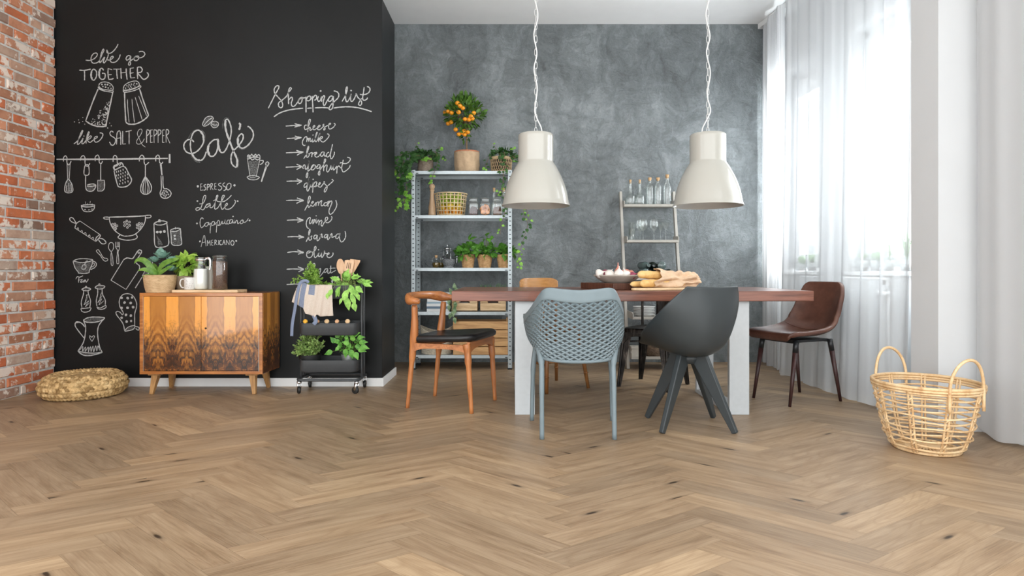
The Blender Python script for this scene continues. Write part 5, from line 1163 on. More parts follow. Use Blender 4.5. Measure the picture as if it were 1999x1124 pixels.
b = MB(); b.tube(spline([(.048, -.01, .158), (.085, -.02, .15), (.092, -.02, .09), (.082, -.02, .04), (.048, -.01, .025)], 5), 0.005, 8); b.build('handle', M_chrome, fp)
M_granite = NT('grey_granite'); co = M_granite.coord('Object'); M_granite.base(M_granite.ramp(M_granite.noise(co, 190, 3, 0.7), [(0.35, (0.04, 0.045, 0.05)), (0.5, (0.16, 0.17, 0.18)), (0.68, (0.40, 0.42, 0.43))])); M_granite.set(rough=0.6); M_granite = M_granite.m
p = shelfpos(876.5, 5.52, 2); mo = thing('mortar', 'grey granite mortar with pestle on the third shelf', 'mortar', p)
b = MB(); b.lathe([(0.0005, 0), (0.046, 0.0), (0.048, 0.008), (0.038, 0.014), (0.046, 0.022), (0.058, 0.045), (0.063, 0.075), (0.061, 0.078), (0.053, 0.076), (0.045, 0.045), (0.0005, 0.03)], 36); b.build('bowl', M_granite, mo)
p2 = (p[0], p[1], p[2]); b = MB(); b.tube([(0.005, 0, 0.046), (-0.02, 0, 0.075), (-0.045, 0, 0.100), (-0.052, 0, 0.108)], [0.017, 0.012, 0.014, 0.008], 14); pe = b.build('pestle', pm('dark_stone', (0.055, 0.06, 0.065), 0.55, var=0.3, scale=120)); pe.location = p2; tag(pe, 'dark stone pestle leaning in the granite mortar', 'pestle')
for px, w, fol, lab in ((914, 0.066, [(-.045, -.03, .125, .055, 90), (.005, -.02, .165, .05, 60), (.025, -.02, .235, .022, 12), (-.075, -.03, .11, .03, 18)], 'basil in a honey wicker pot beside the mortar, first of three'), (947, 0.071, [(-.03, -.03, .145, .05, 70), (.045, -.02, .15, .05, 60), (.02, -.02, .27, .032, 16), (.035, -.02, .225, .015, 6)], 'tall basil in a honey wicker pot, middle one of three'), (985, 0.071, [(-.02, -.03, .14, .05, 80), (.04, -.02, .13, .055, 50)], 'basil in a honey wicker pot half behind the shelf post')):
    p = shelfpos(px, 5.53, 2); t = thing('potted_basil', lab, 'plant', p, 0, 'basil pots on the third shelf')
    b = MB(); weave_pot(b, w*0.72, w, 0.118, 13, 24, 0.0022); b.build('wicker_pot', M_wick, t)
    b = MB(); soil(b, w-0.008, 0.105); b.build('soil', M_soil, t)
    b = MB(); st = MB()
    for x, y, z, r, n in fol:
        bush(b, (x*.9, y, z), (r, r*0.8, r*0.75), int(n*.62), 0.056, 0.041, up=0.25, shell=0.4, bend=0.5, shape=(0.15, 0.8, 1.0, 0.8, 0.0), zmin=-.55); stems(st, (x*0.3, 0, 0.105), [(x*.9+rnd(-.01, .01), y, z) for _ in range(3)], 0.0018)
    b.build('foliage', L_basil, t); st.build('stem', M_stem, t)

# ---------- fourth shelf: stack of books, trailing pothos, two small crates
M_page = pm('book_pages', (0.80, 0.78, 0.73), 0.9, var=0.04)
BK = [((0.70, 0.72, 0.72), .026, 'white book at the bottom of the flat stack on the fourth shelf'), ((0.10, 0.17, 0.24), .020, 'dark blue book lying second from the bottom of the stack'), ((0.74, 0.76, 0.76), .024, 'white book lying third from the bottom of the stack'), ((0.30, 0.42, 0.50), .017, 'slate blue book in the middle of the stack'), ((0.78, 0.79, 0.78), .022, 'white book just above the slate blue book'), ((0.62, 0.66, 0.67), .020, 'pale grey book third from the top of the stack'), ((0.13, 0.16, 0.19), .013, 'thin charcoal book second from the top of the stack'), ((0.75, 0.77, 0.77), .024, 'white book on the very top of the stack')]
z = SZ[3]+.0008
for i, (c, h, lab) in enumerate(BK):
    w = 0.10+rnd(-.006, .006); t = thing('book', lab, 'book', ((857.5-1000)*5.5/FPX+rnd(-.004, .004), 5.56+rnd(-.004, .004), z), RD(rnd(-1.5, 1.5)), 'books lying on the fourth shelf'); cv = pm('book_cover', c, 0.45, var=0.03)
    b = MB(); b.box((-w, -.105, 0), (w, .105, .002)); b.box((-w, -.105, h-.002), (w, .105, h)); b.box((-w, -.107, 0), (w, -.1045, h)); b.build('cover', cv, t, smooth=False)
    b = MB(); b.box((-w+.004, -.1042, .0022), (w-.004, .10, h-.0022)); b.build('pages', M_page, t, smooth=False); z += h+0.0003
M_pine = wood('pine_board', (0.50, 0.315, 0.155), (0.76, 0.555, 0.33), 1.1, axis=0, rough=0.6, ring=5); M_pine2 = wood('aged_pine', (0.42, 0.21, 0.075), (0.70, 0.42, 0.185), 1.1, axis=0, rough=0.55, ring=5)
def box_open(b, w, d, h, t=0.012):
    b.box((-w, -d, 0), (w, d, t)); b.box((-w, -d, t), (w, -d+t, h)); b.box((-w, d-t, t), (w, d, h)); b.box((-w, -d+t, t), (-w+t, d-t, h)); b.box((w-t, -d+t, t), (w, d-t, h))
for px, lab in ((909, 'small pine box on the fourth shelf beside the books'), (963.5, 'small pine box on the fourth shelf beside the shelf post')):
    p = shelfpos(px, 5.55, 3); t = thing('pine_box', lab, 'box', p, 0, 'small pine boxes on the fourth shelf')
    b = MB(); w, d, h, k = 0.113, 0.10, 0.105, 0.012; b.box((-w, -d, 0), (w, d, k)); b.box((-w, d-k, k), (w, d, h)); b.box((-w, -d+k, k), (-w+k, d-k, h)); b.box((w-k, -d+k, k), (w, d-k, h))
    b.box((-w, -d, 0), (w, -d+k, 0.075)); b.box((-w, -d, 0.079), (-w*0.42, -d+k, h)); b.box((w*0.42, -d, 0.079), (w, -d+k, h)); b.build('box_body', M_pine, t, smooth=False, bevel=0.002)
    hd = MB(); hd.prism([(-w*0.42, 0.079), (w*0.42, 0.079), (w*0.28, 0.096), (-w*0.28, 0.096)], 0.0015, lambda x, y, zz: V(x, -d+0.0125+zz, y)); hd.build('opening_shade_panel', pm('painted_box_shade', (0.03, 0.022, 0.018), 0.9), t, smooth=False)  # dark panel behind the handle cut-out, coloured as the shade inside the box
p = shelfpos(903, 5.55, 3); t = thing('potted_pothos', 'variegated trailing plant spilling out of the pine box beside the books', 'plant', (p[0], p[1], p[2]+0.0125))
b = MB(); round_pot(b, 0.045, 0.06, 0.10); b.build('pot', pm('white_ceramic', (0.74, 0.74, 0.72), 0.3), t)
b = MB(); st = MB(); tips = [(-.075, -.155, .15), (-.03, -.14, .16), (-.055, -.155, .19), (-.10, -.16, .05), (-.06, -.165, .03), (-.085, -.165, -.02), (-.06, -.165, -.06), (-.10, -.16, .10), (-.05, -.16, .075), (-.07, -.165, .0)]
for q in tips: b.leaf(q, V(rnd(-.4, .4), -.2, -1 if q[2] < .13 else .4), V(rnd(-.4, .4), -1, .3), 0.055, 0.036, .3, .15, shape=(.3, 1, .9, .55, 0)); st.tube(spline([(0, -.02, .10), (q[0]*.6, -.12, .14), q], 4), .0016, 5)
bush(b, (0, -.01, .13), (.05, .05, .03), 20, .05, .034); b.build('foliage', leafmat('pothos_leaf', (0.054, 0.139, 0.046), (0.465, 0.620, 0.372)), t); st.build('stem', M_stem, t)
p = shelfpos(966, 5.56, 3); t = thing('potted_rosemary', 'feathery green herb rising from the pine box beside the shelf post', 'plant', (p[0], p[1], p[2]+0.0125))
b = MB(); round_pot(b, 0.05, 0.065, 0.09); b.build('pot', pm('brown_clay_pot', (0.10, 0.05, 0.035), 0.7), t)
b = MB(); st = MB()
for k in range(46):
    a = rnd(0, 6.28); r = rnd(.03, .14); tip = V(r*cos(a), r*sin(a)*.6-.02, rnd(.16, .245)-r*.25); P = spline([(0, 0, .09), (tip.x*.5, tip.y*.5, .15), tip], 4); st.tube(P, .0012, 4)
    for q in P[3:]:
        for _ in range(3): b.leaf(q, rv()+V(0, 0, .5), rv(), rnd(.016, .03), .0035, .2, .1, shape=(.5, 1, 0))
b.build('foliage', leafmat('feathery_leaf', (0.046, 0.155, 0.046), (0.202, 0.434, 0.155)), t); st.build('stem', M_stem, t)

# ---------- fifth shelf: rope basket and slatted crate
p = shelfpos(853, 5.57, 4); t = thing('rope_basket', 'cream coiled rope basket on the bottom shelf', 'basket', p)
b = MB(); b.grid(lambda u, v: V(.147*cos(2*pi*u)*(.92+.08*v), .128*sin(2*pi*u)*(.92+.08*v), (.225+.028*cos(4*pi*u))*v+.0*u)*1.0+V(.0025*cos(2*pi*u), .0025*sin(2*pi*u), 0)*abs(sin(pi*v*17))*1.4, 72, 17*6+1, closeu=True)
b.shell([(0.0005, 0.003), (0.12, 0.003)], 30); b.build('coiled_body', pm('sisal_rope', (0.60, 0.53, 0.42), 0.9, var=0.18, scale=70), t)
p = shelfpos(940, 5.575, 4); t = thing('wooden_crate', 'large slatted pine crate with four boards a side on the bottom shelf', 'crate', p)
w, d, h = 0.243, 0.135, 0.335
for k in range(4):
    b = MB(); z0 = .003+k*.075; b.box((-w, -d, z0), (w, -d+.013, z0+.068)); b.build('slat', M_pine2, t, smooth=False, bevel=.002)
    b = MB(); b.box((-w, d-.013, z0), (w, d, z0+.068)); b.build('slat', M_pine2, t, smooth=False, bevel=.002)
for s in (-1, 1):
    b = MB(); x0, x1 = sorted((s*w*.985, s*(w-.016)));
    b.prism([(-d+.0135, .003), (d-.0135, .003), (d-.0135, .26), (d-.04, h-.015), (.05, h-.015), (.045, .27), (-.045, .27), (-.05, h-.015), (-d+.04, h-.015), (-d+.0135, .26)], x1-x0, lambda x, y, z: V(x0+z, x, y)); b.build('end_panel', M_pine2, t, smooth=False, bevel=.002)
b = MB(); b.box((-w+.017, -d+.0135, .0), (w-.017, d-.0135, .010)); b.build('base', M_pine2, t, smooth=False)

# ================================================================== leaning ladder shelf
M_taupe = pm('taupe_paint', (0.48, 0.455, 0.41), 0.5, var=0.04, scale=20)
ld = thing('ladder_shelf', 'taupe wooden ladder shelf leaning against the grey wall', 'shelf', (1.285, 5.47, 0))
LH = 1.62; LY = lambda z: (5.855-5.47)*z/LH
for s in (-1, 1):
    b = MB(); x = 0.2525*s; b.beam((x, 0.0, 0.0), (x, LY(LH), LH), 0.024, 0.045, up=(0, 1, 0)); b.build('side_rail', M_taupe, ld, smooth=False, bevel=.002)
LS = [(1.485, -.085, .045), (1.145, -.14, .03), (0.805, -.20, .04), (0.465, -.25, .05), (0.112, -.115, .20)]
for z, f, bk in LS:
    y = LY(z); b = MB(); b.box((-.239, y+f, z-.014), (.239, y+bk, z)); b.box((-.239, y+f, z+.0), (.239, y+f+.009, z+.010))
    for s in (-1, 1): x0, x1 = sorted((.239*s, .230*s)); b.prism([(y+f, z), (y+bk, z), (y+bk, z+.05), (y+f+.03, z+.045), (y+f, z+.035)], .009, lambda x, yy, zz: V(x0+zz, x, yy))
    b.build('shelf_board', M_taupe, ld, smooth=False, bevel=.0015)
def lz(i, px, dy): 
    z, f, bk = LS[i]; Y = 5.47+LY(z)+f+dy; return ((px-1000)*Y/FPX, Y, z+.0005)
def bottle(prof, p, lab, cork=(0.010, 0.02), grp='corked bottles on the ladder shelf'):
    t = thing('corked_bottle', lab, 'bottle', p, 0, grp); b = MB(); h = prof[-1][1]; b.shell(prof+[(prof[-1][0]-.003, h), (prof[-1][0]-.003, h-.03)], 28); b.build('glass_body', M_glass, t)
    b = MB(); b.lathe([(.0005, h-.014), (prof[-1][0]-.0034, h-.014), (cork[0], h+.0005), (cork[0]+.001, h+cork[1]), (.0005, h+cork[1]+.001)], 16); b.build('cork', M_cork, t)
RB = [(.0005, 0), (.044, 0), (.048, .006), (.048, .085), (.040, .102), (.020, .112), (.0145, .125), (.0135, .22), (.0155, .226)]
TB = [(.0005, 0), (.032, 0), (.034, .006), (.034, .17), (.028, .195), (.015, .215), (.013, .245), (.0145, .248)]
TB2 = [(.0005, 0), (.037, 0), (.039, .006), (.039, .165), (.033, .195), (.017, .225), (.0135, .268), (.015, .272)]
bottle(RB, lz(0, 1231, .066), 'round squat bottle with a long neck, beside the side rail of the ladder shelf'); bottle(RB, lz(0, 1249.5, .066), 'round squat long-necked bottle, second along the top of the ladder shelf')
bottle(TB, lz(0, 1269, .066), 'slim straight bottle, middle of the five on the ladder shelf', (.016, .018)); bottle(TB, lz(0, 1285, .066), 'slim straight bottle, fourth along the top of the ladder shelf', (.016, .018)); bottle(TB2, lz(0, 1303, .066), 'tallest corked bottle on the ladder shelf, beside the pendant lamp', (.016, .022))
def stemglass(p, lab, prof, grp, nm='wine_glass', cat='glass'):
    b = MB(); b.shell(prof, 28); o = b.build(nm, M_glass); o.location = p; tag(o, lab, cat, grp)
WG = [(.0005, .001), (.033, .001), (.033, .003), (.006, .008), (.0035, .02), (.0035, .088), (.012, .095), (.032, .115), (.041, .14), (.040, .17), (.033, .205), (.0345, .2055)]
MG = [(.0005, .001), (.034, .001), (.034, .003), (.006, .007), (.0032, .02), (.0032, .095), (.01, .105), (.056, .172), (.058, .173)]
stemglass(lz(1, 1256, .055), 'wine glass beside the tumblers, front one of the pair', WG, 'wine glasses on the ladder shelf'); stemglass(lz(1, 1250, .145), 'wine glass standing behind another next to the tumblers', WG, 'wine glasses on the ladder shelf'); stemglass(lz(1, 1277, .055), 'wine glass standing alone in the middle of the ladder shelf', WG, 'wine glasses on the ladder shelf')
stemglass(lz(1, 1300, .06), 'martini glass in front, below the pendant lamp', MG, 'martini glasses on the ladder shelf', 'martini_glass'); stemglass(lz(1, 1290, .150), 'martini glass standing behind the front one', [(r*.85, z*.95) for r, z in MG], 'martini glasses on the ladder shelf', 'martini_glass')
q = lz(1, 1233.5, .06)
for k, lab in enumerate(('ribbed glass tumbler at the bottom of the stacked tumblers', 'ribbed glass tumbler stacked on top of the other')):
    b = MB(); b.lathe([(.0005, .002), (.022, .002), (.024, .01), (.033, .115), (.031, .115), (.022, .014), (.0005, .012)], 36, disp=lambda th, i: (.0012*sin(12*th) if 0 < i < 4 else 0)); o = b.build('tumbler', M_glass); o.location = (q[0], q[1], q[2]+k*.056); tag(o, lab, 'glass', 'tumblers on the ladder shelf')
M_wine = pm('dark_bottle_glass', (0.014, 0.022, 0.018), 0.08, var=0.2, coat=0.4); M_wine2 = pm('green_bottle_glass', (0.10, 0.14, 0.135), 0.08, var=0.1, coat=0.4)
wp = [(.0005, 0), (.030, 0), (.037, .006), (.037, .17), (.032, .195), (.017, .215), (.014, .225), (.013, .275), (.0155, .278), (.0155, .29), (.011, .292), (.010, .285), (.0005, .284)]
zb = LS[2][0]+.0105
for px, lv, m, lab, dy, ry in ((1258, 0, M_wine2, 'green wine bottle lying at the end of the pile behind the table', 0, 7), (1276, 0, M_wine, 'dark wine bottle lying in the lower row, second of the pile', 0, 2), (1294, 0, M_wine, 'dark wine bottle lying in the lower row behind the bread bag', 0, -2), (1312, 0, M_wine, 'dark wine bottle lying at the far end of the lower row', 0, -4), (1265, 1, M_wine2, 'grey-green bottle lying on the upper row beside the onion bowl', .03, 5), (1280, 1, M_wine, 'black wine bottle lying on the upper row with its neck showing', .03, -6), (1293.5, 1, M_wine2, 'grey-green bottle lying on the upper row, end with rounded base', .03, -1)):
    z, f, bk = LS[2]; Y = 5.47+LY(z)+f+.012+dy; x = (px-1000)*Y/FPX; zz = zb+.038+lv*.066
    M = Matrix.Rotation(RD(ry), 4, 'Z') @ Matrix.Rotation(RD(90 if px in (1267, 1293.5) else 90), 4, 'X') @ (Matrix.Rotation(pi, 4, 'X') if px in (1267, 1293.5, 1258) else Matrix.Identity(4))
    L = 0.29*0.82; b = MB(); b.lathe([(r, h*.82-L/2) for r, h in wp], 24, (0, 0, 0), M); o = b.build('wine_bottle', m, auto=50); o.location = (x, Y+L/2, zz); tag(o, lab, 'bottle', 'wine bottles lying on the ladder shelf')
M_china = pm('white_china', (0.78, 0.78, 0.765), 0.2, var=0.02)
def plate(p, r, h, lab, grp):
    b = MB(); b.lathe([(.0005, .0), (r*.55, 0), (r*.6, .003), (r*.97, h), (r, h+.001), (r*.96, h+.004), (r*.58, .007), (.0005, .006)], 36); o = b.build('plate', M_china); o.location = p; tag(o, lab, 'plate', grp)
q = lz(3, 1257.5, .125); names = ['bottom', 'second', 'third', 'fourth', 'fifth', 'topmost']
for k in range(6): plate((q[0], q[1], q[2]+k*.0135), .099, .022, 'white plate, %s of the stack behind the metal chair' % names[k] if k in (0, 5) else 'white plate, %s from the bottom of the stack behind the metal chair' % names[k], 'stacked plates on the ladder shelf')
q = lz(3, 1303, .12)
for k in range(5):
    b = MB(); b.lathe([(.0005, .0), (.04, 0), (.042, .004), (.075, .04), (.082, .058), (.078, .058), (.07, .038), (.038, .008), (.0005, .007)], 32); o = b.build('bowl', M_china); o.location = (q[0], q[1], q[2]+k*.014); tag(o, 'white bowl, %s of the bowl stack beside the dark shell chair' % ['bottom', 'second', 'middle', 'fourth', 'topmost'][k], 'bowl', 'stacked bowls on the ladder shelf')
q = lz(4, 1277, .13); t = thing('wicker_bowl', 'dark brown oval wicker bowl on the lowest board of the ladder shelf', 'basket', q)
b = MB(); weave_pot(b, .078, .086, .085, 8, 22, .003, bulge=.016); b.build('wicker_body', weave('dark_wicker', (.045, .028, .018), (.24, .165, .11)), t)
q = lz(4, 1240, .10); t = thing('storage_box', 'small cream lidded box on the lowest board of the ladder shelf', 'box', q)
b = MB(); b.box((-.04, -.05, 0), (.04, .05, .07)); b.build('box_body', pm('cream_card', (.55, .52, .46), .8), t, smooth=False, bevel=.003); b = MB(); b.box((-.043, -.053, .0705), (.043, .053, .092)); b.build('lid', pm('cream_card_lid', (.60, .57, .50), .8), t, smooth=False, bevel=.003)
# ================================================================== walnut sideboard with glossy figured veneer
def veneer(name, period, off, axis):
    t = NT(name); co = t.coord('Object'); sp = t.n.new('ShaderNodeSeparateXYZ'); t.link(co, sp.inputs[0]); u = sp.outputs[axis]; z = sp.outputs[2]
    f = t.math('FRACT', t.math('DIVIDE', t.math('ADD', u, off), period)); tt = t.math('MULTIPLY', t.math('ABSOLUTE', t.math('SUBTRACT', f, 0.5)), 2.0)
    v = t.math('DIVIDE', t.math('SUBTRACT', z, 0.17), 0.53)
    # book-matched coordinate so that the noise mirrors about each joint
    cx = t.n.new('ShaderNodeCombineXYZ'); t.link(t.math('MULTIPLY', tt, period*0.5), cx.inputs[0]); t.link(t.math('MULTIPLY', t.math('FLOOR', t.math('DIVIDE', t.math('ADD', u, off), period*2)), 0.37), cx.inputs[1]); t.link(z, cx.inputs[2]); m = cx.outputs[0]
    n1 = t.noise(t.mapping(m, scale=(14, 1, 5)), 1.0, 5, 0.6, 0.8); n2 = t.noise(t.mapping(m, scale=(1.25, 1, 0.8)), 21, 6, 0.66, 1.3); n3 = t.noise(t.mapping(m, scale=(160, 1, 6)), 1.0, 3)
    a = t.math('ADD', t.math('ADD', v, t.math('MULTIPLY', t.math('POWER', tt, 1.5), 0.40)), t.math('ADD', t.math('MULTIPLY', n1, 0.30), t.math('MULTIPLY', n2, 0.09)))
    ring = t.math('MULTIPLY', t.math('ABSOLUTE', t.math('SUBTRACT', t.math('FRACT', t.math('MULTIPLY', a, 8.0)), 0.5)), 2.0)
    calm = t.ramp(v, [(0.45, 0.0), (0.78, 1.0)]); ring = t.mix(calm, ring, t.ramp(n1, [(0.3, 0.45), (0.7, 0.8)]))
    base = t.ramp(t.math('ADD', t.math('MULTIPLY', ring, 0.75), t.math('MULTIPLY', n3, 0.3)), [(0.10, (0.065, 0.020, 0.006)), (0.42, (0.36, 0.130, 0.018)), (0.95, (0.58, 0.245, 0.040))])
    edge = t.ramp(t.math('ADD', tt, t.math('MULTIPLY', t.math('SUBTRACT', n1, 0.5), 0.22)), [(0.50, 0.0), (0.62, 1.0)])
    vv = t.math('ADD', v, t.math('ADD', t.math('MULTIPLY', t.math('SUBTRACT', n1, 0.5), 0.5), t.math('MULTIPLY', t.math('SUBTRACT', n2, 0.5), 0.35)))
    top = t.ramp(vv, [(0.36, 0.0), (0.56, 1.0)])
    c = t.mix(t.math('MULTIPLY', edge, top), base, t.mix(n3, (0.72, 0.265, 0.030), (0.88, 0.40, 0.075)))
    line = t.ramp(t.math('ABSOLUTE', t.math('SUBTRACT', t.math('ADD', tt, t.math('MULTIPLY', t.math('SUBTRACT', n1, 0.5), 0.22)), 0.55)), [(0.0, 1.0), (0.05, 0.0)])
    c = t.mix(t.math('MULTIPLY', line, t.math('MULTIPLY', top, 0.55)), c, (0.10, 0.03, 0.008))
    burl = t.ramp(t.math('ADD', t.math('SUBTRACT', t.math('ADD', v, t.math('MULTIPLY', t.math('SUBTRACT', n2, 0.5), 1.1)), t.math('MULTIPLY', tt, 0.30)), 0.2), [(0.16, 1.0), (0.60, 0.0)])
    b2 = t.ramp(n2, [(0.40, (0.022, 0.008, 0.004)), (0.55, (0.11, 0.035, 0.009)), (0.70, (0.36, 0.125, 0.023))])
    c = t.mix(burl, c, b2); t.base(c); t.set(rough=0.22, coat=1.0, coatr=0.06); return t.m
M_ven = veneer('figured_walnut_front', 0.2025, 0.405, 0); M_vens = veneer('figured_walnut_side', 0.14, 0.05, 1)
M_walnut = wood('orange_walnut', (0.24, 0.075, 0.018), (0.50, 0.19, 0.045), 1.4, axis=0, rough=0.25, coat=0.6); M_legw = wood('tan_leg_wood', (0.26, 0.12, 0.035), (0.46, 0.25, 0.09), 1.5, axis=2, rough=0.5)
SBX, SBY, SBT = -2.191, 4.4875, 0.7195
sb = thing('sideboard', 'glossy figured walnut sideboard with two doors on splayed legs by the blackboard', 'sideboard', (SBX, SBY, 0))
hx, hy, z0 = 0.433, 0.1575, 0.146
b = MB(); b.box((-hx, -hy, SBT-0.024), (hx, hy, SBT)); b.box((-hx, -hy, z0), (hx, hy, z0+0.022)); b.box((-hx, -hy, z0+0.022), (-hx+0.024, hy, SBT-0.024)); b.box((-hx+0.024, hy-0.01, z0+0.022), (hx-0.024, hy, SBT-0.024)); b.box((hx-0.024, -hy, z0+0.022), (hx, hy, SBT-0.024))
b.build('carcass', M_walnut, sb, smooth=False, bevel=0.002)
for x0 in (hx+0.0003, -hx-0.0022): b = MB(); b.box((x0, -hy+0.012, z0+0.004), (x0+.0019, hy, SBT-0.004)); b.build('side_veneer', M_vens, sb, smooth=False)
for s in (0, 1):
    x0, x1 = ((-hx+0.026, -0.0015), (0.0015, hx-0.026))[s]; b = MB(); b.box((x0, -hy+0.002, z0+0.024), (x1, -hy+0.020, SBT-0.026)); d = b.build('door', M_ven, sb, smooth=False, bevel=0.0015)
    if s: b = MB(); b.lathe([(0.0005, 0.0), (0.007, 0.0), (0.007, 0.0015), (0.0005, 0.0015)], 14, (0.033, -hy+0.0018, 0.47), Matrix.Rotation(pi/2, 4, 'X')); b.build('keyhole', pm('keyhole_metal', (0.05, 0.035, 0.02), 0.4, 0.6), d)
b = MB(); b.box((-0.3985-0.0075, -hy+0.001, z0+0.022), (-0.3985-0.0085+0.002, -hy+0.003, SBT-0.024)); b.box((0.3995+0.006, -hy+0.001, z0+0.022), (0.3995+0.0085, -hy+0.003, SBT-0.024)); b.build('inlay_strip', pm('pale_inlay', (0.62, 0.55, 0.46), 0.4), sb, smooth=False)
for sx in (-1, 1):
    for sy in (-1, 1):
        b = MB(); b.beam((0.345*sx, 0.105*sy, z0-0.008), (0.365*sx, 0.128*sy, 0.0), 0.046, 0.046, up=(0, 1, 0), w2=0.024, d2=0.024); b.box((0.345*sx-0.042, 0.105*sy-0.032, z0-0.012), (0.345*sx+0.042, 0.105*sy+0.032, z0-0.0003)); b.build('leg', M_legw, sb, smooth=False, bevel=0.003)

# ---------- on the sideboard
ST = SBT+0.0007
cb = thing('serving_board', 'pale wooden board lying on the sideboard under the mug and jars', 'board', (-2.183, 4.445, ST))
M_maple = wood('pale_maple', (0.56, 0.36, 0.18), (0.78, 0.57, 0.35), 1.0, axis=0, rough=0.5)
b = MB(); b.prism(rr(0.235, 0.085, 0.012), 0.019); b.build('board', M_maple, cb, smooth=False, bevel=0.003)
BT = ST+0.0197
mg = thing('mug', 'speckled white mug with its handle towards the wicker pot', 'mug', ((371-1000)*4.41/FPX, 4.41, BT))
M_speck = NT('speckled_stoneware'); co = M_speck.coord('Object'); M_speck.base(M_speck.ramp(M_speck.noise(co, 210, 2, 0.6), [(0.32, (0.25, 0.23, 0.21)), (0.40, (0.70, 0.685, 0.655))])); M_speck.set(rough=0.35); M_speck = M_speck.m
b = MB(); b.lathe([(0.0005, 0), (0.033, 0), (0.0365, 0.004), (0.037, 0.086), (0.0355, 0.088), (0.034, 0.086), (0.0335, 0.008), (0.0005, 0.007)], 36); b.build('body', M_speck, mg, auto=60)
b = MB(); b.tube(spline([(-0.0355, 0, 0.074), (-0.058, -.004, 0.072), (-0.068, -.004, 0.044), (-0.055, -.004, 0.017), (-0.0355, 0, 0.015)], 6), 0.0052, 8); b.build('handle', M_speck, mg)
jg = thing('milk_jug', 'glass jug of milk with a chrome handle on the serving board', 'jug', ((392.5-1000)*4.44/FPX, 4.44, BT))
JP = [(.0005, .001), (.038, .001), (.046, .006), (.0475, .05), (.0485, .09), (.0475, .13), (.044, .165), (.037, .185), (.0375, .21), (.040, .232)]
b = MB(); b.shell(JP, 36); b.build('glass_body', M_glass, jg)
M_milk = pm('milk', (0.84, 0.825, 0.79), 0.35, var=0.01)
b = MB(); b.lathe([(.0005, .0025), (.037, .003), (.0445, .008), (.046, .05), (.047, .09), (.0462, .128), (.0445, .149), (.0005, .150)], 36); b.build('milk', M_milk, jg)
b = MB(); b.tube(spline([(.034, 0, .222), (.058, 0, .226), (.066, 0, .212), (.067, 0, .17), (.064, 0, .142)], 6), .006, 8, flat=1.6); b.shell([(.0362, .205), (.041, .205), (.042, .22), (.038, .22)], 30); b.build('chrome_handle', M_chrome, jg)
vs_ = thing('vase', 'plain cream ceramic beaker behind the jug and the coffee jar', 'vase', ((413-1000)*4.515/FPX, 4.515, BT))
b = MB(); b.lathe([(.0005, 0), (.026, 0), (.028, .004), (.037, .155), (.038, .168), (.036, .168), (.026, .01), (.0005, .008)], 30); b.build('body', pm('cream_ceramic', (.66, .63, .57), .4, var=.03), vs_)
cj = thing('coffee_jar', 'tall glass jar of coffee beans at the end of the serving board', 'jar', ((429.5-1000)*4.43/FPX, 4.43, BT))
b = MB(); b.shell([(.0005, .001), (.046, .001), (.0525, .008), (.0525, .205), (.046, .218), (.044, .224), (.046, .228), (.049, .234)], 36); b.build('glass_body', M_glass, cj)
M_bean = NT('coffee_beans'); co = M_bean.coord('Object'); vo = M_bean.n.new('ShaderNodeTexVoronoi'); vo.inputs['Scale'].default_value = 170; M_bean.link(co, vo.inputs['Vector']); M_bean.base(M_bean.ramp(vo.outputs['Distance'], [(0.1, (0.19, 0.098, 0.062)), (0.7, (0.05, 0.022, 0.014))])); M_bean.set(rough=0.45); M_bean.bump(vo.outputs['Distance'], 0.8, 0.004); M_bean = M_bean.m
b = MB(); b.lathe([(.0005, .003), (.045, .004), (.0505, .010), (.0505, .196), (.046, .203), (.0005, .206)], 36); b.build('beans', M_bean, cj)
b = MB(); b.lathe([(.0005, .2345), (.049, .2345), (.05, .240), (.044, .247), (.0005, .249)], 30); b.build('lid', M_glass, cj)
M_wickn = weave('natural_wicker', (0.42, 0.265, 0.13), (0.72, 0.52, 0.31))
p = ((313-1000)*4.425/FPX, 4.425, ST); t = thing('planted_pot', 'strap-leaved plant and blue succulent in a natural wicker pot, corner of the sideboard', 'plant', p)
b = MB(); weave_pot(b, .088, .106, .125, 16, 34, .0016, bulge=.004); b.build('wicker_pot', M_wickn, t); b = MB(); soil(b, .098, .112); b.build('soil', M_soil, t)
def strap(b, pts, W, nn=(0, -1, .4)):
    P = spline(pts, 7); n = len(P); vs = []; fs = []
    for i, q in enumerate(P):
        tt_ = i/(n-1); d = (P[min(i+1, n-1)]-P[max(i-1, 0)]).normalized(); sd = d.cross(Vector(nn)).normalized(); w = W*.5*min(1, (tt_+.25)*1.6)*max(0.04, (1-tt_**3.2)); up = sd.cross(d).normalized()
        vs += [q-sd*w+up*w*.3, q, q+sd*w+up*w*.3]
    for i in range(n-1): a = i*3; fs += [(a, a+1, a+4, a+3), (a+1, a+2, a+5, a+4)]
    b.add(vs, fs)
b = MB()
for pts, W in (([(0, -.02, .12), (-.03, -.04, .17), (-.08, -.05, .225), (-.13, -.05, .232), (-.155, -.05, .205)], .044), ([(0, -.02, .12), (.03, -.04, .18), (.08, -.05, .215), (.14, -.05, .235), (.165, -.05, .245)], .046), ([(0, -.03, .12), (-.03, -.06, .15), (-.07, -.08, .165), (-.11, -.085, .155)], .036), ([(0, -.03, .12), (.04, -.06, .14), (.10, -.07, .175), (.135, -.07, .19)], .034), ([(0, 0, .12), (-.045, .02, .18), (-.07, .03, .21)], .035), ([(0, -.03, .12), (-.05, -.07, .125), (-.08, -.085, .11)], .018)): strap(b, pts, W)
b.build('strap_leaves', L_orchid, t)
b = MB()
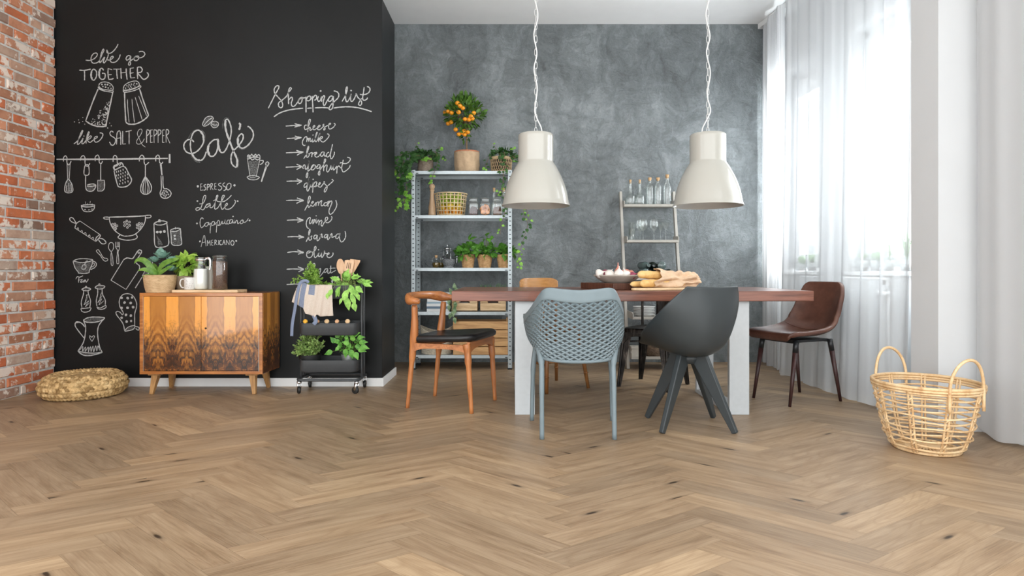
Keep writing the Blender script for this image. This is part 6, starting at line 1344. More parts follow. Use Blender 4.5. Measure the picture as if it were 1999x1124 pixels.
for c, r, n in (((.005, .02, .245), .062, 30), ((.075, .03, .215), .05, 24), ((-.055, .03, .215), .05, 20), ((.07, .02, .15), .05, 26), ((.02, .04, .18), .05, 20)):
    for k in range(n):
        a = k*2.4; e = (k/n)**.6; d = V(cos(a)*e, sin(a)*e*.7-.15, 1.15-e).normalized(); b.leaf(Vector(c)+d*.006, d, V(0, -.2, 1)+d*.2, r*(.55+.45*e), r*.62, -.35, .25, shape=(.35, .75, 1, .95, .35))
strap(b, [(.0, .0, .25), (.0, -.01, .285), (.02, -.02, .302), (.045, -.03, .288)], .045); b.build('succulent', L_succ, t)
p = ((362-1000)*4.54/FPX, 4.54, ST); t = thing('potted_plant', 'bright lime-green leafy plant in a grey-brown pot behind the mug', 'plant', p)
b = MB(); round_pot(b, .056, .074, .115); b.build('pot', pm('taupe_clay', (.30, .225, .155), .8, var=.1), t); b = MB(); soil(b, .066, .10); b.build('soil', M_soil, t)
b = MB(); st = MB(); bush(b, (0, -.01, .20), (.075, .06, .06), 70, .06, .034, up=.3, bend=.5, shape=(.2, .8, 1, .7, 0)); bush(b, (.025, -.03, .19), (.05, .04, .05), 26, .055, .042, bend=.6, shape=(.3, .9, 1, .8, .1))
for pts in ([(0, 0, .2), (.03, -.02, .25), (.07, -.02, .27), (.105, -.02, .265)], [(0, 0, .2), (.015, -.01, .25), (.02, 0, .29)], [(0, 0, .2), (-.04, 0, .245), (-.08, -.02, .24)]): strap(b, pts, .024)
stems(st, (0, 0, .1), [(rnd(-.06, .06), rnd(-.05, .04), rnd(.15, .2)) for _ in range(14)], .002); b.build('foliage', L_lime, t); st.build('stem', M_stem, t)

# ================================================================== black trolley
M_tro = pm('charcoal_powdercoat', (0.050, 0.054, 0.058), 0.36, var=0.05, scale=60); M_rub = pm('black_rubber', (0.012, 0.012, 0.012), 0.5)
TX, TY = -1.309, 4.488
tr = thing('trolley', 'black three-tier kitchen trolley on castors in front of the blackboard', 'trolley', (TX, TY, 0))
TR = [(0.771, 0.676), (0.502, 0.416), (0.239, 0.152)]
for zt, zb_ in TR:
    b = MB(); vs = []; fs = []; n = None
    for (ex, ey, r), z in (((.188, .108, .03), zb_+.008), ((.196, .116, .035), zb_), ((.205, .124, .038), zb_+.012), ((.206, .125, .04), zt-.006), ((.209, .128, .042), zt-.004), ((.209, .128, .042), zt), ((.203, .122, .038), zt), ((.202, .121, .038), zb_+.012), ((.190, .110, .03), zb_+.008)):
        O = rr(ex, ey, r, 5); n = len(O); vs += [(x, y, z) for x, y in O]
    K_ = len(vs)//n
    for q in range(1, K_-1):
        for i in range(n): j = (i+1) % n; fs.append((q*n+i, q*n+j, (q+1)*n+j, (q+1)*n+i))
    fs.append(tuple(n+i for i in range(n-1, -1, -1))); fs.append(tuple((K_-1)*n+i for i in range(n))); b.add(vs, fs); b.build('tray', M_tro, tr, auto=50)
for s in (-1, 1):
    b = MB(); x = .2195*s; b.tube(spline([(x, -.035, .10), (x, -.035, .5), (x, -.035, .79), (x, -.025, .805), (x, 0, .81), (x, .025, .805), (x, .035, .79), (x, .035, .5), (x, .035, .10)], 4), .0085, 10); b.build('post', M_tro, tr)
b = MB(); O = rr(.2195, .13, .04, 5); b.tube([(x, y, .100) for x, y in O], .0105, 10, closed=True); b.build('base_ring', M_tro, tr)
for sx in (-1, 1):
    for sy in (-1, 1):
        a = (0.5, 0.2, 1.25, 0.1)[(sx > 0)*2+(sy > 0)]; M = Matrix.Translation(V(.205*sx, .115*sy, 0)) @ Matrix.Rotation(a+pi/2, 4, 'Z')
        b = MB(); b.lathe([(.0005, .0885), (.017, .0885), (.017, .078), (.012, .072), (.0005, .072)], 16, M=M)
        for s in (-1, 1): b.beam(M @ V(0, .013*s, .077), M @ V(.012, .013*s, .026), .003, .024, up=(cos(a+pi/2), sin(a+pi/2), 0), d2=.014)
        cst = b.build('castor', M_chrome, tr)
        b = MB(); b.lathe([(.0005, -.010), (.022, -.010), (.026, -.006), (.026, .006), (.022, .010), (.0005, .010)], 24, M=M @ Matrix.Translation(V(.012, 0, .0262)) @ Matrix.Rotation(pi/2, 4, 'X')); b.build('wheel', M_rub, cst)
def tp(px, dy, lvl): Y = TY+dy; return ((px-1000)*Y/FPX, Y, (TR[lvl][1]+.0095))
# top tier: thyme, sage, grinders, wooden utensils, apron
p = tp(613, .0, 0); t = thing('potted_thyme', 'bushy thyme above the apron on the top tier of the trolley', 'plant', p)
b = MB(); round_pot(b, .045, .058, .085); b.build('pot', M_rub, t); b = MB(); soil(b, .05, .075); b.build('soil', M_soil, t)
def herb(b, st, base, tips, L, W, step=.009, n=3, r=.0011):
    for tip in tips:
        m = Vector(base).lerp(Vector(tip), .5)+V(rnd(-.02, .02), rnd(-.02, .02), rnd(-.005, .02)); P = spline([base, m, tip], 7); st.tube(P, r, 4); acc = 0
        for q, w in list(zip(P, P[1:]))[2:]:
            acc += (w-q).length
            while acc > step:
                acc -= step
                for _ in range(n): b.leaf(w, rv()+(w-q).normalized()*.6, rv()+V(0, -.2, .5), L*rnd(.7, 1.3), W*rnd(.8, 1.2), .2, .1, shape=(.5, 1, .8, 0))
b = MB(); st = MB(); tips = []
for _ in range(130): q = rv().normalized()*rnd(.5, 1); tips.append((q.x*.082-.004, q.y*.06-.015, .105+abs(q.z)*.165-abs(q.x)*.055))
tips += [(-.135, -.03, .135), (-.15, -.03, .11), (-.115, -.02, .16), (.13, -.05, .10), (.11, -.06, .105), (.16, -.05, .095)]; herb(b, st, (0, 0, .07), tips, .016, .0095); b.build('foliage', L_thyme, t); st.build('stem', M_stem, t)
p = tp(684, -.01, 0); t = thing('potted_sage', 'broad-leaved sage drooping over the corner of the top trolley tier', 'plant', p)
b = MB(); round_pot(b, .04, .052, .08); b.build('pot', M_rub, t); b = MB(); soil(b, .045, .07); b.build('soil', M_soil, t)
b = MB(); st = MB(); SL = (.15, .7, 1, .85, .45, 0)
for x, z, dx, dz, L, W in ((-.10, .11, -1, -.1, .07, .034), (-.06, .14, -.8, .4, .07, .036), (-.02, .15, .2, .8, .075, .04), (.02, .16, .7, .2, .07, .034), (.06, .135, 1, .1, .075, .036), (.09, .125, 1, .15, .08, .034), (.11, .13, 1, .45, .05, .018), (-.04, .10, -.4, -.6, .075, .04), (0, .10, -.1, -1, .08, .04), (.04, .09, .3, -.8, .07, .038), (.08, .08, .7, -.5, .065, .034), (-.085, .06, -.6, -1, .055, .03), (-.115, .035, -.3, -1, .048, .024), (.005, .05, .0, -1, .085, .04), (.02, .0, .1, -1, .085, .042), (.045, .03, .5, -1, .09, .032), (.03, .06, -.5, -.9, .07, .03), (.075, .06, .2, -1, .06, .034), (.09, .03, .3, -1, .05, .026), (-.06, .12, -.2, -.3, .065, .04), (.055, .11, .2, -.3, .065, .04), (.0, .125, -.3, -.2, .07, .042), (-.03, .08, -.5, -.9, .08, .03), (.06, -.035, .4, -1, .06, .036), (-.015, .0, -.5, -.9, .05, .022), (.10, .10, .9, -.2, .07, .03), (-.05, .07, .1, -1, .06, .032)):
    y = -.035-.11*(z < .10)*(1) - rnd(0, .02); z -= .022*(z > .1); q = V(x, y if z > .07 else -.145-rnd(0, .012), z); b.leaf(q, V(dx, -.25, dz), V(rnd(-.3, .3), -1, .5), L*1.05, W*1.15, .3, .18, shape=SL); st.tube(spline([(x*.15, 0, .07), (x*.6, y*.6, max(z, .1)+.02), q], 4), .0015, 5)
bush(b, (0, -.02, .105), (.08, .05, .035), 34, .062, .034, bend=.4, shape=SL); b.build('foliage', L_sage, t); st.build('stem', M_stem, t)
for px, dy, lab in ((649.5, .06, 'clear glass grinder on the trolley next to the thyme'), (660.5, .075, 'clear glass grinder on the trolley next to the wooden spoon')):
    p = tp(px, dy, 0); t = thing('glass_grinder', lab, 'grinder', p, 0, 'glass grinders on the trolley')
    b = MB(); b.shell([(.0005, .001), (.022, .001), (.023, .02), (.019, .05), (.023, .10), (.021, .125), (.012, .135)], 20); b.build('glass_body', M_glass, t)
    b = MB(); b.tube([(0, 0, .005), (0, 0, .14)], .003, 8); b.lathe([(.0005, .136), (.008, .136), (.009, .142), (.004, .150), (.0005, .151)], 14); b.lathe([(.0005, .003), (.018, .003), (.017, .05), (.0005, .051)], 16); b.build('steel_core', M_chrome, t)
M_spoon = wood('spoon_beech', (0.56, 0.315, 0.17), (0.78, 0.52, 0.33), 1.6, axis=2, rough=0.5, ring=3)
hp = tp(671, .065, 0); t = thing('utensil_pot', 'dark round pot holding the wooden utensils, hidden behind the sage leaves', 'pot', hp); b = MB(); round_pot(b, .035, .040, .11, .004); b.build('pot', M_rub, t)
def utensil(nm, lab, pts, kind, dx, lean, hgt):
    z0 = hp[2]+.006; b = MB(); top = V(hp[0]+dx+lean, hp[1], hgt); base = V(hp[0]+dx*.5, hp[1]+rnd(-.012, .012), z0); d = (top-base).normalized(); sd = V(1, 0, 0); sd = (sd-d*sd.dot(d)).normalized()
    neck = top-d*(.115 if kind else .10); b.tube([base, neck, neck+d*.02], [.006, .006, .0065], 8); o_ = [neck+sd*x+d*y for x, y in pts]; n = len(o_); nn = sd.cross(d).normalized()*.0035
    b.add([q-nn for q in o_]+[q+nn for q in o_], [tuple(range(n)), tuple(range(2*n-1, n-1, -1))]+[(i, n+i, n+(i+1) % n, (i+1) % n) for i in range(n)])
    o = b.build(nm, M_spoon, smooth=False, bevel=.0015); tag(o, lab, 'utensil', 'wooden utensils on the trolley'); return o, neck, sd, d, nn
utensil('wooden_spoon', 'wooden spoon with an oval bowl standing in the trolley pot', [(.03*sin(2*pi*k/22)*(1 if cos(2*pi*k/22) < .2 else .92), .055-.058*cos(2*pi*k/22)) for k in range(22)], 0, -.012, -.012, .951)
SP = [(-.010, 0), (-.032, .04), (-.037, .112), (-.02, .118), (.03, .122), (.034, .11), (.030, .03), (.010, 0)]
o, nk, sd, d, nn = utensil('slotted_spatula', 'slotted wooden spatula in front of the other spatula', SP, 1, .012, .035, .950)
b = MB()
for x in (-.014, -.001, .012): b.beam(nk+sd*x+d*.055+nn*1.1, nk+sd*x+d*.098+nn*1.1, .0042, .0008, up=nn)
b.build('slot', pm('slot_dark', (.09, .045, .03), .9), o, smooth=False)
hp = (hp[0], hp[1]+.014, hp[2]); utensil('wooden_spatula', 'plain wooden spatula leaning outwards behind the slotted one', [(-.010, 0), (-.03, .05), (-.036, .112), (.02, .120), (.038, .123), (.040, .11), (.022, .04), (.010, 0)], 1, .02, .062, .956)
# apron hanging over the front of the top tier
M_lin = NT('natural_linen'); uv = M_lin.coord('UV'); sx = M_lin.n.new('ShaderNodeSeparateXYZ'); M_lin.link(uv, sx.inputs[0]); u = sx.outputs[0]; v = sx.outputs[1]
def band(a, c): return M_lin.math('MULTIPLY', M_lin.math('GREATER_THAN', u, a), M_lin.math('LESS_THAN', u, c))
st1 = M_lin.math('MAXIMUM', band(.155, .27), M_lin.math('MULTIPLY', band(.335, .50), M_lin.math('LESS_THAN', v, .33))); nz = M_lin.noise(M_lin.coord('Object'), 260, 2)
M_lin.base(M_lin.mix(M_lin.math('MULTIPLY', st1, .92), M_lin.ramp(nz, [(.3, (.56, .47, .39)), (.7, (.68, .59, .51))]), M_lin.ramp(nz, [(.3, (.12, .16, .25)), (.7, (.24, .28, .38))]))); M_lin.set(rough=.9, spec=.1); M_lin = M_lin.m
M_bluef = pm('blue_linen', (.20, .24, .34), .9, var=.12, scale=200)
ap = thing('apron', 'natural linen apron with blue stripes hanging over the front of the trolley', 'apron', (0, 0, 0))
yf = TY-.1295
def apron_pt(u, v):
    xl = lerp([(0, -1.512), (.5, -1.535), (1, -1.552)], v); xr = lerp([(0, -1.270), (1, -1.260)], v); x = xl+(xr-xl)*u
    low = lerp([(0, .655), (.10, .640), (.26, .612), (.33, .572), (.42, .566), (.47, .556), (.54, .546), (.60, .568), (.66, .553), (1, .558)], u)
    zt = .7745 + .022*math.exp(-((u-.16)/.10)**2); z = zt+(low-zt)*v
    f = .012*sin(2*pi*(2.6*u+.3*v))*(.3+v)+.012*math.exp(-((u-.16)/.08)**2)
    return V(x, yf-.012-abs(f)-.014*v*(1-v)-.006*sin(9*u), z)
b = MB(); nu, nv = 60, 30
b.grid(lambda u, v: apron_pt(u, v), nu, nv); o = b.build('cloth', M_lin, ap, solid=.0016); me = o.data; ul = me.uv_layers.new(name='UVMap')
for pl in me.polygons:
    for li in pl.loop_indices: k = me.loops[li].vertex_index; ul.data[li].uv = ((k % nu)/(nu-1), (k//nu)/(nv-1))
b = MB(); b.grid(lambda u, v: V(-1.500+(.225)*u+0*v, lerp([(0, yf-.014), (.35, yf-.002), (1, yf+.06)], v), lerp([(0, .7755), (.35, .7765), (1, .7725)], v)+.02*math.exp(-((u-.12)/.09)**2)*(1-v)), 30, 8); b.build('fold_over_rim', M_lin, ap, solid=.0016)
b = MB(); strap_pts = [(-1.43, yf-.034, .792), (-1.455, yf-.038, .806), (-1.49, yf-.038, .785), (-1.512, yf-.037, .70), (-1.528, yf-.036, .60), (-1.545, yf-.036, .50), (-1.550, yf-.034, .415)]
b.tube(spline(strap_pts, 8), .0125, 6, flat=.12, up=(0, 1, 0)); b.build('tie_strap', M_bluef, ap, label='blue tie strap')
b = MB(); b.tube(spline([(-1.40, yf-.018, .56), (-1.385, yf-.02, .52), (-1.40, yf-.022, .497)], 6), .016, 6, flat=.12, up=(0, 1, 0)); b.build('pocket_tie', M_bluef, ap)
# middle tier: corked bottles lying with their corks to the front
for px, cc, r, lab in ((596, (.78, .40, .035), .0155, 'bottle with a yellow stopper lying at the apron end of the middle tier'), (620, (.66, .37, .20), .0125, 'bottle with a small tan cork lying beside the yellow-stoppered one'), (638, (.68, .46, .25), .0165, 'bottle with a pale cork lying in the middle of the middle tier'), (658, (.66, .38, .21), .0145, 'bottle with a tan cork lying fourth along the middle tier'), (678.5, (.70, .48, .27), .0165, 'bottle with a large pale cork lying at the far end of the middle tier')):
    Y0 = TY-.113; x = (px-1000)*Y0/FPX; zc = .5165; t = thing('corked_bottle', lab, 'bottle', (x, Y0, zc), 0, 'bottles lying on the middle trolley tier'); M = Matrix.Rotation(-pi/2, 4, 'X')
    sl = .026*1.0; b = MB(); MT = Matrix.Translation(V(0, 0, 0)) @ Matrix.Rotation(RD(-15.5), 4, 'X') @ M
    b.shell([(.011, .014), (.0125, .03), (.0125, .06), (.022, .085), (.0265, .11), (.0265, .205), (.023, .212), (.0005, .212)], 20, M=MT); b.build('glass_body', M_glass, t)
    b = MB(); b.lathe([(.0005, 0), (r*.9, 0), (r, .003), (r, .013), (.0095, .014), (.0095, .032), (.0005, .033)], 20, M=MT); b.build('cork', pm('stopper', cc, .7, var=.08, scale=60), t)
# bottom tier: oregano and lemon balm
p = tp(606, -.01, 2); t = thing('potted_oregano', 'large round oregano plant in a black pot on the bottom tier of the trolley', 'plant', p)
b = MB(); round_pot(b, .062, .082, .105); b.build('pot', M_rub, t); b = MB(); soil(b, .072, .09); b.build('soil', M_soil, t)
b = MB(); st = MB(); tips = []
for _ in range(120): q = rv(); q = q.normalized()*(.6+.4*random.random()); tips.append((q.x*.112, q.y*.085-.02, .185+q.z*.083))
for k in range(6): tips.append((rnd(-.10, -.03), -.105+rnd(0, .02), rnd(.12, .16)))
tips = [q for q in tips if not (q[1] > .10)]; herb(b, st, (0, 0, .09), tips, .017, .013, step=.012, n=3, r=.0014); b.build('foliage', L_oreg, t); st.build('stem', pm('woody_stem', (.22, .17, .10), .8), t)
p = tp(682, -.015, 2); t = thing('potted_lemon_balm', 'leafy lemon balm in a zinc pot on the bottom tier of the trolley', 'plant', p)
b = MB(); round_pot(b, .042, .056, .105); b.shell([(.056, .104), (.0585, .107), (.056, .110)], 36); b.build('zinc_pot', pm('zinc', (.55, .57, .57), .35, .8, var=.25, scale=20), t); b = MB(); soil(b, .048, .095); b.build('soil', M_soil, t)
b = MB(); st = MB(); SH_ = (.3, .95, 1, .7, .3, 0)
for x, z, dx, dz, L in ((-.08, .20, -.6, .7, .05), (-.065, .23, -.3, 1, .045), (-.05, .21, -.8, 0, .045), (-.03, .24, .2, 1, .04), (-.10, .135, -1, -.2, .055), (-.04, .18, -.5, -.3, .04), (.0, .22, 0, 1, .04), (.03, .235, .3, 1, .05), (.05, .25, .8, .5, .045), (.075, .23, 1, .3, .05), (.09, .20, 1, .2, .055), (.10, .17, 1, -.05, .06), (.085, .155, 1, -.2, .055), (.06, .13, .6, -1, .055), (.03, .15, .2, -1, .062), (0, .155, -.2, -1, .06), (.045, .21, 0, .4, .05), (.02, .19, -.6, .3, .05), (.02, .245, -.4, .8, .04), (-.055, .165, -.6, -.5, .035), (.07, .185, .2, -.4, .045), (.0, .19, .3, -.2, .045)):
    q = V(x, -.05-rnd(0, .03) if z > .16 else -.075, z); b.leaf(q, V(dx, -.25, dz), V(rnd(-.3, .3), -1, .6), L*1.1, L*.78, .35, .15, shape=SH_); st.tube(spline([(x*.2, 0, .09), (x*.7, -.025, z*.8+.03), q], 5), .0017, 5)
bush(b, (0, -.01, .18), (.08, .05, .06), 46, .042, .028, bend=.4, shape=SH_); b.build('foliage', L_mint, t); st.build('stem', M_stem, t)

# ================================================================== braided pouf and rattan basket
M_hyac = NT('water_hyacinth'); co = M_hyac.coord('Object'); n1 = M_hyac.noise(co, 26, 4, .6); n2 = M_hyac.noise(co, 120, 3)
M_hyac.base(M_hyac.ramp(M_hyac.math('ADD', M_hyac.math('MULTIPLY', n1, .6), M_hyac.math('MULTIPLY', n2, .4)), [(.30, (.30, .185, .075)), (.5, (.56, .385, .185)), (.68, (.74, .57, .33))])); M_hyac.set(rough=.75, spec=.2)
at_ = M_hyac.n.new('ShaderNodeAttribute'); at_.attribute_name = 'strand'; base_ = M_hyac.b.inputs['Base Color'].links[0].from_socket
M_hyac.base(M_hyac.mix(1.0, base_, M_hyac.ramp(at_.outputs['Fac'], [(0.0, (.42, .36, .28)), (.35, (.85, .82, .76)), (1.0, (1.22, 1.2, 1.16))]), 'MULTIPLY')); M_hyac = M_hyac.m
pf = MB(); prof = spline([(.10, .165, 0), (.155, .158, 0), (.185, .172, 0), (.225, .182, 0), (.27, .165, 0), (.305, .125, 0), (.315, .085, 0), (.300, .042, 0), (.262, .012, 0), (.215, .003, 0)], 12)
ROWS = 10; Nn = 480; PR = []
acc = [0]
for a, c in zip(prof, prof[1:]): acc.append(acc[-1]+(c-a).length)
NV = ROWS*8
def prof_at(s):
    for i in range(len(acc)-1):
        if s <= acc[i+1]+1e-9: k = (s-acc[i])/max(1e-9, acc[i+1]-acc[i]); q = prof[i].lerp(prof[i+1], k); d = (prof[i+1]-prof[i]).normalized(); return q, V(-d.y, d.x, 0)*-1
    return prof[-1], V(0, -1, 0)
def pouf_pt(u, v):
    q, nr = prof_at(v*acc[-1]*.9999); j = v*ROWS; fr = j-fl(j); row = int(fl(j)); half = abs(fr-.5)*2
    ph = u*60+(.5 if row % 2 else 0)+(half)*.42*(1 if fr > .5 else 1); s = ph-fl(ph)
    h = (1-half**2.6)*.0135*(.22+.78*(1-abs(s-.45)/.55)**.8 if abs(s-.45) < .55 else .22); r = q.x-nr.x*-h; z = q.y-nr.y*-h
    return V(r*cos(2*pi*u), r*sin(2*pi*u), z)
if prof_at(acc[-1]*.6)[1].x < 0:
    _pa = prof_at
    def prof_at(s): a, c = _pa(s); return a, -c
pf.grid(pouf_pt, Nn, NV+1, closeu=True); pf.shell([(.0005, .158), (.10, .163)], 48); pf.shell([(.0005, .0005), (.215, .0015)], 48)
po = thing('pouf', 'round braided water-hyacinth floor pouf in the corner by the brick wall', 'pouf', (-3.01, 4.325, .0)); po.scale = (.83, .83, .85); o = pf.build('braided_body', M_hyac, po)
ca = o.data.color_attributes.new('strand', 'FLOAT_COLOR', 'POINT'); rg = random.Random(12); tone = {}
for k in range(len(ca.data)):
    j, i = divmod(k, Nn)
    if j > NV: key = (0, 0)
    else:
        fr = j/NV*ROWS; row = min(int(fr), ROWS-1); half = abs(fr-int(fr)-.5)*2; key = (row, int(fl(i/Nn*60+(.5 if row % 2 else 0)+half*.42)), fr-int(fr) > .5)
    c_ = tone.setdefault(key, rg.random()); ca.data[k].color = (c_, c_, c_, 1)

M_rat = NT('pale_rattan'); co = M_rat.coord('Object'); n1 = M_rat.noise(co, 18, 4); n2 = M_rat.noise(co, 90, 3)
M_rat.base(M_rat.ramp(M_rat.math('ADD', M_rat.math('MULTIPLY', n1, .7), M_rat.math('MULTIPLY', n2, .3)), [(.30, (.50, .27, .115)), (.48, (.72, .49, .26)), (.7, (.82, .64, .40))])); M_rat.set(rough=.45); M_rat = M_rat.m
RBX, RBY = 2.045, 3.035
rb = thing('rattan_basket', 'open rattan basket with two tall hoop handles on the floor by the pier', 'basket', (RBX, RBY, 0), RD(8))
rb.scale = (.935, .935, .96)
BH = .345; BR = lambda z: lerp([(0, .150), (.03, .172), (.08, .193), (.16, .212), (.25, .231), (.345, .250)], z)
def ring(b, z, r, w=.0055, wob=0.0, ph=0, f=1.0): b.tube([(r*cos(2*pi*k/56), r*sin(2*pi*k/56)*f, z+wob*sin(4*2*pi*k/56+ph)) for k in range(56)], w, 7, closed=True)
for i, z in enumerate((.052, .082, .112, .142, .172, .202, .232, .262, .290)):
    b = MB(); ring(b, z, BR(z)+(.005 if i % 2 else -.005), .0048, .004, i*1.3); b.build('hoop', M_rat, rb)
b = MB()
for z, r, w in ((.318, .248, .006), (.331, .251, .007), (.345, .250, .0085)): ring(b, z, r, w)
b.build('rim', M_rat, rb)
for k in range(9):
    a = 2*pi*k/9+.20; b = MB()
    for s in (-.008, .008): b.tube(spline([((BR(z)+o_)*cos(a)-s*sin(a), (BR(z)+o_)*sin(a)+s*cos(a), z+.006) for z, o_ in ((0, 0), (.03, 0), (.08, 0), (.16, 0), (.25, 0), (.338, 0))], 4), .0055, 7)
    for z in (.06, .105, .15, .195, .24, .285, .327): b.tube([((BR(z)+.006)*cos(a+q*.05), (BR(z)+.006)*sin(a+q*.05), z+q*.010) for q in (-1, 0, 1)], .0042, 6)
    b.build('stake', M_rat, rb)
b = MB(); ring(b, .0085, .150, .008); ring(b, .028, .170, .006, .002); ring(b, .012, .095, .005); ring(b, .012, .05, .005)
for k in range(16): a = pi*k/16+.1; b.tube([(-.15*cos(a), -.15*sin(a), .010), (0, 0, .014+.0005*k), (.15*cos(a), .15*sin(a), .010)], .0042, 6)
b.build('base', M_rat, rb)
for s in (-1, 1):
    b = MB(); hw = .100; P = []
    for k in range(25):
        th = pi*k/24; a0 = (pi if s < 0 else 0)+RD(-25 if s > 0 else 25)*0; off = hw*cos(th); hz = .345-.03+.175*sin(th)**.85
        ang = RD(93 if s < 0 else -87); cx, cy = .252*cos(ang), .252*sin(ang); tx, ty = -sin(ang), cos(ang); bul = -.018*(off/hw)**2
        P.append((cx+tx*off+cos(ang)*bul, cy+ty*off+sin(ang)*bul, hz))
    P = [(P[0][0], P[0][1], .24)]+P+[(P[-1][0], P[-1][1], .24)]; b.tube(spline(P, 3), .0075, 9); b.build('handle', M_rat, rb)

# ================================================================== food on the dining table
TT = TZ+.0006
M_block = wood('dark_butcher_block', (.045, .016, .010), (.145, .055, .032), 2.2, axis=2, rough=.45, ring=3)
C0 = V(.6386, 3.87, TT); e1 = V(-.18, .36, 0).normalized(); e2 = V(.895, .446, 0).normalized()
ba = atan2(e2.y, e2.x); c_ = C0+e1*.19+e2*.135
bl = thing('butcher_block', 'thick dark wooden chopping block under the onion bowl', 'chopping block', c_, ba); b = MB(); b.box((-.135, -.19, 0), (.135, .19, .041)); b.build('block', M_block, bl, smooth=False, bevel=.004)
BZ = TT+.0416; bw_ = (.700, 4.085, BZ); bo = thing('bowl', 'wide beige stoneware bowl of garlic and onions on the dark block', 'bowl', bw_)
M_stone = NT('beige_stoneware'); co = M_stone.coord('Object'); M_stone.base(M_stone.ramp(M_stone.noise(co, 8, 5, .6), [(.3, (.36, .30, .25)), (.7, (.56, .50, .44))])); M_stone.set(rough=.5); M_stone = M_stone.m
b = MB(); b.lathe([(.0005, 0), (.085, 0), (.092, .003), (.125, .022), (.150, .042), (.158, .050), (.155, .0525), (.146, .047), (.12, .028), (.085, .010), (.0005, .008)], 56); b.build('body', M_stone, bo)
M_garl = pm('garlic_skin', (.78, .72, .66), .6, var=.08, scale=25); M_oni = pm('pink_onion_skin', (.62, .235, .17), .35, var=.25, scale=18); M_red = pm('red_onion_skin', (.27, .035, .075), .3, var=.25, scale=18)
def garlic(px, z, Y, r, lab, rx=0, rz=0):
    x = (px-1000)*Y/FPX; M = Matrix.Rotation(rz, 4, 'Z') @ Matrix.Rotation(rx, 4, 'X'); b = MB()
    b.lathe([(.0005, -.75*r), (.55*r, -.74*r), (.92*r, -.45*r), (1.0*r, -.05*r), (.86*r, .32*r), (.55*r, .58*r), (.25*r, .80*r), (.14*r, 1.1*r), (.12*r, 1.45*r), (.0005, 1.47*r)], 36, M=M, disp=lambda th, i: r*.075*abs(sin(4*th))*(1 if 0 < i < 7 else 0)-r*.04)
    o = b.build('garlic_bulb', M_garl); o.location = (x, Y, z); tag(o, lab, 'garlic', 'garlic bulbs in the bowl')
def onion(nm, px, z, Y, r, m, lab, cat, rx=0, rz=0, long=1.0, grp=None):
    x = (px-1000)*Y/FPX; M = Matrix.Rotation(rz, 4, 'Z') @ Matrix.Rotation(rx, 4, 'X'); b = MB()
    b.lathe([(.0005, -.9*r), (.35*r, -.86*r), (.8*r, -.55*r), (1.0*r, 0), (.88*r, .42*r*long), (.5*r, .85*r*long), (.22*r, 1.2*r*long), (.10*r, 1.7*r*long), (.13*r, 2.0*r*long), (.0005, 2.02*r*long)], 24, M=M); o = b.build(nm, m); o.location = (x, Y, z); tag(o, lab, cat, grp)
bz = BZ+.02
garlic(1171, bz+.042, 4.03, .030, 'garlic bulb lying at the rim end of the bowl, away from the bread', 1.2, 1.2); garlic(1191, bz+.040, 4.00, .031, 'garlic bulb with root end up, second in the bowl', .9, .3); garlic(1209, bz+.044, 3.985, .032, 'garlic bulb in the middle of the bowl with its stem up', .15, 0); garlic(1222, bz+.038, 3.995, .030, 'garlic bulb in front of the pink onions', -.4, .8)
onion('shallot', 1207, bz+.045, 4.07, .027, M_oni, 'pink shallot with its pointed tip standing up in the bowl', 'shallot', 0, 0, 1.25, 'shallots in the bowl'); onion('shallot', 1223, bz+.044, 4.06, .028, M_oni, 'pink shallot lying behind the garlic', 'shallot', 1.2, -1.0, 1.1, 'shallots in the bowl'); onion('shallot', 1232, bz+.038, 4.03, .026, M_oni, 'copper-pink shallot beside the dark red onion', 'shallot', 1.3, -2.2, 1.1, 'shallots in the bowl')
onion('red_onion', 1236, bz+.030, 3.99, .024, M_red, 'dark red onion at the bread end of the bowl', 'onion', 1.2, .7, .8, 'red onions in the bowl'); onion('red_onion', 1181, bz+.045, 4.08, .025, M_red, 'dark red onion behind the garlic bulbs', 'onion', 1.1, -1.2, .8, 'red onions in the bowl')
bx = thing('bread_board', 'pale oval wooden board under the baguettes on the dining table', 'board', (.985, 3.925, TT), ba); b = MB(); b.prism([(.27*cos(2*pi*k/40), .085*sin(2*pi*k/40)*(1.0)) for k in range(40)], .014); b.build('board', M_maple, bx, bevel=.003, auto=40)
M_bread = NT('baguette_crust'); co = M_bread.coord('Object'); n1 = M_bread.noise(co, 11, 5, .6); n2 = M_bread.noise(co, 70, 3)
M_bread.base(M_bread.ramp(M_bread.math('ADD', M_bread.math('MULTIPLY', n1, .8), M_bread.math('MULTIPLY', n2, .2)), [(.30, (.60, .29, .075)), (.5, (.78, .50, .19)), (.7, (.86, .66, .36))])); M_bread.set(rough=.65); M_bread.bump(n2, .25, .003); M_bread = M_bread.m
def baguette(a, c, r, lab):
    a = Vector(a); c = Vector(c); b = MB(); n = 26; P = [a.lerp(c, k/n)+V(0, 0, .003*sin(3.1*k/n)) for k in range(n+1)]
    R = [r*sqrt(max(.02, 1-max(0, 1-(k+.15)/3.4)**2))*sqrt(max(.02, 1-max(0, 1-(n-k+.15)/3.4)**2))*(1+.05*sin(k*1.25)) for k in range(n+1)]; b.tube(P, R, 18, flat=.92); o = b.build('baguette', M_bread); tag(o, lab, 'bread', 'baguettes on the bread board')
BB = TT+.0146; dv = e2
pA = V(.800, 3.835, BB+.026); pB = V(.748, 3.880, BB+.0212); pC = V(.790, 3.853, BB+.0835)
baguette(pA, pA+dv*.36, .0268, 'baguette lying in front on the board, half inside the paper bag'); baguette(pB, pB+V(.90, .43, 0).normalized()*.34, .0205, 'slim baguette lowest on the board beside the dark block'); baguette(pC, pC+V(.875, .46, -.05).normalized()*.36, .0275, 'baguette on top of the others, rising from the bag mouth')
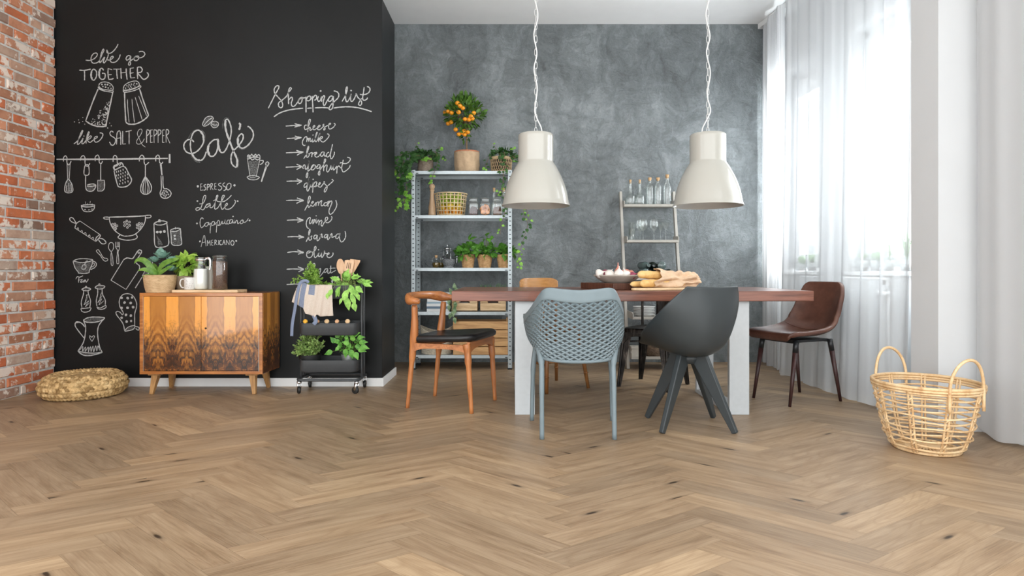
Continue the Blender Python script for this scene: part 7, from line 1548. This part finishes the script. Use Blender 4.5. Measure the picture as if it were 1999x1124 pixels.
pb = MB(); rg = random.Random(9); ax0 = V(.905, 3.903, BB+.050); ax1 = V(1.235, 4.066, BB+.040); axd = (ax1-ax0).normalized(); sd = V(-axd.y, axd.x, 0); NB = 60; MBv = 40
rid = [(rg.uniform(0, 6.28), rg.uniform(0, 1), rg.uniform(2, 9), rg.uniform(3, 16)) for _ in range(12)]
def bag_pt(u, v):
    th = 2*pi*u; mo = .028*sin(th*1.0+.6)+.02*sin(3*th)+.012*sin(7*th); L_ = (ax1-ax0).length; s = (mo*(1-v)*1.0)+v*L_
    rx = lerp([(0, .060), (.15, .055), (.5, .056), (.75, .052), (.9, .044), (1, .016)], v); rz = lerp([(0, .062), (.15, .058), (.45, .052), (.75, .042), (.9, .034), (1, .022)], v)
    w = sum(.16*sin(k1*th+p+k2*v)*(.35+.65*v) for p, q_, k1, k2 in rid)/3.2; w += .07*sin(23*v+5*sin(th))*v**.5
    w = max(-.38, w*(1.5+1.1*v)); z = sin(th)*rz*(1+w); x = cos(th)*rx*(1+w)
    q = ax0+axd*s+sd*x+V(0, 0, z+.004); q.z = max(q.z, BB+.0012); return q
pb.grid(bag_pt, NB, MBv, closeu=True)
M_bag = pm('kraft_bag_paper', (.66, .46, .30), .7, var=.12, scale=10, bump=.9, bscale=26, bdist=.012)
o = pb.build('paper_bag', M_bag, smooth=False, solid=.0006); tag(o, 'crumpled brown paper bag around the baguettes on the table', 'paper bag')

# ================================================================== planters on the window sills
M_frost = thin_glass('planter_glass', (.90, .93, .94), .1, .25, .7); M_pebble = pm('pale_gravel', (.62, .62, .60), .9, var=.2, scale=120)
Wm = Matrix.Translation(V(2.50, YB, 0)) @ Matrix.Rotation(WANG, 4, 'Z')
def planter(s, t_, w, h, kind, lab):
    p = Wm @ V(s, t_, WS+.0006); t = thing('glass_planter', lab, 'plant', p, WANG, 'glass planters on the window sills'); b = MB(); b.shell([(.0005, .001), (w*.92, .001), (w, .006), (w, h)], 4 if kind in 'ab' else 24, M=Matrix.Rotation(pi/4, 4, 'Z')); b.build('glass_body', M_frost, t, smooth=False)
    b = MB(); b.lathe([(.0005, .003), (w*.62, .003), (w*.66, h*.8), (.0005, h*.82)], 18); b.build('gravel', M_pebble, t); b = MB(); z = h*.8
    if kind == 'a':
        for k in range(16): a = k*2.4; b.leaf((0, 0, z), V(cos(a)*.5, sin(a)*.5, 1.0), V(cos(a), sin(a), .2), .10*rnd(.6, 1.1), .024, .1, .3, shape=(.8, 1, .7, .35, 0))
    elif kind == 'b':
        for k in range(5): x = (k-2)*w*.3; b.lathe([(.0005, 0), (.014, .004), (.018, .035), (.014, .06), (.0005, .07)], 12, (x, rnd(-.01, .01), z-.004)); 
    elif kind == 'c':
        for k in range(26): a = k*2.4; b.leaf((0, 0, z), V(cos(a), sin(a), .8), V(0, 0, 1), .075, .012, -.2, .2, shape=(.8, 1, .6, 0))
    elif kind == 'd':
        b.tube(spline([(0, 0, z), (.01, 0, z+.06), (.0, 0, z+.11)], 5), .004, 6)
        for k in range(22): a = k*2.4; b.leaf((0, 0, z+.03+.0035*k), V(cos(a), sin(a), .45), V(0, 0, 1), .075, .014, .35, .2)
    else:
        for k in range(7):
            tip = V(rnd(-.04, .04), rnd(-.03, .03), z+rnd(.12, .20)); P = spline([(0, 0, z), (tip.x*.5, tip.y*.5, z+.08), tip], 6); b.tube(P, .003, 5)
            for q in P[2:]:
                for sg in (-1, 1): b.leaf(q, V(sg, rnd(-.5, .5), .6), V(0, -.4, 1), .026, .008, .2, .1)
    b.build('succulent', L_cact, t)
planter(.44, .035, .055, .085, 'b', 'glass planter with small cacti on the sill of the far window'); planter(.60, .035, .055, .085, 'a', 'glass planter with a spiky aloe on the sill of the far window')
planter(1.27, .045, .052, .10, 'c', 'glass planter with a spiky rosette, farthest along the near window sill'); planter(1.42, .045, .052, .10, 'b', 'glass planter with small round cacti on the near window sill'); planter(1.56, .045, .052, .10, 'd', 'glass planter with an arching stemmed succulent on the near window sill'); planter(1.74, .045, .06, .10, 'e', 'glass planter with tall feathery shoots beside the pier')
